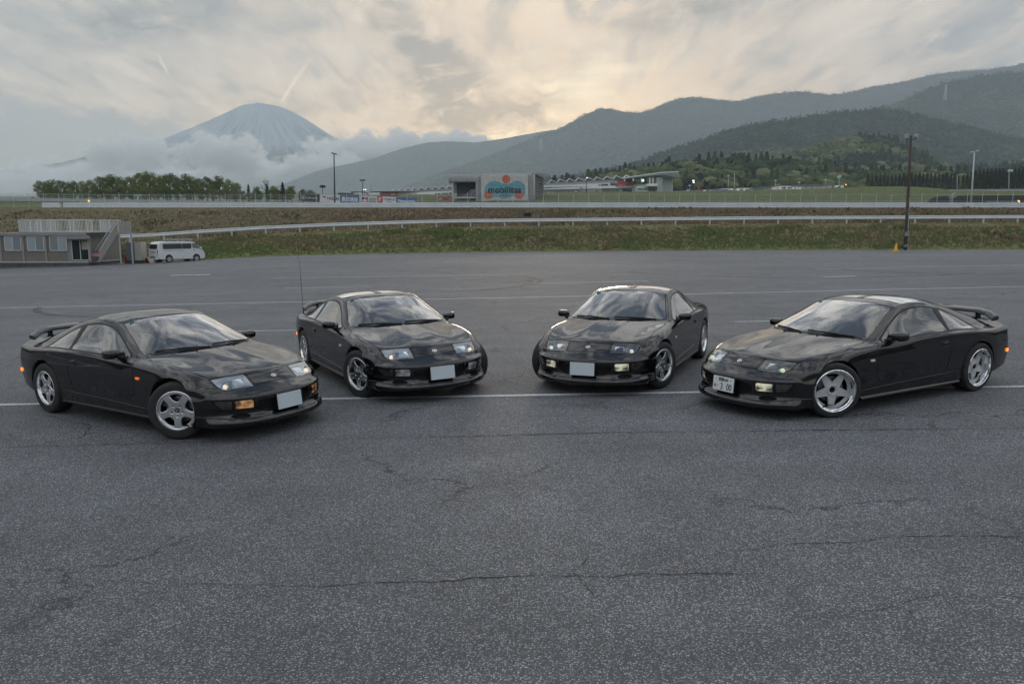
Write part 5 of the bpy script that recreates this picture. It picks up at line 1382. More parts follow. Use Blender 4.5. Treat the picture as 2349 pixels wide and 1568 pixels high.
# ================================================================== THINGS AT THE EDGE OF THE LOT
WHITEP = pbr('white_paint', (.62, .64, .65), .45, var=.06, vscale=1.5)
GREYP = pbr('grey_paint', (.25, .26, .27), .5, var=.1, vscale=2)
STEELG = pbr('grey_steel', (.36, .39, .42), .45, metal=.3, var=.1, vscale=3)
CLAD = pbr('olive_grey_cladding', (.20, .19, .165), .6, var=.12, vscale=2)
CLADTRIM = pbr('cladding_frame', (.27, .265, .26), .55, var=.1, vscale=2)
DARKC = pbr('stained_concrete', (.085, .085, .09), .85, var=.35, vscale=2.5)
DOORGLASS = pbr('dark_door_glass', (.012, .02, .022), .06)
BLINDG = pbr('window_blind_glass', (.33, .39, .41), .25, var=.06, vscale=3)
SCREENG = pbr('window_screen', (.20, .25, .26), .5)
BEIGE = pbr('beige_panel', (.36, .32, .26), .6, var=.08, vscale=4)
def S1(px, py): return px * .13671, 493.2 + py * .13671        # survey close-up of the site office -> picture
def place_office():
    Yf = 66.0
    org = at(*S1(1480, 775), Yf); org.z = zrow(S1(0, 775)[1], Yf)
    r = empty('site_office', org, 0, 'single-storey ribbed metal site office on a dark concrete plinth at the far left', 'office')
    def L(px, py, dy=0.0):
        p = at(*S1(px, py), Yf); return Vector((p.x - org.x, dy, p.z - org.z))
    H = L(0, 297).z; W0 = L(-520, 0).x; D = 5.4
    m = MB(); m.box2((W0, .03, 0), (0, D, H - .02)); m.build('wall', CLAD, r)
    # corrugated sheets: front bays and the end wall
    def sheet(x0, x1, z0, z1):
        m = MB(); n = max(1, int((z1 - z0) / .035)); P = []
        for i in range(n + 1):
            z = z0 + (z1 - z0) * i / n; P.append([(x0, .028 - (.022 if i % 2 else 0), z), (x1, .028 - (.022 if i % 2 else 0), z)])
        m.grid(P); m.build('corrugated_sheet', CLAD, r)
    bays = [(-520, -60), (-20, 320), (365, 700), (745, 1085)]
    wz0, wz1 = L(0, 600).z, L(0, 352).z
    wins = [(-350, -70), (35, 315), (415, 700), (795, 1085)]
    for (a, b), (wa, wb) in zip(bays, wins):
        xa, xb, w0, w1 = L(a, 0).x, L(b, 0).x, L(wa, 0).x, L(wb, 0).x
        sheet(xa, xb, .02, wz0); sheet(xa, xb, wz1, H - .25)
        if w0 - xa > .02: sheet(xa, w0, wz0, wz1)
        if xb - w1 > .02: sheet(w1, xb, wz0, wz1)
        f = MB()
        for q in ((w0, wz0, w1, wz0 + .05), (w0, wz1 - .05, w1, wz1), (w0, wz0, w0 + .05, wz1), (w1 - .05, wz0, w1, wz1), ((w0 + w1) / 2 - .02, wz0, (w0 + w1) / 2 + .02, wz1)):
            f.box2((q[0], -.045, q[1]), (q[2], .02, q[3]))
        w = f.build('window', WHITEP, r)
        flip = wa > 700
        m = MB(); m.box2((w0 + .05, -.02, wz0 + .05), ((w0 + w1) / 2 - .02, 0.0, wz1 - .05)); m.build('pane', SCREENG if flip else BLINDG, w)
        m = MB(); m.box2(((w0 + w1) / 2 + .02, -.015, wz0 + .05), (w1 - .05, 0.005, wz1 - .05)); m.build('pane', BLINDG if flip else SCREENG, w)
    m = MB(); n = int((H - .3) / .035); P = []
    for i in range(n + 1):
        z = .05 + (H - .35) * i / n; o = .022 if i % 2 else 0; P.append([(.012 + o, .05, z), (.012 + o, D, z)])
    m.grid(P); m.build('corrugated_sheet', CLAD, r)
    for px in (-45, 340, 722): m = MB(); x = L(px, 0).x; m.box2((x - .09, -.05, 0), (x + .09, .03, H - .2)); m.build('pillar', CLADTRIM, r)
    m = MB(); m.box2((W0, -.10, H - .24), (.06, D, H + .0)); m.build('roof', CLADTRIM, r)
    m = MB(); m.box2((W0 - .1, -.14, -.06), (.05, D + .1, 0)); m.build('sill_beam', WHITEP, r)
    m = MB(); m.box2((W0 - .3, -.10, -1.2), (.1, D + .2, -.06)); m.build('plinth', DARKC, r)
    # doorway
    xa, xb = L(1110, 0).x, L(1480, 0).x; da, db, dz0, dz1 = L(1160, 0).x, L(1450, 0).x, L(0, 762).z, L(0, 412).z
    m = MB(); m.box2((xa, -.06, 0), (da, .03, H - .25)).box2((db, -.06, 0), (xb, .03, H - .25)).box2((da, -.055, dz1), (db, .03, H - .25)); m.build('door_surround', CLADTRIM, r)
    m = MB(); xm = (da + db) / 2
    for q in ((da, dz0, db, dz0 + .07), (da, dz1 - .05, db, dz1), (da, dz0, da + .05, dz1), (db - .05, dz0, db, dz1), (xm - .025, dz0, xm + .025, dz1)): m.box2((q[0], -.05, q[1]), (q[2], .01, q[3]))
    d = m.build('door', WHITEP, r)
    m = MB(); m.box2((da + .05, -.02, dz0 + .07), (xm - .025, 0, dz1 - .05)); m.build('door_pane', DOORGLASS, d)
    m = MB(); m.box2((xm + .025, -.012, dz0 + .07), (db - .05, .004, dz1 - .05)); m.build('door_pane', DOORGLASS, d)
    m = MB(); m.box2((xm + .12, -.016, dz0 + .9), (db - .08, -.0125, dz1 - .12)); m.build('door_notice', BEIGE, d)
    m = MB(); m.box2((xa + .05, -.75, L(0, 398).z), (xb - .05, -.05, L(0, 385).z)).box2((xa - .4, -.5, L(0, 394).z), (xa, -.46, L(0, 388).z)); m.build('canopy', CLADTRIM, r)
    m = MB(); m.tube([(xa - .06, -.08, .02), (xa - .06, -.08, H - .1)], .035, 8); m.build('downpipe', STEELG, r)
    # roof deck with railings: each upright its own piece
    deck = empty('roof_deck', org, 0, 'railed viewing deck on the roof of the site office', 'deck')
    x0, x1 = L(305, 0).x, L(1475, 0).x; zb, zt = L(0, 285).z, L(0, 76).z
    m = MB(); m.box2((x0, -.05, H + .001), (x1 + .3, 5.0, zb)); m.build('deck_board', STEELG, deck)
    m = MB()
    for i in range(7): x = x0 + (x1 - x0) * i / 6; m.box2((x - .03, -.09, H - .02), (x + .03, -.05, zb - .02))
    m.build('deck_bracket', STEELG, deck)
    bal = MB().box((0, 0, .5), (.022, .022, 1.0)).mesh('baluster'); post = MB().box((0, 0, .5), (.07, .07, 1.0)).mesh('railing_post')
    hz = zt - zb
    def rail(a, b):
        a, b = Vector(a), Vector(b); Ln = (b - a).length; n = int(Ln / .125)
        for h in (0, .06):
            pass
        rr = MB(); rr.bar(a + Vector((0, 0, hz)), b + Vector((0, 0, hz)), .06, .045); rr.bar(a + Vector((0, 0, .08)), b + Vector((0, 0, .08)), .04, .03); rr.build('handrail', WHITEP, deck)
        for i in range(n + 1):
            p = a.lerp(b, i / n); big = i % 12 == 0 or i == n
            o = link('railing_post' if big else 'baluster', post if big else bal, WHITEP, deck); o.location = p; o.scale.z = hz
    rail((x0, 0, zb), (x1 + .25, 0, zb)); rail((x0, 4.9, zb), (x1 + .25, 4.9, zb)); rail((x0, 0, zb), (x0, 4.9, zb)); rail((x1 + .25, 1.4, zb), (x1 + .25, 4.9, zb))
    # outside stair with landing
    st = empty('outdoor_stair', org, 0, 'steel outdoor stair with beige side panels rising to the roof deck', 'stair')
    A0, A1, B0, B1 = L(1690, 785, -.1), L(1990, 305, -.1), L(1505, 785, 1.0), L(1830, 300, 1.0)
    n = 13; tread = None
    for i in range(n):
        t = (i + .5) / n; a = A0.lerp(A1, t); b = B0.lerp(B1, t)
        m = MB(); m.bar(a, b, .24, .03, up=(0, 0, 1)); m.build('tread', STEELG, st)
    for a, b in ((A0, A1), (B0, B1)): m = MB(); m.bar(a, b, .05, .20, up=(0, 1, 0)); m.build('stringer', STEELG, st)
    hr = Vector((0, 0, .92))
    for a, b, nm in ((A0, A1, 0), (B0, B1, 1)):
        m = MB(); m.bar(a + hr, b + hr, .05, .05); m.build('handrail', WHITEP, st)
        for i in range(9): p = a.lerp(b, i / 8); m = MB(); m.bar(p, p + hr, .04 if i % 8 else .06, .04); m.build('stair_post', STEELG, st)
        if nm:
            for h in (.2, .38, .56, .74): m = MB(); m.bar(a + hr * h / .92, b + hr * h / .92, .02, .02); m.build('mid_rail', STEELG, st)
    m = MB(); m.add([A0 + Vector((0, .02, .14)), A1 + Vector((0, .02, .14)), A1 + Vector((0, .02, .86)), A0 + Vector((0, .02, .86)), A0 + Vector((0, .035, .14)), A1 + Vector((0, .035, .14)), A1 + Vector((0, .035, .86)), A0 + Vector((0, .035, .86))], [(0, 1, 2, 3), (7, 6, 5, 4), (0, 4, 5, 1), (2, 6, 7, 3)]); m.build('side_panel', BEIGE, st)
    a, b = L(1990, 300, -.1), L(2210, 300, -.1)
    m = MB(); m.box2((a.x - .3, -.12, a.z - .12), (b.x, 1.2, a.z)); m.build('landing', STEELG, st)
    m = MB(); m.box2((a.x + .1, -.12, a.z + .05), (b.x - .02, -.10, a.z + .90)); m.build('side_panel', BEIGE, st)
    m = MB()
    for z in (.0, .3, .6, .93): m.box2((a.x, -.15, a.z + z), (b.x, -.121, a.z + z + .04))
    for k in range(3): x = a.x + (b.x - a.x) * k / 2; m.box2((x - .03, -.155, a.z), (x + .03, -.122, a.z + .96))
    m.build('landing_rail', STEELG, st)
    for x in (a.x + .06, b.x - .04):
        m = MB(); m.box2((x - .05, -.10, A0.z - .15), (x + .05, 0, a.z - .12)); m.build('landing_leg', STEELG, st)
    m = MB(); m.box((0, 0, 0), (.62, .02, .22)); o = m.build('pink_notice', pbr('pink_board', (.55, .22, .25), .6), st); o.location = L(1583, 672, .15)
    # cabinet
    c0 = L(1910, 795, 2.2); c1 = L(2140, 465, 2.2)
    cb = empty('utility_cabinet', Vector((org.x + c0.x, org.y + 2.2, org.z + c0.z)), 0, 'grey and cream utility cabinet standing under the stair landing', 'cabinet')
    w, h = (c1.x - c0.x), (c1.z - c0.z)
    m = MB(); m.box2((0, 0, .06), (w, 1.1, h)); m.build('casing', pbr('cabinet_grey', (.16, .17, .19), .5), cb)
    m = MB(); m.box2((w * .62, -.03, .1), (w + .02, -.002, h + .03)).box2((w + .002, .03, .1), (w + .02, 1.1, h + .03)); dd = m.build('door', pbr('cabinet_cream', (.45, .44, .40), .5), cb)
    m = MB(); m.box2((w * .83, -.06, h * .42), (w * .86, -.03, h * .55)); m.build('handle', STEELG, dd)
    m = MB(); m.box2((.05, .1, -.2), (w - .05, 1.0, .06)); m.build('base', DARKC, cb)
    return org, L
ORG, LOFF = place_office()
# traffic cones
def cone_mesh(h, r):
    m = MB(); m.lathe([(r * .16, h), (r * .20, h * .985), (r * .85, .05), (r * .85, .035)], 20)
    m.lathe([(0, h), (r * .16, h)], 20); m.box((0, 0, .02), (r * 2.3, r * 2.3, .04)); me = m.mesh('cone'); smooth_by_angle(me, 40); return me
REDC = pbr('red_cone', (.42, .022, .025), .5); YELC = pbr('yellow_cone', (.78, .48, .02), .45); WHITEBAND = pbr('cone_band', (.55, .5, .48), .5)
def cone(x, y, h, r, mat, label, n=1, band=False, group=None):
    z = lot_z(x, y)
    if n == 1 and not band:
        o = link('traffic_cone', cone_mesh(h, r), mat); o.location = (x, y, z); tag(o, label, 'cone'); return
    e = empty('traffic_cone', (x, y, z), 0, label, 'cone', group)
    for i in range(n):
        o = link('cone_body', cone_mesh(h, r), mat, e); o.location.z = i * .13
    m = MB(); m.lathe([(r * .56, h * .42), (r * .40, h * .62)], 20); o = m.build('reflective_band', WHITEBAND, e, True); o.location.z = (n - 1) * .13 + .004; o.scale = (1.06, 1.06, 1)
ax = lambda u, Y: (u - CXD) / FD * Y
cone(ax(2049.5, 67), 67, .68, .19, YELC, 'yellow traffic cone standing alone left of the wooden pole')
for i, (u, lb) in enumerate(((296.5, 'stack of red traffic cones beside the cream cabinet, left of the landing leg'), (305.5, 'stack of red traffic cones right of the landing leg'))):
    x = ax(u, 69.5); e = empty('traffic_cone', (x, 69.5, lot_z(x, 69.5)), 0, lb, 'cone stack')
    for k in range(7):
        o = link('cone_body', cone_mesh(.70, .2), REDC, e); o.location.z = k * .085
    m = MB(); m.lathe([(.115, .30), (.082, .43)], 20); o = m.build('reflective_band', WHITEBAND, e, True); o.location.z = .515
cone(ax(347.5, 70.6), 70.6, .62, .17, REDC, 'red traffic cone behind the folded warning boards')
# folded warning boards
def aboard(u, label, c1, c2):
    x = ax(u, 69.3); e = empty('warning_board', (x, 69.3, lot_z(x, 69.3)), radians(-14), label, 'warning board')
    for s in (-1, 1):
        m = MB(); m.add([(s * .33, -.55, 0), (s * .33, .05, 0), (s * .04, .05, .52), (s * .04, -.55, .52), (s * .30, -.55, 0), (s * .30, .05, 0), (s * .01, .05, .52), (s * .01, -.55, .52)], [(0, 1, 2, 3), (4, 7, 6, 5), (0, 3, 7, 4), (1, 5, 6, 2), (3, 2, 6, 7), (0, 4, 5, 1)]); m.build('board', c1, e)
    m = MB(); m.add([(-.29, -.56, 0), (.29, -.56, 0), (0, -.56, .50)], [(0, 1, 2)]); m.build('end_plate', pbr('board_dark', (.03, .025, .025), .8), e, fix=False)
    m = MB(); m.add([(.34, -.55, 0), (.20, -.55, .25), (.20, .05, .25), (.34, .05, 0)], [(0, 1, 2, 3)]); m.build('red_corner', c2, e, fix=False)
    return e
aboard(338, 'folded orange and white warning board, the left one behind the van', pbr('board_pink', (.60, .42, .36), .6), REDC)
aboard(350, 'folded orange warning board, the one nearer the white van', pbr('board_orange', (.62, .36, .22), .6), pbr('board_orange2', (.7, .42, .25), .6))
x = ax(363, 69.6); m = MB(); m.lathe([(.14, 0), (.16, .05), (.155, .30), (.0, .32)], 14); o = m.build('blue_bucket', pbr('blue_plastic', (.03, .14, .38), .4), sm=True); o.location = (x, 69.6, lot_z(x, 69.6)); tag(o, 'small blue bucket beside the rear of the white van', 'bucket')

# ------------------------------------------------------------------ white van
def build_van():
    Yv = 69.0; x = ax(411, Yv)
    van = empty('parked_van', (x, Yv, lot_z(x, Yv)), radians(53), 'white minivan with a folded ladder on its roof rack, parked at the lot edge', 'van')
    VW = pbr('van_white', (.60, .63, .66), .22, coat=.5); VG = pbr('van_tinted_glass', (.02, .025, .028), .06); VG2 = pbr('van_front_glass', (.10, .14, .14), .08)
    Lh, Wd, Ht = 2.18, .80, 1.78
    prof = [(-Lh, .35), (-Lh - .02, .62), (-Lh + .0, 1.02), (-Lh + .10, 1.55), (-Lh + .24, 1.72), (-Lh + .6, Ht), (.85, Ht), (1.25, 1.70), (1.55, 1.48), (1.98, .98), (2.14, .78), (Lh, .52), (Lh - .02, .30), (1.9, .24), (-1.95, .26)]
    m = MB(); ys = [(-Wd, .90), (-Wd - .0, .0)]
    # body as lofted side sections with tumblehome
    P = []
    for yy, ins in ((-1, 1), (-.97, .3), (-.90, 0), (.90, 0), (.97, .3), (1, 1)):
        row = []
        for px, pz in prof:
            t = max(0, (pz - .95) / .83); y = yy * (Wd - .10 * t)
            cx, cz = 0, 1.0
            k = .05 * ins; row.append((px - math.copysign(k, px), y, pz - (k if pz > 1 else -k)))
        row.append(row[0]); P.append(row)
    m.grid(P); m.add([p for p in P[0][:-1]], [tuple(range(len(prof)))]); m.add([p for p in P[-1][:-1]], [tuple(range(len(prof)))])
    me = m.mesh('van_body'); smooth_by_angle(me, 40); b = link('body', me, VW, van)
    def side(name, poly, s, mat, par=van, lift=.006):
        m = MB(); vs = []
        for px, pz in poly:
            t = max(0, (pz - .95) / .83); vs.append((px, s * (Wd - .10 * t + lift), pz))
        vs2 = [(a, y - s * .02, c) for a, y, c in vs]; n = len(vs)
        m.add(vs + vs2, [tuple(range(n))] + [(i, (i + 1) % n, n + (i + 1) % n, n + i) for i in range(n)]); return m.build(name, mat, par)
    for s in (-1, 1):
        w = side('side_window', rounded([(-1.72, 1.15), (.02, 1.15), (.02, 1.60), (-1.70, 1.60)], .06, 3), s, VG); side('side_window', rounded([(.05, 1.15), (.84, 1.15), (.92, 1.30), (.90, 1.60), (.05, 1.60)], .06, 3), s, VG)
        side('front_window', [(1.02, 1.20), (1.74, 1.17), (1.50, 1.48), (1.30, 1.61), (1.00, 1.61)], s, VG2)
        side('panel_seam', [(.03, .34), (.045, .34), (.045, 1.12), (.03, 1.12)], s, RUBBER); side('panel_seam', [(.93, .34), (.945, .34), (.945, 1.62), (.93, 1.62)], s, RUBBER)
        side('slide_rail', [(-1.70, .995), (.0, .995), (.0, 1.01), (-1.70, 1.01)], s, RUBBER)
        h = side('door_handle', [(1.06, 1.02), (1.22, 1.02), (1.22, 1.05), (1.06, 1.05)], s, RUBBER, van, .02)
        side('side_window_frame', [(-1.80, .32), (1.9, .30), (1.9, .36), (-1.80, .38)], s, VW, van, .012)
        for wx in (-1.22, 1.32):
            m = MB(); m.lathe([(0, -.01), (.345, -.01), (.355, .0), (.345, .01), (0, .01)], 28, axis='Y'); o = m.build('wheel_arch', WELL, van); o.location = (wx, s * (Wd - .004), .34)
            w = empty('wheel'); w.parent = van; w.location = (wx, s * (Wd - .065), .29); w.rotation_euler.z = 0 if s > 0 else pi
            m = MB(); m.lathe([(.19, .10), (.21, .11), (.27, .11), (.29, .09), (.29, -.09), (.27, -.11), (.19, -.1)], 28, axis='Y'); m.build('tyre', TYRE, w, True)
            m = MB(); m.lathe([(0, .085), (.05, .09), (.07, .075), (.15, .09), (.19, .10), (.20, .09)], 28, axis='Y'); hb = m.build('hubcap', pbr('hubcap_silver', (.45, .47, .5), .35, metal=.6), w, True)
            for k in range(6):
                c = polar(.12, 2 * pi * k / 6); m = MB(); m.lathe([(0, .094), (.026, .0935), (.028, .08)], 10, c=(c[0], 0, c[1]), axis='Y'); m.build('hubcap_hole', WELL, hb)
        mm = MB(); mm.grid(superquad((1.72, s * (Wd + .10), 1.18), (.06, .08, .12), .6, 8, 10)); mm.build('door_mirror', VW, van, True)
    # rear
    xr = -Lh
    def rear(name, y0, y1, z0, z1, mat, par=van, th=.03):
        def xx(z): return float(np.interp(z, [.35, .62, 1.02, 1.55, 1.72], [-Lh, -Lh - .02, -Lh, -Lh + .10, -Lh + .24]))
        m = MB(); m.add([(xx(z) - d, y, z) for d in (0.008 + th, 0.0) for y, z in ((y0, z0), (y1, z0), (y1, z1), (y0, z1))], [(0, 1, 2, 3), (0, 4, 5, 1), (1, 5, 6, 2), (2, 6, 7, 3), (3, 7, 4, 0)]); return m.build(name, mat, par)
    rear('rear_window', -.60, .60, 1.18, 1.56, VG)
    for s in (-1, 1):
        l = rear('tail_lamp', s * .73 - .04, s * .73 + .03, .72, 1.10, pbr('red_lens', (.38, .012, .02), .2)); rear('lamp_white_section', s * .73 - .038, s * .73 + .028, .78, .90, WHITELENS, l, .034)
    rear('plate_recess', -.35, .35, .88, .93, TRIM); rear('bumper_recess', -.28, .42, .42, .52, TRIM, van, .03); rear('rear_bumper', -.78, .78, .28, .41, VW, van, .05)
    rear('number_plate', -.18, .18, .68, .84, VW)
    m = MB(); m.add([(1.30, -.66, 1.68), (1.30, .66, 1.68), (1.98, .70, 1.02), (1.98, -.70, 1.02)], [(0, 1, 2, 3)]); o = m.build('windscreen', VG2, van, fix=False); o.location = (.02, 0, .012)
    for s in (-1, 1): m = MB(); m.grid(superquad((2.13, s * .58, .72), (.06, .14, .12), .6, 6, 10)); m.build('headlamp', pbr('van_headlamp', (.6, .62, .65), .15), van, True)
    # roof rack and ladder
    for x_ in (-.55, .65):
        m = MB(); m.bar((x_, -.64, Ht + .09), (x_, .64, Ht + .09), .04, .04); 
        for s in (-1, 1): m.bar((x_, s * .62, Ht - .05), (x_, s * .60, Ht + .09), .06, .08)
        m.build('rack_bar', TRIM, van)
    lad = empty('ladder', Vector((x, Yv, lot_z(x, Yv))), radians(53), 'folded silver aluminium ladder lying on the roof rack of the white van', 'ladder')
    AL = pbr('aluminium', (.5, .53, .56), .35, metal=.7)
    for y_ in (-.50, -.14):
        m = MB(); m.box((-.05, y_, Ht + .165), (2.5, .05, .11)); m.build('ladder_rail', AL, lad)
    for k in range(8): m = MB(); x_ = -1.2 + .33 * k; m.tube([(x_, -.48, Ht + .165), (x_, -.16, Ht + .165)], .018, 6); m.build('rung', AL, lad)
    m = MB(); m.box((1.23, -.32, Ht + .165), (.05, .44, .14)); m.build('ladder_tip', pbr('red_cap', (.45, .03, .05), .5), lad)
build_van()

# ------------------------------------------------------------------ poles and lamps
DKPOLE = pbr('dark_steel_pole', (.055, .06, .065), .6); WOODP = pbr('old_wood_pole', (.085, .070, .058), .85, var=.35, vscale=6, bump=.5, bscale=30)
LIT = pbr('lit_lamp_white', (.9, .95, .9), .4, emit=(.9, 1, .92), estr=.75); LITO = pbr('lit_lamp_orange', (1, .45, .1), .4, emit=(1, .42, .08), estr=2.0)
def P_(u, y, Y): return at(u, y, Y)
b = P_(2077, 569, 70.6); t = P_(2090, 311, 70.6)
r = empty('floodlight_pole', b, 0, 'leaning wooden pole with two round floodlights standing near the yellow cone', 'pole'); q = lambda p: p - b
m = MB(); m.tube([q(b) + Vector((0, 0, -.3)), q(b.lerp(t, .3)), q(b.lerp(t, .65)), q(t)], [.155, .14, .12, .095], 14); m.build('pole', WOODP, r, True)
m = MB(); a = P_(2079.5, 320, 70.5); c = P_(2101, 319.5, 70.5); m.bar(q(a), q(c), .06, .08); m.bar(q(c), q(P_(2104, 314, 70.4)), .05, .05); m.bar(q(a) + Vector((.1, 0, 0)), q(P_(2080, 315, 70.4)), .05, .05); m.build('cross_arm', DKPOLE, r)
for u, sg in ((2079.5, -1), (2104, 1)):
    c = q(P_(u, 311.5, 70.35)); m = MB(); m.lathe([(.02, -.26), (.10, -.24), (.15, -.12), (.19, 0), (.19, .03), (.175, .03)], 20, axis='Y'); me = m.mesh('floodlight'); me.transform(Matrix.Translation(c) @ Matrix.Rotation(radians(180 + sg * 35), 4, 'Z')); f = link('floodlight', me, pbr('floodlight_shell', (.42, .45, .46), .4, metal=.5), r, True)
    m = MB(); m.lathe([(0, .02), (.175, .02)], 20, axis='Y'); me = m.mesh('lens'); me.transform(Matrix.Translation(c) @ Matrix.Rotation(radians(180 + sg * 35), 4, 'Z')); link('lens', me, pbr('floodlight_lens', (.35, .42, .40), .15), f)
m = MB(); m.box(q(P_(2080.5, 536.5, 70.35)), (.32, .14, .38)); m.build('meter_box', GREYP, r); m = MB(); m.box(q(P_(2078.5, 563.5, 70.35)), (.27, .14, .22)); m.build('junction_box', pbr('blue_grey_box', (.16, .22, .30), .5), r)
m = MB(); m.tube([q(P_(2087, 455, 70.45)), q(P_(2082.5, 534, 70.45))], .022, 6); m.build('conduit', GALVP, r)
def two_head(name, base, top, label, mat, heads, rad=(.10, .06)):
    r = empty(name, base, 0, label, 'lamp post'); m = MB(); m.tube([Vector((0, 0, -.4)), (top - base) * .5, top - base], [rad[0], (rad[0] + rad[1]) / 2, rad[1]], 10); m.build('pole', mat, r, True)
    for a, bb in heads:
        c0, c1 = a - base, bb - base; m = MB(); m.grid([[p for p in row] for row in superquad((0, 0, 0), ((c1 - c0).length / 2, .16, .075), .7, 6, 12)]); me = m.mesh('lamp_head')
        d = (c1 - c0).normalized(); R = Matrix((d, Vector((0, 0, 1)).cross(d).normalized(), d.cross(Vector((0, 0, 1)).cross(d).normalized()))).transposed().to_4x4(); me.transform(Matrix.Translation((c0 + c1) / 2) @ R); link('lamp_head', me, mat, r, True)
    m = MB(); m.bar(heads[0][0] - base, heads[-1][1] - base, .05, .05); m.build('arm', mat, r)
two_head('lamp_post', P_(768, 477, 112), P_(766.2, 353, 112), 'tall dark lamp post with two heads standing before the sponsor boards', DKPOLE, [(P_(760.5, 350.5, 111.7), P_(766, 352.5, 111.9)), (P_(767.5, 352.5, 112.1), P_(772.5, 354, 112.3))], (.13, .07))
two_head('lamp_post', P_(2226.7, 477, 112), P_(2235.4, 349.6, 112), 'tall pale grey lamp post with two white heads at the far right', GALVP, [(P_(2225.5, 349.5, 111.6), P_(2233, 348, 111.9)), (P_(2238.5, 347, 112.1), P_(2245.5, 344.5, 112.4))], (.13, .08))
def far_pole(u, yt, yb, Y, label, w=.10, lamps=(), mat=DKPOLE, lit=None, cross=0.0, cat='lamp post'):
    b, t = P_(u, yb, Y), P_(u, yt, Y); r = empty('light_pole', b, 0, label, cat)
    m = MB(); m.tube([Vector((0, 0, -1.0)), t - b], [w, w * .6], 6); m.build('pole', mat, r, True)
    if cross: m = MB(); m.bar(t - b + Vector((-cross, 0, 0)), t - b + Vector((cross, 0, 0)), w * 1.2, w * 1.2); m.build('cross_arm', mat, r)
    for du, dy, s in lamps:
        c = P_(u + du, yt + dy, Y) - b; s = s * (.55 if lit else 1); m = MB(); m.box(c, (s * 1.25, s, s * .8)); o = m.build('lamp', lit or mat, r, bevel=s * .15)
    return r
far_pole(740, 428, 447, 200, 'short far dark pole with a cluster of floodlights left of the tall lamp post', .13, ((-2.5, 0, .7), (0, -1, .7), (2.5, 0, .7)), cross=.35)
far_pole(831.7, 414, 447, 190, 'far dark pole with a wide crossbar of small floodlights', .12, ((-4, -.5, .4), (-1.5, -.5, .4), (1.5, -.5, .4), (4, -.5, .4)), cross=.55)
far_pole(836.5, 436, 447, 230, 'short far pole carrying two lit white lamps', .10, ((-2.2, -1, .55), (2.2, -1, .55)), lit=LIT, cross=.3)
far_pole(851, 421, 438, 300, 'very thin bare aerial pole behind the sawtooth roof', .05, cat='aerial')
far_pole(1345, 408, 438, 200, 'dark pole with a lit lamp in front of the sawtooth building', .12, ((1.5, 0, .5),), lit=LIT)
far_pole(1591, 414.5, 441, 200, 'dark pole topped with a lit greenish lamp right of the tower', .12, ((-.5, 0, .7), (.3, 4, .6)), lit=LIT)
far_pole(1582.5, 425.5, 437, 210, 'short grey pole with two small lamps beside the tower', .08, ((-1.5, 0, .35), (1.5, 0, .35)), GALVP)
far_pole(1646, 423, 441, 190, 'bare dark pole rising from the crest of the mound', .10, cat='pole')
far_pole(1671, 403, 424, 260, 'grey lamp pole against the trees with a single head', .08, ((0, 0, .5),), GALVP)
far_pole(1685, 398, 424, 260, 'tall thin white pole against the dark trees', .09, (), WHITEP, cat='pole')
far_pole(1779, 414, 430, 270, 'thin lamp pole above the long white shed, third from its right end', .08, ((0, 0, .5),), GALVP)
far_pole(1812, 406, 428, 260, 'dark lamp pole behind the two white trucks', .10, ((0, 0, .6),))
far_pole(1833, 418, 427, 265, 'short lamp pole above the long white shed right of the trucks', .08, ((0, 0, .5),), GALVP)
far_pole(1894, 412, 424, 265, 'thin lamp pole above the right part of the long white shed', .08, ((0, 0, .5),), GALVP)
far_pole(1925, 406, 425, 255, 'floodlight pole with clustered heads behind the end of the shed', .10, ((-2, 0, .6), (2, -1.5, .6), (0, 1.5, .6)), GALVP)
far_pole(2196, 406, 436, 190, 'thin grey pole in front of the conifer row', .07, (), GALVP, cat='pole')
far_pole(2315, 391, 437, 175, 'grey floodlight pole in front of the dark conifers at the far right', .11, ((2.5, .5, .7),), GALVP)
far_pole(317, 448, 462, 170, 'short pole with a row of four small lamps before the left trees', .10, ((-4.5, 0, .35), (-1.5, 0, .35), (1.5, 0, .35), (4.5, 0, .35)), GALVP, cross=.5)
for u, yy, Y, lb in ((204, 461, 150, 'small orange warning lamp glowing before the left trees'), (487, 468.5, 150, 'small orange warning lamp glowing left of the sponsor boards'), (1940.5, 423.5, 250, 'orange warning lamp glowing beside the end of the shed'), (2336.5, 462, 117.5, 'orange warning lamp glowing above the low bench')):
    b = P_(u, yy, Y); r = empty('warning_lamp', b, 0, lb, 'lamp'); m = MB(); m.grid(superquad((0, 0, 0), (.18, .12, .16), .8, 6, 8)); m.build('lamp', LITO, r, True); m = MB(); m.bar((0, 0, -.9), (0, 0, -.1), .05, .05); m.build('stand', DKPOLE, r)
# equipment board on legs by the far fence
b = P_(2184, 466, 116); r = empty('marshal_board', b, 0, 'tilted grey box board on trestle legs behind the fence at the right', 'board')
m = MB(); m.box((0, 0, 1.0), (1.05, .35, .62), m=Matrix.Rotation(radians(-22), 3, 'Y')); m.build('box', GREYP, r, bevel=.02); m = MB(); m.box((-.12, -.19, 1.06), (.55, .02, .30), m=Matrix.Rotation(radians(-22), 3, 'Y')); m.build('face', pbr('pale_face', (.35, .4, .42), .5), r)
m = MB(); m.bar((-.35, 0, -.6), (-.35, 0, .8), .06, .06); m.bar((.05, 0, -.6), (.05, 0, .9), .06, .06); m.bar((-.35, 0, .0), (.05, 0, .6), .04, .04); m.bar((.05, 0, .0), (-.35, 0, .6), .04, .04); m.build('trestle', STEELG, r)

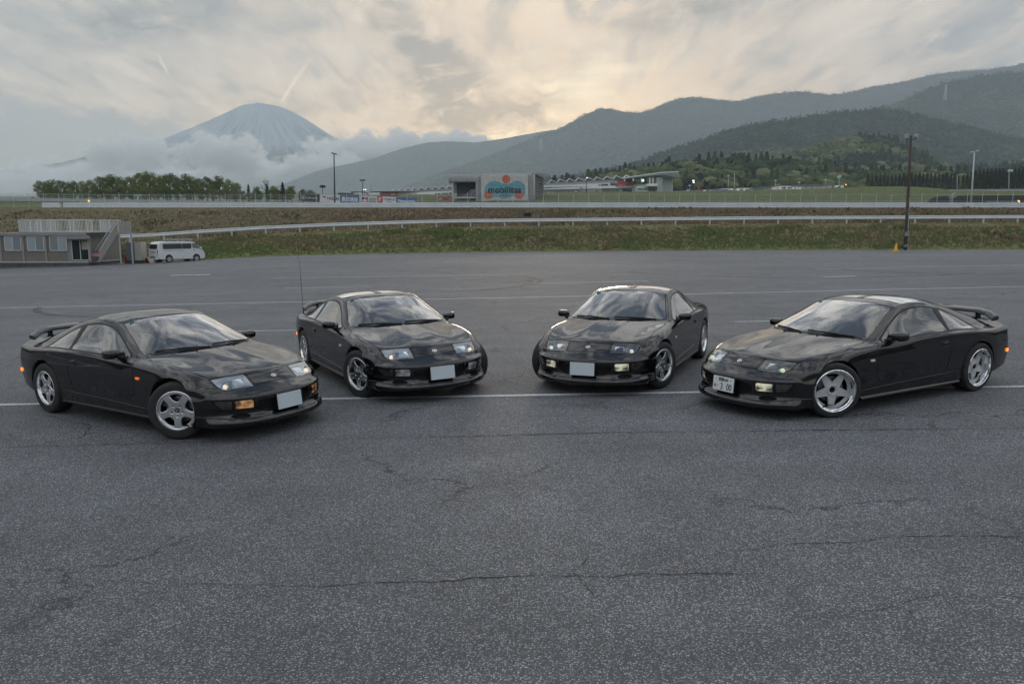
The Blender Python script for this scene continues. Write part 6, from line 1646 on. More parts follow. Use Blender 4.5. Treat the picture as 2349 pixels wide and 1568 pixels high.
# ------------------------------------------------------------------ sponsor boards
def flat(name, col, rough=.5): return pbr(name, col, rough)
C_BLACK, C_WHITE, C_BLUE, C_RED = flat('board_black', (.03, .032, .038)), flat('board_white', (.72, .76, .80)), flat('board_blue', (.05, .17, .40)), flat('board_red', (.60, .04, .07))
C_LIGHT, C_INK, C_LBLUE = flat('print_white', (.82, .86, .90)), flat('print_black', (.014, .014, .018)), flat('print_pale_blue', (.50, .62, .75))
def hoarding(u0, u1, t0, t1, b0, b1, Y0, Y1, mat, label, marks):
    A, B, Cc, Dd = P_(u0, b0, Y0), P_(u1, b1, Y1), P_(u1, t1, Y1), P_(u0, t0, Y0)
    r = empty('sponsor_board', A, 0, label, 'sponsor board'); q = lambda p: p - A
    n = (B - A).cross(Dd - A).normalized(); n = n if n.y < 0 else -n
    m = MB(); f = [q(p) for p in (A, B, Cc, Dd)]; k = [p - n * .08 for p in f]; m.add(f + k, [(0, 1, 2, 3), (7, 6, 5, 4), (0, 4, 5, 1), (1, 5, 6, 2), (2, 6, 7, 3), (3, 7, 4, 0)]); m.build('panel', mat, r)
    fr = MB()
    for i in range(4): fr.bar(f[i] + n * .01, f[(i + 1) % 4] + n * .01, .05, .04, up=n)
    fr.build('frame', STEELG, r)
    for t in (.1, .5, .9): m = MB(); p = f[0].lerp(f[1], t) - n * .15; m.bar(p + Vector((0, 0, -1.6)), p + Vector((0, 0, .3)), .10, .10); m.bar(p + Vector((0, .9, -1.6)), p + Vector((0, 0, .5)), .06, .06); m.build('prop', DKPOLE, r)
    W_, H_ = (B - A).length, (Dd - A).length
    X = (B - A).normalized(); Yv = ((Dd - A) - X * (Dd - A).dot(X) * .6).normalized()
    R = Matrix((X, Yv, n)).transposed().to_4x4()
    for kind, arg, cx, cy, s, col, *ex in marks:            # cx, cy in 0..1 of the board, s = height as a share
        o = {}
        if ex: o = ex[0]
        if kind == 't': me = text_mesh(arg, 1.0, .003, offset=o.get('off', .02), shear=o.get('shear', 0))
        else: me = curve_mesh('mark', arg, .003)
        co = np.empty(len(me.vertices) * 3); me.vertices.foreach_get('co', co); co = co.reshape(-1, 3)
        if len(co) == 0: continue
        lo, hi = co.min(0), co.max(0); c = (lo + hi) / 2
        hgt = s * H_ / max(1e-6, hi[1] - lo[1]); wid = (o['w'] * W_ / (hi[0] - lo[0])) if 'w' in o else hgt
        me.transform(Matrix.Translation(q(A) + X * cx * W_ + Yv * cy * H_ + n * (.012 + o.get('lift', 0))) @ R @ Matrix.Diagonal((wid, hgt, 1, 1)) @ Matrix.Translation((-c[0], -c[1], 0)))
        link('lettering' if kind == 't' else 'emblem', me, col, r)
    return r
ell = lambda a, b, n=32: [(a * cos(2 * pi * i / n), b * sin(2 * pi * i / n)) for i in range(n)]
hoarding(685.3, 733.6, 442.7, 445, 461, 464, 128, 126, C_BLACK, 'black sponsor board lettered LEXUS in silver with an oval emblem', [('c', [ell(1, .8), ell(.88, .68)], .23, .5, .44, C_LIGHT, {'w': .20}), ('c', [[(-.1, .5), (.1, .5), (-.12, -.38), (.55, -.38), (.5, -.55), (-.4, -.55)]], .24, .5, .30, C_LIGHT, {'w': .10}), ('t', 'LEXUS', .63, .48, .22, C_LIGHT, {'w': .52, 'off': .0})])
hoarding(734, 779.8, 444.3, 446.8, 463.4, 466, 126, 124, C_WHITE, 'white sponsor board lettered YAZAKI with a red triangle', [('t', 'YAZAKI', .64, .50, .34, C_INK, {'w': .62, 'off': .035}), ('c', [[(-1, .6), (1, .6), (.72, -.6), (.3, -.1)]], .17, .58, .34, C_RED, {'w': .23})])
hoarding(780.2, 824.2, 446.8, 448.1, 465.5, 468, 124, 122, C_BLUE, 'blue sponsor board lettered with four white Japanese characters', [('t', '豊田通商', .5, .5, .58, C_LIGHT, {'w': .84, 'off': .02})])
hoarding(824.6, 866, 447.7, 449.4, 466.8, 469.3, 122, 120, C_WHITE, 'white sponsor board lettered TOYOTA GAZOO Racing with a black and red GR mark', [('c', [[(-1, -1), (.05, -1), (.4, 1), (-.65, 1)]], .175, .50, .60, C_INK, {'w': .22}), ('c', [[(-1, -1), (1, -1), (1, 1), (-.4, 1)]], .37, .50, .60, C_RED, {'w': .22}), ('t', 'GR', .27, .38, .30, C_LIGHT, {'w': .34, 'off': .05, 'lift': .012, 'shear': .2}), ('t', 'TOYOTA', .74, .69, .15, C_INK, {'w': .42, 'off': .04}), ('t', 'GAZOO', .72, .49, .15, C_INK, {'w': .38, 'off': .04}), ('t', 'Racing', .72, .27, .19, C_INK, {'w': .38, 'off': .04}), ('t', 'R', .55, .29, .15, C_RED, {'off': .05, 'lift': .02})])
hoarding(866.6, 909, 449, 451.8, 466.8, 469, 120, 118, C_WHITE, 'white sponsor board lettered FUJIMAKI GROUP with a red block at its left', [('c', [[(-1, -1), (1, -1), (1, 1), (-1, 1)]], .135, .5, .97, C_RED, {'w': .26}), ('c', [[(-1, -1), (-.3, -1), (-.3, -.2), (.5, -.2), (.5, .2), (-.3, .2), (-.3, .6), (1, .6), (1, 1), (-1, 1)]], .135, .55, .5, C_LIGHT, {'w': .14, 'lift': .01}), ('t', 'FUJIMAKI', .63, .57, .28, C_INK, {'w': .60, 'off': .01}), ('t', 'GROUP', .63, .27, .13, C_INK, {'w': .22})])
hoarding(909.6, 957, 451.8, 453.5, 469, 470.2, 118, 116, C_BLUE, 'blue sponsor board lettered Panasonic in white', [('t', 'Panasonic', .5, .50, .36, C_LIGHT, {'w': .82, 'off': .035})])
hoarding(1003.4, 1047, 451.8, 452.4, 469.5, 469.8, 137, 137.5, C_RED, 'red sponsor board lettered Coca-Cola in white script beside the large building', [('t', 'Coca‑Cola'.replace('‑', '-'), .52, .55, .60, C_LIGHT, {'w': .90, 'off': .02, 'shear': .25}), ('c', [[(-1, .1), (-.6, .3), (0, .1), (.6, -.1), (1, .15), (.6, .1), (0, .3), (-.6, .5)]], .45, .20, .10, C_LIGHT, {'w': .6})])
m = MB(); b = P_(681, 470, 127)
for i in range(5): m.bar((0, 0, .05 + i * .42), (.45, .5, .05 + i * .42), .03, .03)
m.bar((0, 0, -.4), (0, 0, 1.9), .06, .06).bar((.45, .5, -.4), (.45, .5, 1.9), .06, .06); o = m.build('board_scaffold', STEELG); o.location = b; tag(o, 'narrow grey scaffold frame at the left end of the sponsor boards', 'scaffold')

# ------------------------------------------------------------------ the large building with the printed banner
def S4(px, py): return 1009.3 + px * .1123, 378.5 + py * .1123
def build_hall():
    Y = 135.0; o = P_(*S4(165, 830), Y); r = empty('exhibition_hall', o, 0, 'grey ribbed two-storey hall with rounded eaves and a printed banner on its front', 'building')
    def L(px, py, dy=0.0):
        p = P_(*S4(px, py), Y); return Vector((p.x - o.x, dy, p.z - o.z))
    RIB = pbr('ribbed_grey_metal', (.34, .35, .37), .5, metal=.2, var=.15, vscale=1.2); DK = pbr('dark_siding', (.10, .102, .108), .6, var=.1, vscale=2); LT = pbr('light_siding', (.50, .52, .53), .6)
    zb = -1.5; x0, x1, xr = L(165, 0).x, L(838, 0).x, L(1925, 0).x; zt = L(0, 200).z; zc = L(0, 340).z
    dep = 9.0
    m = MB(); m.box2((x1, .25, zb), (xr, dep, zt - .3)); m.box2((x0 + .6, 3.2, zb), (x1, dep, zt - .3)); m.build('wall', RIB, r)
    # barrel ribs: vertical half-tubes bending over at the eaves
    def rib(x, w, z0, z1, name='rib'):
        m = MB(); P = []
        for y_, z_ in [(0, z0), (0, z1 - .55), (.06, z1 - .30), (.22, z1 - .10), (.5, z1), (1.4, z1 + .05)]:
            P.append([(x + w / 2 * -cos(a), y_ - .10 * sin(a) * (1 if z_ < z1 else 0), z_ + (.10 * sin(a) if z_ >= z1 - .12 else 0)) for a in np.linspace(0, pi, 6)])
        m.grid(P); m.build(name, RIB, r, True, fix=False)
    n = 19
    for i in range(n): w = (x1 - x0) / n; rib(x0 + w * (i + .5), w * .98, zc, zt)
    m = MB(); m.box2((x0, .3, zc - .02), (x1, 4.5, zt - .12)); m.build('eaves', RIB, r)
    for i in range(4): w = (L(838, 0).x - L(725, 0).x) / 4; rib(L(725, 0).x + w * (i + .5), w, zb, zc + .3)
    for i in range(4): w = (xr - L(1812, 0).x) / 4; rib(L(1812, 0).x + w * (i + .5), w, zb, zt + (.25))
    nb = 26
    for i in range(nb): w = (L(1805, 0).x - x1) / nb; rib(x1 + w * (i + .5), w * .95, zb, zt + .12)
    # recess: dark wall, slab, column, glass and stair
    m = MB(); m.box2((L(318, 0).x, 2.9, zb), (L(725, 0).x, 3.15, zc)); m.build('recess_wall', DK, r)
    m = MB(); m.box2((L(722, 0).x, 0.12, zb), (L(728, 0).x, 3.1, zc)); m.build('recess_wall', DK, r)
    m = MB(); m.box2((L(238, 0).x, .1, zb), (L(268, 0).x, .5, zc)); m.build('column', LT, r)
    m = MB(); m.box2((L(272, 0).x, 1.2, L(0, 568).z), (L(316, 0).x, 1.25, zc)); m.build('window', pbr('greenish_glass', (.20, .36, .34), .15), r)
    m = MB(); m.box2((L(268, 0).x, 1.15, zb), (L(320, 0).x, 3.0, L(0, 570).z)); m.build('low_wall', LT, r)
    m = MB(); m.box2((L(268, 0).x, .2, L(0, 680).z), (L(724, 0).x, 2.9, L(0, 648).z)); m.build('balcony', LT, r)
    a, b_ = L(425, 820, .6), L(635, 680, .6)
    s = MB(); s.bar(a, b_, .08, .22, up=(0, 1, 0)); s.bar(a + Vector((0, .9, 0)), b_ + Vector((0, .9, 0)), .08, .22, up=(0, 1, 0)); st = s.build('stair', WHITEP, r)
    for i in range(9): p = a.lerp(b_, (i + .5) / 9); t = MB(); t.box(p + Vector((0, .45, .05)), (.22, .85, .04)); t.build('tread', LT, st)
    hr = MB(); up = Vector((0, 0, .95)); hr.bar(a + up, b_ + up, .05, .05).bar(b_ + up, L(724, 650, .6) + up, .05, .05).bar(a + up * .5, b_ + up * .5, .03, .03)
    c0, c1 = L(470, 648, .4), L(640, 508, .4); hr.bar(c0, c1, .05, .05).bar(c1, L(722, 505, .4), .05, .05)
    for i in range(6): p = a.lerp(b_, i / 5); hr.bar(p, p + up, .03, .03)
    for i in range(5): p = L(640 + i * 20, 650, .3); hr.bar(p, p + Vector((0, 0, 1.15)), .03, .03)
    for i in range(7): hr.bar(L(275, 700 + i * 18, .3), L(420, 700 + i * 18, .3), .025, .025)
    hr.build('stair_rail', WHITEP, r)
    # end wall
    e0, e1 = at(*S4(1925, 180), Y) - o, at(*S4(2118, 262), Y + 12) - o
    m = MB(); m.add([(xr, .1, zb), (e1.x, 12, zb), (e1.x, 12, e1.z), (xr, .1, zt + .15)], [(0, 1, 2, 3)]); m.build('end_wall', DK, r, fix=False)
    for i in range(13):
        t = (i + 1) / 14; m = MB(); m.bar((xr + .03, .1, zb + (zt - zb) * t), (e1.x + .03, 12, zb + (e1.z - zb) * t), .03, .035); m.build('siding_joint', LT, r)
    m = MB(); 
    m.bar((xr + .05, -.1, zt + .2), Vector((e1.x + .6, 12, e1.z + .55)), .9, .30); m.build('end_eaves', RIB, r)
    m = MB(); m.tube([(xr, -.02, zb), (xr, -.02, zt - .4), (xr + .04, .05, zt + .05), (xr + .4, .3, zt + .22)], .16, 10); m.build('corner_pipe', LT, r, True)
    for px, py in ((2040, 340), (2058, 342), (1965, 678), (2035, 690), (2052, 692)):
        t = (px - 1925) / 193; p = Vector((xr + (e1.x - xr) * t + .05, 12 * t, L(px, py).z)); m = MB(); m.box(p, (.16, .25, .28)); m.build('vent', RUBBER, r)
    # banner: a printed cloth stretched just off the ribs
    bx0, bx1, bz0, bz1 = L(838, 0).x, L(1805, 0).x, L(0, 775).z, L(0, 192).z
    bn = empty('banner', Vector((o.x + bx0, Y - .32, o.z + bz0)), 0, 'pale printed banner lettered mobilitas with a teal blob and three orange discs', 'banner'); W_, H_ = bx1 - bx0, bz1 - bz0
    cloth = pbr('banner_cloth', (.56, .56, .55), .7, var=.18, vscale=1.6)
    m = MB(); m.box2((0, 0, 0), (W_, .03, H_)); m.build('cloth', cloth, bn)
    def B(px, py): return ((px - 838) / (1805 - 838) * W_, (775 - py) / (775 - 192) * H_)
    def deco(me, mat, lift, name='print'):
        me.transform(Matrix.Translation((0, -lift, 0)) @ Matrix.Rotation(radians(90), 4, 'X')); link(name, me, mat, bn)
    ctl = [(905, 560), (915, 470), (960, 390), (1030, 345), (1110, 332), (1200, 345), (1290, 378), (1360, 388), (1430, 372), (1500, 338), (1570, 324), (1650, 340), (1710, 385), (1742, 450), (1745, 530), (1725, 610), (1690, 655), (1620, 670), (1550, 650), (1480, 648), (1420, 665), (1350, 688), (1280, 686), (1200, 664), (1120, 655), (1050, 680), (980, 690), (930, 650), (905, 605)]
    pts = []; n = len(ctl)
    for i in range(n):
        p0, p1, p2, p3 = ctl[i - 1], ctl[i], ctl[(i + 1) % n], ctl[(i + 2) % n]
        for k in range(4):
            t = k / 4; f = lambda a, b, c, d: .5 * (2 * b + (c - a) * t + (2 * a - 5 * b + 4 * c - d) * t * t + (3 * b - a - 3 * c + d) * t ** 3)
            pts.append(B(f(p0[0], p1[0], p2[0], p3[0]), f(p0[1], p1[1], p2[1], p3[1])))
    deco(curve_mesh('blob', [pts], .002), pbr('print_teal', (.13, .36, .46), .6, var=.12, vscale=1.5), .006)
    for cx, cy, rr in ((1352, 293, 85), (982, 613, 83), (1618, 610, 85)):
        c = B(cx, cy); rad = rr / (1805 - 838) * W_; deco(curve_mesh('disc', [[(c[0] + rad * cos(2 * pi * i / 40), c[1] + rad * sin(2 * pi * i / 40)) for i in range(40)]], .002), pbr('print_orange', (.55, .14, .075), .6, var=.12, vscale=2), .012)
    for txt, cx, cy, w, h, off in (('mobilitas', 1322, 508, 675, 135, .03), ('モビリタ', 1320, 618, 175, 45, .03)):
        me = text_mesh(txt, 1, .002, offset=off); co = np.empty(len(me.vertices) * 3); me.vertices.foreach_get('co', co); co = co.reshape(-1, 3); lo, hi = co.min(0), co.max(0); c = (lo + hi) / 2; p = B(cx, cy)
        me.transform(Matrix.Translation((p[0], p[1], 0)) @ Matrix.Diagonal((w / 967 * W_ / (hi[0] - lo[0]), h / 583 * H_ / (hi[1] - lo[1]), 1, 1)) @ Matrix.Translation((-c[0], -c[1], 0))); deco(me, C_INK, .020, 'lettering')
    # stretched ropes
    for i in range(8): x = W_ * i / 7; m = MB(); m.bar((x, -.03, 0), (x, -.03, H_ + .1), .035, .02); m.build('lashing', LT, bn)
    for i in range(1, 9): z = H_ * i / 9; m = MB(); m.bar((0, -.028, z), (W_, -.028, z), .018, .018); m.build('lashing', LT, bn)
    m = MB(); m.box2((x0, 1.2, zt - .05), (xr, dep, zt + .15)); m.build('roof', DK, r)
build_hall()

# ------------------------------------------------------------------ far pit building, stand and tower
def prism_at(name, poly, Y, depth, mat, parent, org, f=None):
    """poly in picture units; Y number or function of u; thickness goes away from the viewer"""
    a = []
    for u, v in poly:
        y = Y(u) if callable(Y) else Y; a.append(at(u, v, y) - org)
    b = [p + Vector((0, depth, 0)) for p in a]; n = len(a); m = MB(); m.add(a + b, [tuple(range(n)), tuple(range(2 * n - 1, n - 1, -1))] + [(i, n + i, n + (i + 1) % n, (i + 1) % n) for i in range(n)]); return m.build(name, mat, parent)
def S5(px, py): return 1238.7 + px * .1514, 384.2 + py * .1514
def quad5(x0, y0, x1, y1, y2, y3): return [S5(x0, y0), S5(x1, y1), S5(x1, y3), S5(x0, y2)]
FW = pbr('far_white_wall', (.78, .80, .82), .7, var=.06, vscale=.3); FG = pbr('far_grey_wall', (.30, .32, .34), .7); FD_ = pbr('far_dark', (.05, .055, .06), .7); FDK = pbr('far_roof_gable', (.085, .09, .10), .7)
FR = pbr('far_red', (.42, .05, .045), .6); FEDGE = pbr('far_roof_edge', (.80, .83, .85), .6)
def pit_building():
    org = at(1300, 441, 320); r = empty('pit_building', org, 0, 'long white pit building with a row of sawtooth roof gables left of the tower', 'building')
    def Yc(u): return float(np.interp(u, [890, 1030, 1245, 1440, 1600], [430, 395, 345, 305, 300]))
    peaks = [(904, 433.8), (918.8, 432.9), (933.4, 432), (948.8, 431.3), (964.1, 430.4), (979.7, 429.6), (996, 428.9), (1012, 427.5), (1028.5, 426.8), (1046, 425.5), (1064, 424), (1082, 423), (1100, 422), (1118, 420.8), (1137, 419.6), (1157, 418.4), (1177, 417.2), (1198, 416.4), (1219, 415.4), (1241, 414.3), (1263.7, 413), (1284, 411), (1305, 410), (1325.8, 408.4), (1347, 407.2), (1368, 406.5), (1390, 405), (1412.4, 403.4), (1435.5, 402)]
    for i, (u, v) in enumerate(peaks):
        w = (peaks[i][0] - peaks[i - 1][0]) if i else 15; wn = (peaks[i + 1][0] - u) if i + 1 < len(peaks) else 22; drop = 6.3 * w / 22 + .6
        prism_at('roof_gable', [(u - w * .24, v + drop), (u, v), (u + wn * .76, v + drop), (u + wn * .76, v + drop + 5), (u - w * .24, v + drop + 5)], Yc, 14, FDK, r, org)
        a, b, c = at(u - w * .24, v + drop - .2, Yc(u) - .3) - org, at(u, v - .3, Yc(u) - .3) - org, at(u + wn * .76, v + drop - .2, Yc(u) - .3) - org
        m = MB(); m.bar(a, b, .22, .35).bar(b, c, .22, .35); m.build('gable_edge', FEDGE, r)
    q = lambda nm, poly, mat, dep=10, off=0: prism_at(nm, poly, (lambda u: Yc(u) - off), dep, mat, r, org)
    q('fascia', quad5(40, 245, 1060, 190, 268, 216), FG, 12, .6); q('upper_wall', quad5(40, 268, 1060, 216, 300, 280), FW, 11, 0)
    for a, b in ((83, 182), (190, 297), (302, 408), (415, 523), (528, 638), (645, 748), (770, 908), (920, 1030)):
        t = lambda x: -.052 * (x - 50); q('window', [S5(a, 301 + t(a)), S5(b, 301 + t(b)), S5(b, 324 + t(b)), S5(a, 324 + t(a))], FD_, .5, .4)
    q('lower_wall', quad5(40, 318, 1060, 290, 402, 385), FG, 10, .3)
    q('balcony_front', quad5(40, 318, 1180, 272, 333, 312), FW, 1.5, 2.5); q('balcony_front', quad5(1180, 272, 1640, 250, 312, 290), FEDGE, 1.5, 2.5)
    q('upper_wall', quad5(1060, 190, 1180, 200, 290, 280), FG, 9, .8); q('window', quad5(1078, 238, 1175, 246, 270, 268), FD_, .5, 1.2)
    q('red_cabin', quad5(1178, 212, 1455, 200, 268, 252), FR, 6, 1.5); q('grey_box', quad5(1465, 215, 1560, 222, 250, 246), FG, 4, 1.5)
    q('garage_wall', quad5(850, 322, 1460, 296, 385, 380), FW, 8, 1.0)
    for a, b in ((940, 1050), (1065, 1170), (1185, 1245)): q('garage_bay', quad5(a, 322 - (a - 850) * .043, b, 322 - (b - 850) * .043, 372, 370), FG, .3, 1.25)
    for a in (1268, 1310, 1352): q('dark_door', quad5(a, 328, a + 38, 327, 380, 380), FD_, .4, 1.5)
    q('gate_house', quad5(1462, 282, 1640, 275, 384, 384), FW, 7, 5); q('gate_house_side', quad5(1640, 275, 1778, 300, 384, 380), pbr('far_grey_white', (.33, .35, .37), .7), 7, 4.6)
    for a in (1475, 1512, 1555, 1595): q('window', quad5(a, 313, a + 30, 312, 334, 332), pbr('far_green_glass', (.12, .22, .21), .3), .4, 5.4)
    q('window', quad5(1648, 318, 1730, 330, 326, 338), FD_, .4, 5)
    q('left_block', quad5(612, 322, 850, 330, 396, 384), FG, 6, 3); q('white_door', quad5(525, 352, 565, 352, 396, 396), FW, .4, 1.2)
    for a in (122, 180, 318, 385, 455): q('white_unit', quad5(a, 372, a + 22, 371, 400, 399), FEDGE, 1, 1.5)
    for a, b, c, mt in ((285, 400, 'sponsor_strip', pbr('strip_blue', (.08, .24, .42), .5)), (412, 535, 'sponsor_strip', pbr('strip_green', (.03, .16, .12), .5)), (1145, 1188, 'sponsor_strip', C_RED), (1192, 1236, 'sponsor_strip', pbr('strip_olive', (.28, .30, .12), .5)), (1240, 1283, 'sponsor_strip', C_RED), (1290, 1428, 'sponsor_strip', pbr('strip_teal', (.04, .12, .14), .5))):
        t = lambda x: -.052 * (x - 285); y = 309 if a < 600 else 311; q(c, [S5(a, y + t(a)), S5(b, y + t(b)), S5(b, y + 16 + t(b) + (8 if a > 600 else 0)), S5(a, y + 16 + t(a) + (8 if a > 600 else 0))], mt, .3, 2.9)
    # DUSKIN lettering on the parapet
    me = text_mesh('DUSKIN', 1, .01, offset=.03); p = at(*S5(655, 310), Yc(1338) - 2.9) - org; me.transform(Matrix.Translation(p + Vector((0, -.1, 0))) @ Matrix.Rotation(radians(90), 4, 'X') @ Matrix.Diagonal((.75, .8, 1, 1))); link('lettering', me, C_INK, r)
    # left stretch, seen before the hall
    def S7(px, py): return 734 + px * .1416, 332.6 + py * .1416
    q('long_roof', [S7(790, 740), S7(1590, 738), S7(1590, 752), S7(1420, 770), S7(800, 752)], FG, 8, 1); q('long_roof_edge', [S7(790, 738), S7(1590, 735), S7(1590, 741), S7(790, 744)], FEDGE, 8.5, 1.4)
    q('fascia', [S7(1330, 740), S7(2140, 702), S7(2140, 730), S7(1560, 762)], FG, 8, .6); q('upper_wall', [S7(1270, 775), S7(2140, 730), S7(2140, 810), S7(1270, 812)], FW, 8, 0)
    for a, b in ((1780, 1840), (1850, 1950), (1965, 2070), (2090, 2130)): q('window', [S7(a, 792 - (a - 1780) * .06), S7(b, 792 - (b - 1780) * .06), S7(b, 806 - (b - 1780) * .04), S7(a, 808)], FD_, .5, .4)
pit_building()
def small_far():
    def S7(px, py): return 734 + px * .1416, 332.6 + py * .1416
    def one(name, poly, Y, dep, mat, label, cat, extra=()):
        o = at(*poly[0], Y); r = empty(name, o, 0, label, cat); prism_at('body', poly, Y, dep, mat, r, o)
        for nm, pl, mt, off in extra: prism_at(nm, pl, Y - off, .3, mt, r, o)
    one('red_shed', [S7(975, 772), S7(1268, 768), S7(1268, 815), S7(975, 815)], 240, 6, FR, 'dark red shed below the long roof left of the large hall', 'shed', [('door', [S7(1180, 782), S7(1215, 782), S7(1215, 812), S7(1180, 812)], FG, .2), ('roof', [S7(970, 768), S7(1272, 764), S7(1272, 772), S7(970, 776)], FD_, .3)])
    one('low_shed', [S7(285, 780), S7(360, 776), S7(555, 788), S7(555, 812), S7(285, 812)], 230, 6, pbr('brown_grey_shed', (.17, .16, .15), .7), 'low brown-grey shed roof behind the blue sponsor board', 'shed', [('roof', [S7(283, 777), S7(360, 773), S7(556, 786), S7(556, 791), S7(360, 780), S7(283, 783)], FD_, .3)])
    one('white_tent', [S7(500, 790), S7(560, 775), S7(690, 772), S7(780, 788), S7(930, 778), S7(930, 812), S7(500, 812)], 235, 8, FW, 'low white tents with red stripes behind the white sponsor board', 'tent', [('stripe', [S7(590, 780), S7(615, 792), S7(640, 810), S7(610, 810)], FR, .2), ('stripe', [S7(740, 778), S7(770, 790), S7(800, 812), S7(770, 812)], FR, .2)])
    one('white_house', [S7(560, 752), S7(505, 757), S7(500, 778), S7(780, 778), S7(690, 755)], 300, 6, FDK, 'small dark gabled roof behind the white tents', 'roof')
    one('barrier_wall', [(960, 446), (1036, 445.5), (1036, 449.5), (960, 450)], 200, .6, FW, 'low white wall on the green slope left of the hall', 'wall')
    def S6(px, py): return 1537 + px * .1807, 401.4 + py * .1807
    # control tower with wing roof
    o = at(*S5(1860, 382), 296); r = empty('control_tower', o, 0, 'pale tiled tower under a broad tilted wing roof beside the pit building', 'tower')
    prism_at('front_wall', [S5(1772, 382), S5(1858, 382), S5(1858, 150), S5(1772, 150)], 296, 8, pbr('tower_tile', (.62, .66, .69), .6, var=.05, vscale=.5), r, o); prism_at('side_wall', [S5(1858, 382), S5(2000, 382), S5(2000, 150), S5(1858, 150)], 297, 8, pbr('tower_tile_shaded', (.52, .56, .59), .6, var=.05, vscale=.5), r, o)  # same tile on both walls; the side's shade is put into its colour
    for i in range(1, 9): v = 150 + 232 * i / 9; prism_at('tile_joint', [S5(1772, v), S5(2000, v), S5(2000, v + 1.3), S5(1772, v + 1.3)], 295.9, .1, FG, r, o)
    for i in range(1, 8): v = 1772 + 228 * i / 8; prism_at('tile_joint', [S5(v, 382), S5(v + 1.3, 382), S5(v + 1.3, 150), S5(v, 150)], 295.85, .1, FG, r, o)
    prism_at('corner_column', [S5(2003, 382), S5(2012, 382), S5(2012, 160), S5(2003, 160)], 298, 1, FEDGE, r, o)
    a = [at(*S5(x, y), Y) - o for x, y, Y in ((1250, 178, 300), (1850, 106, 294), (2092, 94, 290), (2118, 158, 290), (1990, 150, 306), (1300, 181, 312))]
    m = MB(); b = [p + Vector((0, 0, .75 if i in (1, 2) else .45)) for i, p in enumerate(a)]; n = 6; m.add(a + b, [tuple(range(n)), tuple(range(2 * n - 1, n - 1, -1))] + [(i, n + i, n + (i + 1) % n, (i + 1) % n) for i in range(n)]); m.build('wing_roof', FG, r)
    m = MB(); m.bar(b[0], b[1], .4, .3).bar(b[1], b[2], .4, .3); m.build('roof_edge', FEDGE, r)
    for x, y0, y1 in ((1286, 178, 205), (1414, 165, 205), (1541, 160, 220), (1666, 150, 243), (1715, 148, 243)): prism_at('column', [S5(x - 5, y1), S5(x + 5, y1), S5(x + 5, y0), S5(x - 5, y0)], 296, 1.2, FEDGE, r, o)
    prism_at('terrace', [S5(1636, 283), S5(1778, 280), S5(1778, 240), S5(1636, 246)], 293, 6, FEDGE, r, o)
    b_ = at(*S5(1560, 196), 292) - o; m = MB(); m.box(b_, (.6, .4, .7)); m.build('signal_lamp', pbr('lit_green', (.5, 1, .7), .4, emit=(.55, 1, .75), estr=1.6), r)
    # long shed and walls right of it
    o = at(*S6(1180, 190), 262); r = empty('long_shed', o, 0, 'very long low white shed on the crest of the mound', 'shed')
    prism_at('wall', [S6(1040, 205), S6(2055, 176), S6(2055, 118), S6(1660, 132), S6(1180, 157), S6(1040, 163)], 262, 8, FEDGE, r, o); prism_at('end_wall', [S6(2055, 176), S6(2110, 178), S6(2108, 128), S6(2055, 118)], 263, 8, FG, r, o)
    prism_at('roof', [S6(1040, 165), S6(1180, 158), S6(1660, 133), S6(2055, 119), S6(2110, 127), S6(2055, 113), S6(1660, 126), S6(1180, 151), S6(1040, 160)], 261, 9, FG, r, o)
    for a, b in ((1670, 1790), (1800, 1890)): prism_at('opening', [S6(a, 187), S6(b, 184), S6(b, 172), S6(a, 176)], 261.6, .3, FD_, r, o)
    prism_at('blue_strip', [S6(1048, 183), S6(1165, 180), S6(1165, 168), S6(1048, 170)], 261.5, .3, pbr('strip_lightblue', (.22, .42, .60), .5), r, o)
    for i in range(1, 16): u = 1040 + 1015 * i / 16; prism_at('panel_joint', [S6(u, 200 - (u - 1180) * .02), S6(u + 2, 200 - (u - 1180) * .02), S6(u + 2, 157 - (u - 1180) * .044), S6(u, 157 - (u - 1180) * .044)], 261.8, .1, FG, r, o)
    one('end_stair', [S6(2115, 178), S6(2205, 165), S6(2205, 130), S6(2165, 128), S6(2110, 150)], 260, 3, FW, 'white concrete stair block at the right end of the long shed', 'stair', [('dark_steps', [S6(2118, 175), S6(2150, 172), S6(2165, 135), S6(2140, 140)], FD_, .2)])
    one('barrier_wall', [S6(20, 228), S6(650, 215), S6(650, 172), S6(570, 180), S6(40, 205)], 250, .6, FG, 'grey stepped barrier wall right of the tower', 'wall', [('slope_stair', [S6(190, 220), S6(215, 219), S6(245, 185), S6(225, 186)], FEDGE, .3), ('dark_gap', [S6(320, 212), S6(440, 206), S6(440, 196), S6(320, 200)], FR, .3), ('sign', [S6(525, 207), S6(595, 204), S6(595, 190), S6(525, 193)], C_BLUE, .3)])
    one('barrier_wall', [S6(650, 215), S6(1040, 205), S6(1040, 163), S6(650, 172)], 256, .6, FW, 'pale barrier wall with a blue sign left of the long shed', 'wall', [('sign', [S6(652, 202), S6(735, 199), S6(735, 181), S6(652, 184)], C_BLUE, .3), ('sign', [S6(1010, 186), S6(1036, 185), S6(1036, 170), S6(1010, 172)], FD_, .3)])
    one('red_flag_board', [S6(357, 180), S6(370, 180), S6(370, 132), S6(357, 132)], 245, .3, pbr('pinkish_red', (.45, .10, .14), .6), 'narrow upright red banner right of the tower', 'banner')
    # trucks and vans on the crest
    VW = pbr('far_vehicle_white', (.80, .82, .84), .35); VGL = pbr('far_vehicle_glass', (.03, .035, .04), .15)
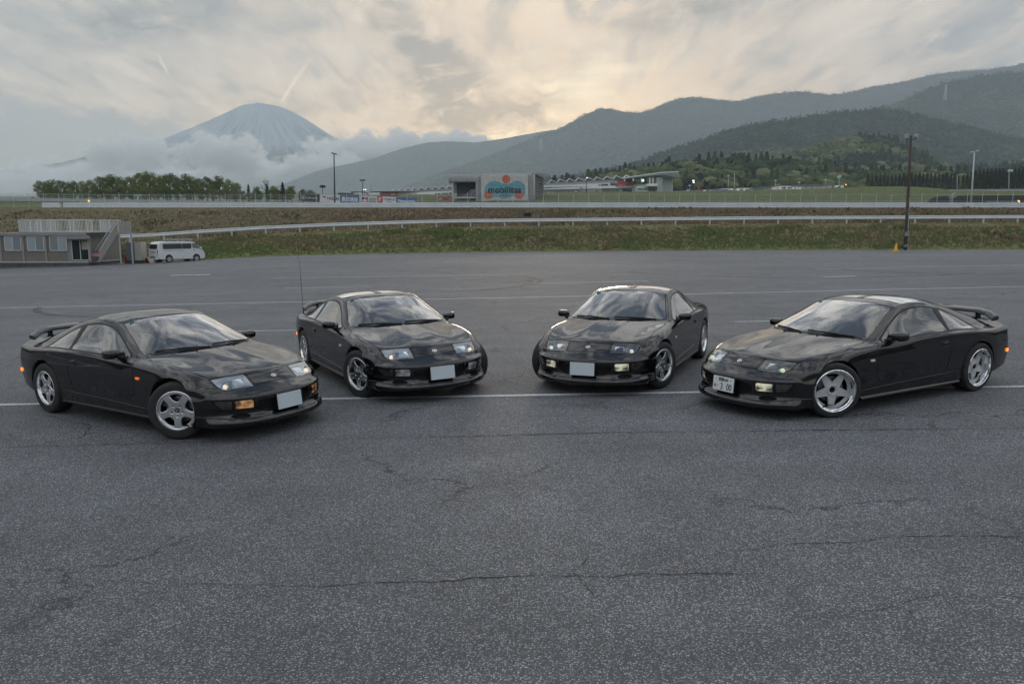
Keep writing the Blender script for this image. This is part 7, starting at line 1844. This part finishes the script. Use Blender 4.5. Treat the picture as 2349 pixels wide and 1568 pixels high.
    def veh(u0, u1, yt, yb, Y, label, cat, kind):
        a, b = at(u0, yb, Y), at(u1, yt, Y); w, h = b.x - a.x, b.z - a.z; L_ = 4.5 if kind == 'car' else 8
        name = {'truck': 'parked_truck', 'box': 'box_truck', 'van': 'parked_van', 'car': 'parked_car'}[kind]
        r = empty(name, a, 0, label, cat); m = MB()
        if kind == 'truck':
            m.box2((0, 0, h * .14), (w, 2.2, h)); m.build('cab', VW, r, bevel=.12); m = MB(); m.box2((w * .08, -.03, h * .55), (w * .92, .05, h * .82)); m.build('windscreen', VGL, r); m = MB(); m.box2((w * .1, -.04, h * .2), (w * .9, .05, h * .40)); m.build('grille', FG, r); m = MB(); m.box2((w * .04, 2.25, h * .2), (w * .96, 9, h * 1.05)); m.build('box_body', VW, r)
        elif kind == 'box':
            m.box2((w * .34, 0, h * .2), (w, 2.3, h)); m.build('box_body', VW, r); m = MB(); m.prism([(0, h * .15), (0, h * .5), (w * .10, h * .86), (w * .32, h * .86), (w * .32, h * .15)], 0, 2.1, 'XZ'); m.build('cab', VW, r); m = MB(); m.prism([(w * .06, h * .55), (w * .12, h * .8), (w * .26, h * .8), (w * .26, h * .55)], -.03, .05, 'XZ'); m.build('side_window', VGL, r)
        else:
            t = 1 if kind == 'van' else .0
            pr = [(0, h * .15), (0, h * .62), (w * .06, h * .95), (w * .12, h), (w * .78, h), (w * .90, h * .62), (w, h * .5), (w, h * .15)] if t else [(0, h * .2), (0, h * .6), (w * .14, h * .62), (w * .28, h), (w * .66, h), (w * .84, h * .64), (w, h * .55), (w, h * .2)]
            m.prism(pr, 0, 1.7, 'XZ'); m.build('body', VW, r); m = MB(); m.prism([(w * .16, h * .62), (w * .26, h * .92), (w * .68, h * .92), (w * .80, h * .62)], -.02, .04, 'XZ'); m.build('side_window', VGL, r)
        for x in (w * .2, w * .8): m = MB(); m.lathe([(0, -.02), (h * .17, -.02), (h * .17, .2)], 14, c=(x, 0, h * .17), axis='Y'); m.build('wheel', TYRE, r)
    veh(*S6(1410, 0)[:1], *S6(1480, 0)[:1], S6(0, 143)[1], S6(0, 203)[1], 235, 'white lorry facing the viewer, left of the pair on the crest', 'truck', 'truck')
    veh(*S6(1484, 0)[:1], *S6(1546, 0)[:1], S6(0, 143)[1], S6(0, 200)[1], 236, 'white lorry facing the viewer, right of the pair on the crest', 'truck', 'truck')
    veh(*S6(1566, 0)[:1], *S6(1672, 0)[:1], S6(0, 150)[1], S6(0, 199)[1], 234, 'white box truck seen from the side in front of the long shed', 'truck', 'box')
    for (a, b, t, bb, k, lb) in ((785, 850, 170, 214, 'van', 'white van on the crest before the pale barrier wall, leftmost of three'), (872, 940, 176, 217, 'van', 'white van between the other two before the pale barrier wall'), (946, 1014, 178, 213, 'van', 'white van nearest the left end of the long shed'), (1053, 1102, 190, 212, 'car', 'white car beside the blue strip of the long shed'), (436, 530, 190, 222, 'van', 'white van at the grey stepped barrier wall'), (680, 742, 200, 220, 'car', 'white car below the blue sign of the barrier wall'), (80, 150, 205, 228, 'car', 'pale car just right of the tower')):
        veh(S6(a, 0)[0], S6(b, 0)[0], S6(0, t)[1], S6(0, bb)[1], 238, lb, 'van' if k == 'van' else 'car', k)
small_far()
# ================================================================== TREES, HILLS, MOUNTAIN
def leaf_mat(name, c1, c2, sc=.35):
    m, nt = new_mat(name)
    v = geo_pos(nt); oi = nt.nodes.new('ShaderNodeObjectInfo')
    f = mth(nt, 'ADD', noise(nt, v, sc, 4, .6), mth(nt, 'MULTIPLY', mth(nt, 'SUBTRACT', oi.outputs['Random'], .5), .25))
    c = mixc(nt, ramp(nt, f, [(.35, 0.0), (.68, 1.0)]), c1, c2)
    d = N(nt, 'ShaderNodeBsdfDiffuse', inp={'Color': c}); t = N(nt, 'ShaderNodeBsdfTranslucent', inp={'Color': mixc(nt, .5, c, (.10, .14, .03))})
    mx = N(nt, 'ShaderNodeMixShader', inp={0: .35, 1: d.outputs[0], 2: t.outputs[0]}); nt.links.new(mx.outputs[0], N(nt, 'ShaderNodeOutputMaterial').inputs[0]); return m
LEAF = leaf_mat('broad_leaves', (.095, .130, .042), (.20, .23, .080)); LEAFD = leaf_mat('conifer_leaves', (.014, .026, .018), (.028, .046, .028)); LEAFL = leaf_mat('spring_leaves', (.075, .11, .035), (.17, .20, .07), .02); BARK = pbr('bark', (.06, .05, .042), .9, var=.3, vscale=5)
def leafy(seed, H=8.0, R=3.4, nb=15, nl=1800, ls=.17, trunk_h=.30, flat=.75):
    rnd = random.Random(seed); tr = MB(); lf = MB()
    tr.tube([(0, 0, -1), (rnd.uniform(-.1, .1), 0, H * .25), (rnd.uniform(-.2, .2), rnd.uniform(-.2, .2), H * .55), (0, 0, H * .8)], [.20, .15, .10, .04], 8)
    blobs = []
    for i in range(nb):
        t = (i + .5) / nb; z = H * (trunk_h + (1 - trunk_h) * t * .95); rr = R * (1 - abs(t - .42) * 1.15) * rnd.uniform(.45, 1.0); a = i * 2.4 + rnd.uniform(-.5, .5)
        c = Vector((cos(a) * rr * .75, sin(a) * rr * .75, z)); br = R * rnd.uniform(.24, .42); blobs.append((c, br))
        tr.tube([(0, 0, z - H * .2 if z > H * .35 else H * .15), c * .5 + Vector((0, 0, z * .42)), c], [.06, .04, .015], 5)
    for i in range(nl):
        c, br = blobs[rnd.randrange(nb)]; d = Vector((rnd.gauss(0, 1), rnd.gauss(0, 1), rnd.gauss(0, 1))).normalized() * br * rnd.uniform(.45, 1.12); d.z *= flat; p = c + d
        n = (d.normalized() + Vector((rnd.gauss(0, .6), rnd.gauss(0, .6), rnd.gauss(0, .6)))).normalized(); x = n.orthogonal().normalized(); y = n.cross(x); s = ls * rnd.uniform(.6, 1.5); th = rnd.uniform(0, pi); u_, v_ = x * cos(th) + y * sin(th), y * cos(th) - x * sin(th)
        lf.add([p - u_ * s, p + v_ * s * .7, p + u_ * s, p - v_ * s * .7], [(0, 1, 2, 3)])
    return tr.mesh('trunk', False), lf.mesh('crown', False)
def conifer(seed, H=8.0, R=1.5, nl=1500, ls=.16):
    rnd = random.Random(seed); tr = MB(); lf = MB(); tr.tube([(0, 0, -1), (0, 0, H)], [.16, .02], 7)
    for i in range(nl):
        t = rnd.random() ** .8; z = H * (.1 + .9 * t); rr = R * (1 - t) ** .75 * (.75 + .25 * sin(z * 5 + seed)) ; a = rnd.uniform(0, 2 * pi); k = rnd.uniform(.45, 1.0)
        p = Vector((cos(a) * rr * k, sin(a) * rr * k, z - .25 * k)); out = Vector((cos(a), sin(a), -.35)).normalized(); sd = Vector((-sin(a), cos(a), 0)); s = ls * rnd.uniform(.7, 1.5)
        lf.add([p - sd * s * .5, p + out * s * 1.5, p + sd * s * .5, p + Vector((0, 0, s * .5))], [(0, 1, 2, 3)])
    return tr.mesh('trunk', False), lf.mesh('crown', False)
TR = [leafy(s) for s in (1, 2, 3, 4, 5)]; CN = [conifer(s) for s in (11, 12, 13)]
BARE = leafy(77, H=8, R=2.6, nb=14, nl=500, ls=.11)
def put_tree(u, yt, yb, Y, parts, label, group=None, mat=LEAF, cat='tree', hs=1.0, name='tree'):
    b = at(u, yb, Y); t = at(u, yt, Y); h = t.z - b.z; s = h / 8.0
    e = empty(name, b, random.uniform(0, 6.28), label, cat, group); e.scale = (s * hs, s * hs, s)
    link('trunk', parts[0], BARK, e); link('crown', parts[1], mat, e); return e
def S5L(px, py): return px * .3174, 367 + py * .3174
ORD = ['first', 'second', 'third', 'fourth', 'fifth', 'sixth', 'seventh', 'eighth', 'ninth', 'tenth', 'eleventh', 'twelfth', 'thirteenth', 'fourteenth', 'fifteenth', 'sixteenth', 'seventeenth', 'eighteenth', 'nineteenth', 'twentieth', 'twenty-first', 'twenty-second', 'twenty-third', 'twenty-fourth', 'twenty-fifth', 'twenty-sixth', 'twenty-seventh', 'twenty-eighth']
row = [(300, 158), (350, 165), (388, 148), (450, 152), (505, 165), (545, 158), (610, 162), (665, 150), (735, 124), (780, 130), (822, 110), (885, 132), (950, 128), (1012, 98), (1060, 110), (1092, 93), (1150, 122), (1190, 125), (1232, 102), (1290, 128), (1352, 108), (1400, 130), (1440, 140), (1502, 126), (1545, 150), (1592, 122), (1660, 150), (1712, 172)]
for i, (px, py) in enumerate(row):
    u, v = S5L(px, py); Y = 195 + (i * 37 % 5) * 5
    put_tree(u, v - 1, 466, Y, TR[i % 5], '%s tall broad tree from the left along the top of the dense tree row' % ORD[i], 'broadleaf trees in the left row', hs=.86 if i % 3 else 1.0, name='broadleaf_tree')
for i, (px, py) in enumerate([(330, 225), (420, 215), (520, 220), (600, 225), (700, 205), (790, 205), (870, 200), (960, 200), (1050, 205), (1130, 200), (1210, 205), (1300, 200), (1380, 210), (1460, 205), (1540, 210), (1640, 210), (1700, 225), (1760, 225), (1830, 235), (1880, 225), (1960, 215), (2010, 215), (2080, 215)]):
    u, v = S5L(px, py); put_tree(u, v, 466, 188, TR[(i * 3 + 1) % 5], '%s low bushy tree from the left at the foot of the left tree row' % ORD[i], 'low trees at the foot of the left row', hs=1.25, name='broadleaf_tree')
u, v = S5L(1800, 172); put_tree(u, v, 466, 192, CN[0], 'dark pointed conifer standing left of the bare-branched tree', None, LEAFD, name='conifer', hs=1.3)
u, v = S5L(1925, 138); put_tree(u, v, 466, 190, BARE, 'tall thin-leaved tree with bare branches between the two dark conifers', None, leaf_mat('sparse_leaves', (.10, .09, .05), (.15, .13, .07)), name='sparse_tree')
u, v = S5L(1935, 165); put_tree(u, v, 466, 196, CN[2], 'dark rusty conifer behind the bare-branched tree', None, LEAFD, name='conifer', hs=1.2)
u, v = S5L(2047, 158); put_tree(u, v, 466, 188, CN[1], 'tall dark conifer left of the black sponsor board', None, LEAFD, name='conifer', hs=1.6)
for i, (px, py, lb) in enumerate(((1860, 195, 'light green tree right of the pointed conifer'), (1985, 192, 'light green tree just left of the tall dark conifer'), (2110, 190, 'light green tree between the tall conifer and the black board'), (2190, 212, 'small light green tree top above the black sponsor board'), (240, 265, 'small low bush at the left end of the tree row'))):
    u, v = S5L(px, py); put_tree(u, v, 466, 194, TR[i % 5], lb, None, LEAFL, name='broadleaf_tree')
put_tree(713, 437, 466, 150, TR[1], 'bright green bush peeping over the left end of the sponsor boards', None, LEAFL, 'bush', name='bush', hs=1.4)
put_tree(695, 439, 466, 152, TR[3], 'green bush at the scaffold end of the sponsor boards', None, LEAFL, 'bush', name='bush', hs=1.4)
# conifer rows at the right
for i, u in enumerate(range(1990, 2200, 9)):
    put_tree(u, 397 + 5 * abs(sin(i * 1.7)) - (4 if 2060 < u < 2190 else 0), 436, 330, CN[i % 3], '%s dark conifer from the left in the shorter even row right of the wooded slope' % ORD[i], 'conifers of the shorter row', LEAFD, name='conifer', hs=1.5)
for i, u in enumerate(range(2208, 2420, 9)):
    put_tree(u, lerp_tab([(2205, 402), (2225, 390), (2260, 384), (2400, 380)], u) + 2.5 * abs(sin(i * 2.3)), 436, 300, CN[(i + 1) % 3], '%s dark conifer from the left in the taller row at the far right' % ORD[i], 'conifers of the taller row', LEAFD, name='conifer', hs=1.5)
# ---- wooded hills
def hill_mat(name, stops, sc, fine, dark=.5):
    m, nt = new_mat(name); v = geo_pos(nt)
    c = ramp(nt, noise(nt, v, sc, 6, .65), stops)
    vo = N(nt, 'ShaderNodeTexVoronoi', inp={'Vector': v, 'Scale': fine}); cs = N(nt, 'ShaderNodeSeparateColor', inp={0: vo.outputs['Color']})
    c = mixc(nt, 1.0, c, ramp(nt, cs.outputs[0], [(0, .55), (1, 1.5)]), 'MULTIPLY')
    c = mixc(nt, 1.0, c, ramp(nt, noise(nt, v, fine * 1.5, 4, .7), [(.3, dark), (.7, 1.4)]), 'MULTIPLY')
    b = N(nt, 'ShaderNodeBsdfPrincipled', inp={'Base Color': c, 'Roughness': 1.0, 'Specular IOR Level': .05})
    bn = N(nt, 'ShaderNodeBump', inp={'Strength': .9, 'Distance': 1.0 / fine * 1.2, 'Height': vo.outputs['Distance']}); bn.invert = True; nt.links.new(bn.outputs[0], b.inputs['Normal'])
    nt.links.new(b.outputs[0], N(nt, 'ShaderNodeOutputMaterial').inputs[0]); return m
def hill(ridge, base, Y0, Y1, mat, du, nt_, gul=0.0, gs=.01, seed=0, rough=0.0, pw=.85, back=True):
    m = MB(); P = []; us = np.arange(ridge[0][0], ridge[-1][0] + .1, du)
    def pt(u, t):
        rv = lerp_tab(ridge, u); bv = base(u) if callable(base) else base
        Y = Y0 + (Y1 - Y0) * t; k = t ** pw; v = bv + (rv - bv) * k; p = at(u, v, Y)
        g = mn.fractal(Vector((p.x * gs + seed, Y * gs * .45, seed)), 1.0, 2.1, 5) * gul * min(1, 4 * t) * min(1, 3.5 * (1 - t) + .12)
        p.z += g + (mn.noise(Vector((p.x * .09, Y * .09, seed))) * rough); return p
    for u in us:
        col_ = [pt(u, t) for t in np.linspace(0, 1, nt_)]
        if back: q = col_[-1]; col_.append(Vector((q.x, q.y + (Y1 - Y0) * .25 + 20, q.z - abs(q.z) * .25 - 5)))
        P.append(col_)
    m.grid(P); o = m.build('hills', mat, sm=True, fix=False); tag(o, kind='structure'); return pt
M1 = hill_mat('far_forest', [(.3, (.030, .042, .042)), (.7, (.055, .068, .058))], .002, .05); M2 = hill_mat('mid_forest', [(.35, (.024, .038, .030)), (.62, (.042, .060, .042)), (.8, (.09, .11, .065))], .006, .09); M3 = hill_mat('near_forest_floor', [(.3, (.012, .02, .012)), (.7, (.03, .04, .02))], .02, .15)
R1 = [(480, 458), (560, 452), (640, 425), (670, 415), (720, 395), (780, 380), (850, 365), (925, 340), (980, 328), (1035, 324), (1090, 327), (1150, 318), (1250, 300), (1340, 290)]
R2 = [(780, 462), (850, 455), (930, 430), (1000, 400), (1090, 373), (1175, 337), (1225, 317), (1305, 283), (1345, 260), (1374, 248), (1400, 247), (1430, 252), (1469, 255), (1500, 246), (1530, 233), (1560, 224), (1605, 223), (1650, 228), (1692, 230), (1740, 219), (1779, 212), (1829, 208), (1870, 212), (1904, 218), (1953, 212), (2010, 200), (2074, 187), (2120, 174), (2168, 165), (2220, 162), (2273, 159), (2349, 149), (2500, 135), (2800, 110)]
R3b = [(1680, 345), (1850, 300), (1950, 270), (2015, 252), (2064, 232), (2124, 207), (2160, 193), (2199, 184), (2273, 172), (2349, 168), (2500, 150), (2800, 130)]
R3a = [(1130, 445), (1250, 420), (1325, 401), (1390, 389), (1434, 382), (1475, 370), (1524, 350), (1600, 325), (1674, 303), (1774, 278), (1874, 265), (1973, 256), (2015, 253), (2080, 260), (2180, 285), (2349, 325), (2500, 350), (2800, 390)]
R4b = [(1740, 395), (1810, 362), (1875, 346), (1920, 332), (1955, 322), (2025, 326), (2075, 341), (2125, 361), (2175, 388), (2260, 395), (2349, 392), (2600, 392)]
R4 = [(1225, 440), (1290, 432), (1330, 422), (1400, 412), (1440, 406), (1500, 396), (1564, 388), (1640, 382), (1724, 379), (1804, 381), (1860, 388), (1940, 400), (1994, 408), (2100, 412), (2349, 408), (2600, 405)]
h1 = hill(R1, 470, 3700, 4700, M1, 6, 26, 60, .0022, 3.1, 2); h2 = hill(R2, 468, 2300, 3500, M1, 5, 34, 75, .0026, 7.7, 3)
h3b = hill(R3b, 452, 1700, 2250, M2, 5, 26, 34, .005, 5.2, 2); h3a = hill(R3a, 446, 1000, 1450, M2, 5, 30, 20, .008, 1.3, 1.5)
h4b = hill(R4b, 440, 640, 820, M2, 5, 16, 6, .02, 9.0, .8); h4 = hill(R4, 441, 400, 520, M3, 5, 14, 3, .03, 4.4, .6)
def crowns(name, pt, ur, n, size, mats, seed, pick, nl=26, con=.3, edge=0.0, label=None):
    """many small tree crowns over a hill, one mass"""
    rnd = random.Random(seed); m = MB()
    for i in range(n):
        u = rnd.uniform(*ur); t = 1 - rnd.random() ** 1.15 * .98 if rnd.random() > edge else rnd.uniform(.93, 1.0); b = pt(u, min(1, t)); 
        mi, cn = pick(u, t, b, rnd); s = size * rnd.uniform(.6, 1.25)
        k = nl if not cn else int(nl * .8)
        for j in range(k):
            if cn:
                q = rnd.random() ** .8; a = rnd.uniform(0, 6.283); rr = s * .34 * (1 - q) ** .8; c = b + Vector((cos(a) * rr, sin(a) * rr, s * (.1 + 1.15 * q))); d = Vector((cos(a), sin(a), .25)); ls = s * .13
            else:
                d = Vector((rnd.gauss(0, 1), rnd.gauss(0, 1), abs(rnd.gauss(0, 1)) * .9 - .15)).normalized(); c = b + Vector((d.x * s * .55, d.y * s * .55, s * .38 + d.z * s * .42)); ls = s * .17
            x = d.orthogonal().normalized(); y = d.cross(x).normalized(); th = rnd.uniform(0, 3.14); X_ = (x * cos(th) + y * sin(th)) * ls; Y_ = (y * cos(th) - x * sin(th)) * ls
            m.add([c - X_ - Y_ * .6, c + X_ - Y_ * .6, c + X_ * .7 + Y_, c - X_ * .7 + Y_ * .9], [(0, 1, 2, 3)], mi)
    o = m.build(name, mats, fix=False); tag(o, kind='stuff'); return o
FD1, FD2, FL1, FL2, FL3 = (pbr('crown_dark', (.024, .038, .027), 1, spec=.05), pbr('crown_green', (.055, .080, .038), 1, spec=.05), pbr('crown_light', (.13, .16, .07), 1, spec=.05), pbr('crown_pale', (.19, .20, .11), 1, spec=.05), pbr('crown_mid', (.085, .115, .05), 1, spec=.05))
FM = [FD1, FD2, FL1, FL2, FL3]
def pick4(u, t, b, r):
    k = mn.noise(Vector((b.x * .022, b.y * .03, 2)));
    if t > .86 and r.random() < .75: return (r.choice([0, 1]), r.random() < .35)
    if k > -.08: return (r.choice([4, 4, 2, 1, 3]), False)
    return (r.choice([0, 1, 1, 4]), r.random() < .25)
def pick4b(u, t, b, r):
    k = mn.noise(Vector((b.x * .012, b.y * .016, 6)))
    if k < -.18 or u > 2190: return (r.choice([0, 0, 1]), r.random() < .5)
    return (r.choice([2, 2, 3, 4, 4]), False)
def pick3(u, t, b, r):
    k = mn.noise(Vector((b.x * .006, b.y * .008, 9)))
    if t < .5 and k > -.12: return (r.choice([4, 2, 3, 4]), False)
    if k > .33: return (r.choice([2, 4]), False)
    return (r.choice([0, 0, 1]), r.random() < .45)
crowns('forest', h4, (1228, 2420), 1300, 6.0, FM, 1, pick4, 60, edge=.12)
crowns('forest', h4b, (1745, 2420), 1500, 7.0, FM, 2, pick4b, 34, edge=.08)
crowns('forest', h3a, (1150, 2420), 8000, 5.6, FM, 3, pick3, 14, edge=.10)
crowns('forest', h3b, (1800, 2420), 3800, 8, FM, 4, pick3, 10, edge=.12)
crowns('forest', h2, (900, 2380), 5200, 9, [FD2], 5, lambda u, t, b, r: (0, False), 5, edge=.85)
# pylons on the ridges
def pylon(u, yt, yb, Y, label):
    b = at(u, yb, Y); h = at(u, yt, Y).z - b.z; r = empty('power_pylon', b, .3, label, 'pylon'); m = MB(); w = h * .16; k = h * .014
    for sx_ in (-1, 1):
        for sy_ in (-1, 1): m.bar((sx_ * w / 2, sy_ * w / 2, -h * .1), (sx_ * w * .12, sy_ * w * .12, h), k, k)
    for i in range(6):
        z0, z1 = h * i / 6, h * (i + 1) / 6; w0 = w * (.5 - .38 * i / 6); w1 = w * (.5 - .38 * (i + 1) / 6)
        for s in (-1, 1): m.bar((-w0, s * w0, z0), (w1, s * w1, z1), k * .7, k * .7).bar((w0, s * w0, z0), (-w1, s * w1, z1), k * .7, k * .7)
    m.build('mast', GALVP, r); 
    for z, l in ((.70, .30), (.82, .26), (.94, .20)): m = MB(); m.bar((-h * l / 2, 0, h * z), (h * l / 2, 0, h * z), k, k * 1.6); m.build('cross_arm', GALVP, r)
pylon(1241, 317, 344, 1900, 'faint lattice pylon on the slope above the large hall'); pylon(2168, 194, 228, 1500, 'lattice pylon high on the right-hand mountain')
# ---- the snow-covered mountain
def fuji():
    R = [(-700, 470), (-300, 440), (-100, 412), (0, 394), (145, 372), (235, 348), (280, 332), (345, 319), (380, 316.5), (435, 294.6), (500, 267), (545, 246), (557, 241), (570, 239), (580, 238.5), (586, 236.5), (592, 234.5), (597, 237.5), (602, 236.5), (610, 239), (628, 241), (642, 245), (670, 256), (700, 272), (735, 295), (765, 314), (850, 352), (950, 388), (1100, 425), (1300, 455)]
    m = MB(); P = []; uvs = []
    for u in np.arange(-700, 1300, 3.0):
        rv = lerp_tab(R, u); colp = []
        for t in np.linspace(0, 1, 70):
            k = 1 - t; v = 520 + (rv - 520) * k ** 1.0; Y = 9000 - 2600 * t ** .9; p = at(u, v, Y)
            c = (u - 597) / max(30, 30 + (v - 236) * 1.1)
            g = mn.fractal(Vector((c * 5.0, t * 1.2, 3)), 1.0, 2.2, 6) + .5 * mn.noise(Vector((c * 22, t * 2.5, 1))); p.z -= abs(g) * 44 * min(1, t * 7); p.y += g * 60 * min(1, t * 7)
            colp.append(p); uvs.append((c, (v - 236) / 100))
        P.append(colp)
    m.grid(P); me = m.mesh('mountain', False); uv = me.uv_layers.new(name='UVMap'); vi = np.empty(len(me.loops), int); me.loops.foreach_get('vertex_index', vi); uv.data.foreach_set('uv', np.array(uvs)[vi].ravel())
    mt, nt = new_mat('snow_and_rock'); v = nt.nodes.new('ShaderNodeTexCoord').outputs['UV']
    st = noise(nt, N(nt, 'ShaderNodeMapping', inp={'Vector': v, 'Scale': (5.0, 1.0, 1)}).outputs[0], 2.0, 8, .72, 1.1); s2 = noise(nt, N(nt, 'ShaderNodeMapping', inp={'Vector': v, 'Scale': (3, 1.2, 1)}).outputs[0], 2.0, 6, .7, .3)
    sy = N(nt, 'ShaderNodeSeparateXYZ', inp={0: v}).outputs[1]
    rock = mth(nt, 'MULTIPLY', ramp(nt, st, [(.53, 0.0), (.58, 1.0)]), ramp(nt, sy, [(.0, .25), (.35, .7), (.7, 1.0)]))
    low = ramp(nt, mth(nt, 'ADD', mth(nt, 'MULTIPLY', sy, .5), mth(nt, 'MULTIPLY', mth(nt, 'SUBTRACT', s2, .5), .55)), [(.50, 0.0), (.56, 1.0)])
    c = mixc(nt, mth(nt, 'MULTIPLY', rock, .85), (.29, .34, .41), (.028, .033, .042)); c = mixc(nt, low, c, (.045, .06, .065))
    b = N(nt, 'ShaderNodeBsdfPrincipled', inp={'Base Color': c, 'Roughness': .9, 'Specular IOR Level': .1}); nt.links.new(b.outputs[0], N(nt, 'ShaderNodeOutputMaterial').inputs[0])
    tag(link('mountain', me, mt, None, True), kind='structure')
fuji()
# ---- cloud bank drifting across the mountain's foot
def cloud(name, cu, cv, Y, wu, hv, dep, dens, seed, sc=1.0, top=.10):
    c = at(cu, cv, Y); sxm = wu / FD * Y; szm = hv / FD * Y
    m = MB(); m.box((0, 0, 0), (sxm, dep, szm)); mt, nt = new_mat(name)
    v = nt.nodes.new('ShaderNodeTexCoord').outputs['Object']
    sp = N(nt, 'ShaderNodeSeparateXYZ', inp={0: v}); k = 1.0 / (szm / 2)
    n1 = noise(nt, N(nt, 'ShaderNodeMapping', inp={'Vector': v, 'Scale': (k * .8, k * .5, k * 1.15), 'Location': (seed, 0, 0)}).outputs[0], 1.35 * sc, 9, .66, .15)
    ex = mth(nt, 'ABSOLUTE', mth(nt, 'DIVIDE', sp.outputs[0], sxm / 2)); ez = mth(nt, 'DIVIDE', sp.outputs[2], szm / 2); ey = mth(nt, 'ABSOLUTE', mth(nt, 'DIVIDE', sp.outputs[1], dep / 2))
    fade = mth(nt, 'ADD', mth(nt, 'ADD', mth(nt, 'MULTIPLY', mth(nt, 'POWER', ex, 4.0), .4), mth(nt, 'MULTIPLY', mth(nt, 'POWER', mth(nt, 'MAXIMUM', mth(nt, 'ADD', ez, .35), 0.0), 1.6), .26)), mth(nt, 'MULTIPLY', mth(nt, 'POWER', ey, 3.0), .25))
    fade = mth(nt, 'ADD', fade, mth(nt, 'MULTIPLY', mth(nt, 'POWER', mth(nt, 'MAXIMUM', mth(nt, 'MULTIPLY', ez, -1.0), 0.0), 6.0), .3))
    d = ramp(nt, mth(nt, 'SUBTRACT', mth(nt, 'ADD', n1, top), fade), [(.44, 0.0), (.52, 1.0)])
    pv = N(nt, 'ShaderNodeVolumePrincipled', inp={'Color': (.97, .97, .97, 1), 'Density': mth(nt, 'MULTIPLY', d, dens), 'Anisotropy': .1})
    nt.links.new(pv.outputs[0], N(nt, 'ShaderNodeOutputMaterial').inputs['Volume'])
    o = m.build('cloud', mt); o.location = c; tag(o, kind='stuff'); return o
cloud('cloud_bank', 330, 395, 5900, 1100, 150, 600, .045, 1.7, 1.9, .05); cloud('cloud', 290, 338, 5550, 230, 120, 260, .03, 8.2, 1.5, .10); cloud('cloud', 500, 332, 5500, 260, 110, 260, .03, 4.4, 1.6, .09); cloud('cloud', 745, 368, 5450, 240, 80, 220, .03, 2.9, 1.6, .10); cloud('cloud_bank', 925, 330, 6100, 520, 100, 500, .03, 5.3, 1.2, .12); cloud('cloud_bank', 660, 392, 5600, 440, 95, 400, .03, 3.1, 1.3)
scene.cycles.volume_step_rate = 1.0; scene.cycles.volume_max_steps = 96
# ---- evening haze
hz = MB().box2((-5200, -1700, -6), (6500, 5300, 1150)).build('haze', None); mt, nt = new_mat('haze_air')
pv = N(nt, 'ShaderNodeVolumePrincipled', inp={'Color': (.80, .91, 1.0, 1), 'Density': HAZE, 'Anisotropy': 0.0}); nt.links.new(pv.outputs[0], N(nt, 'ShaderNodeOutputMaterial').inputs['Volume'])
hz.data.materials.append(mt); tag(hz, kind='stuff')
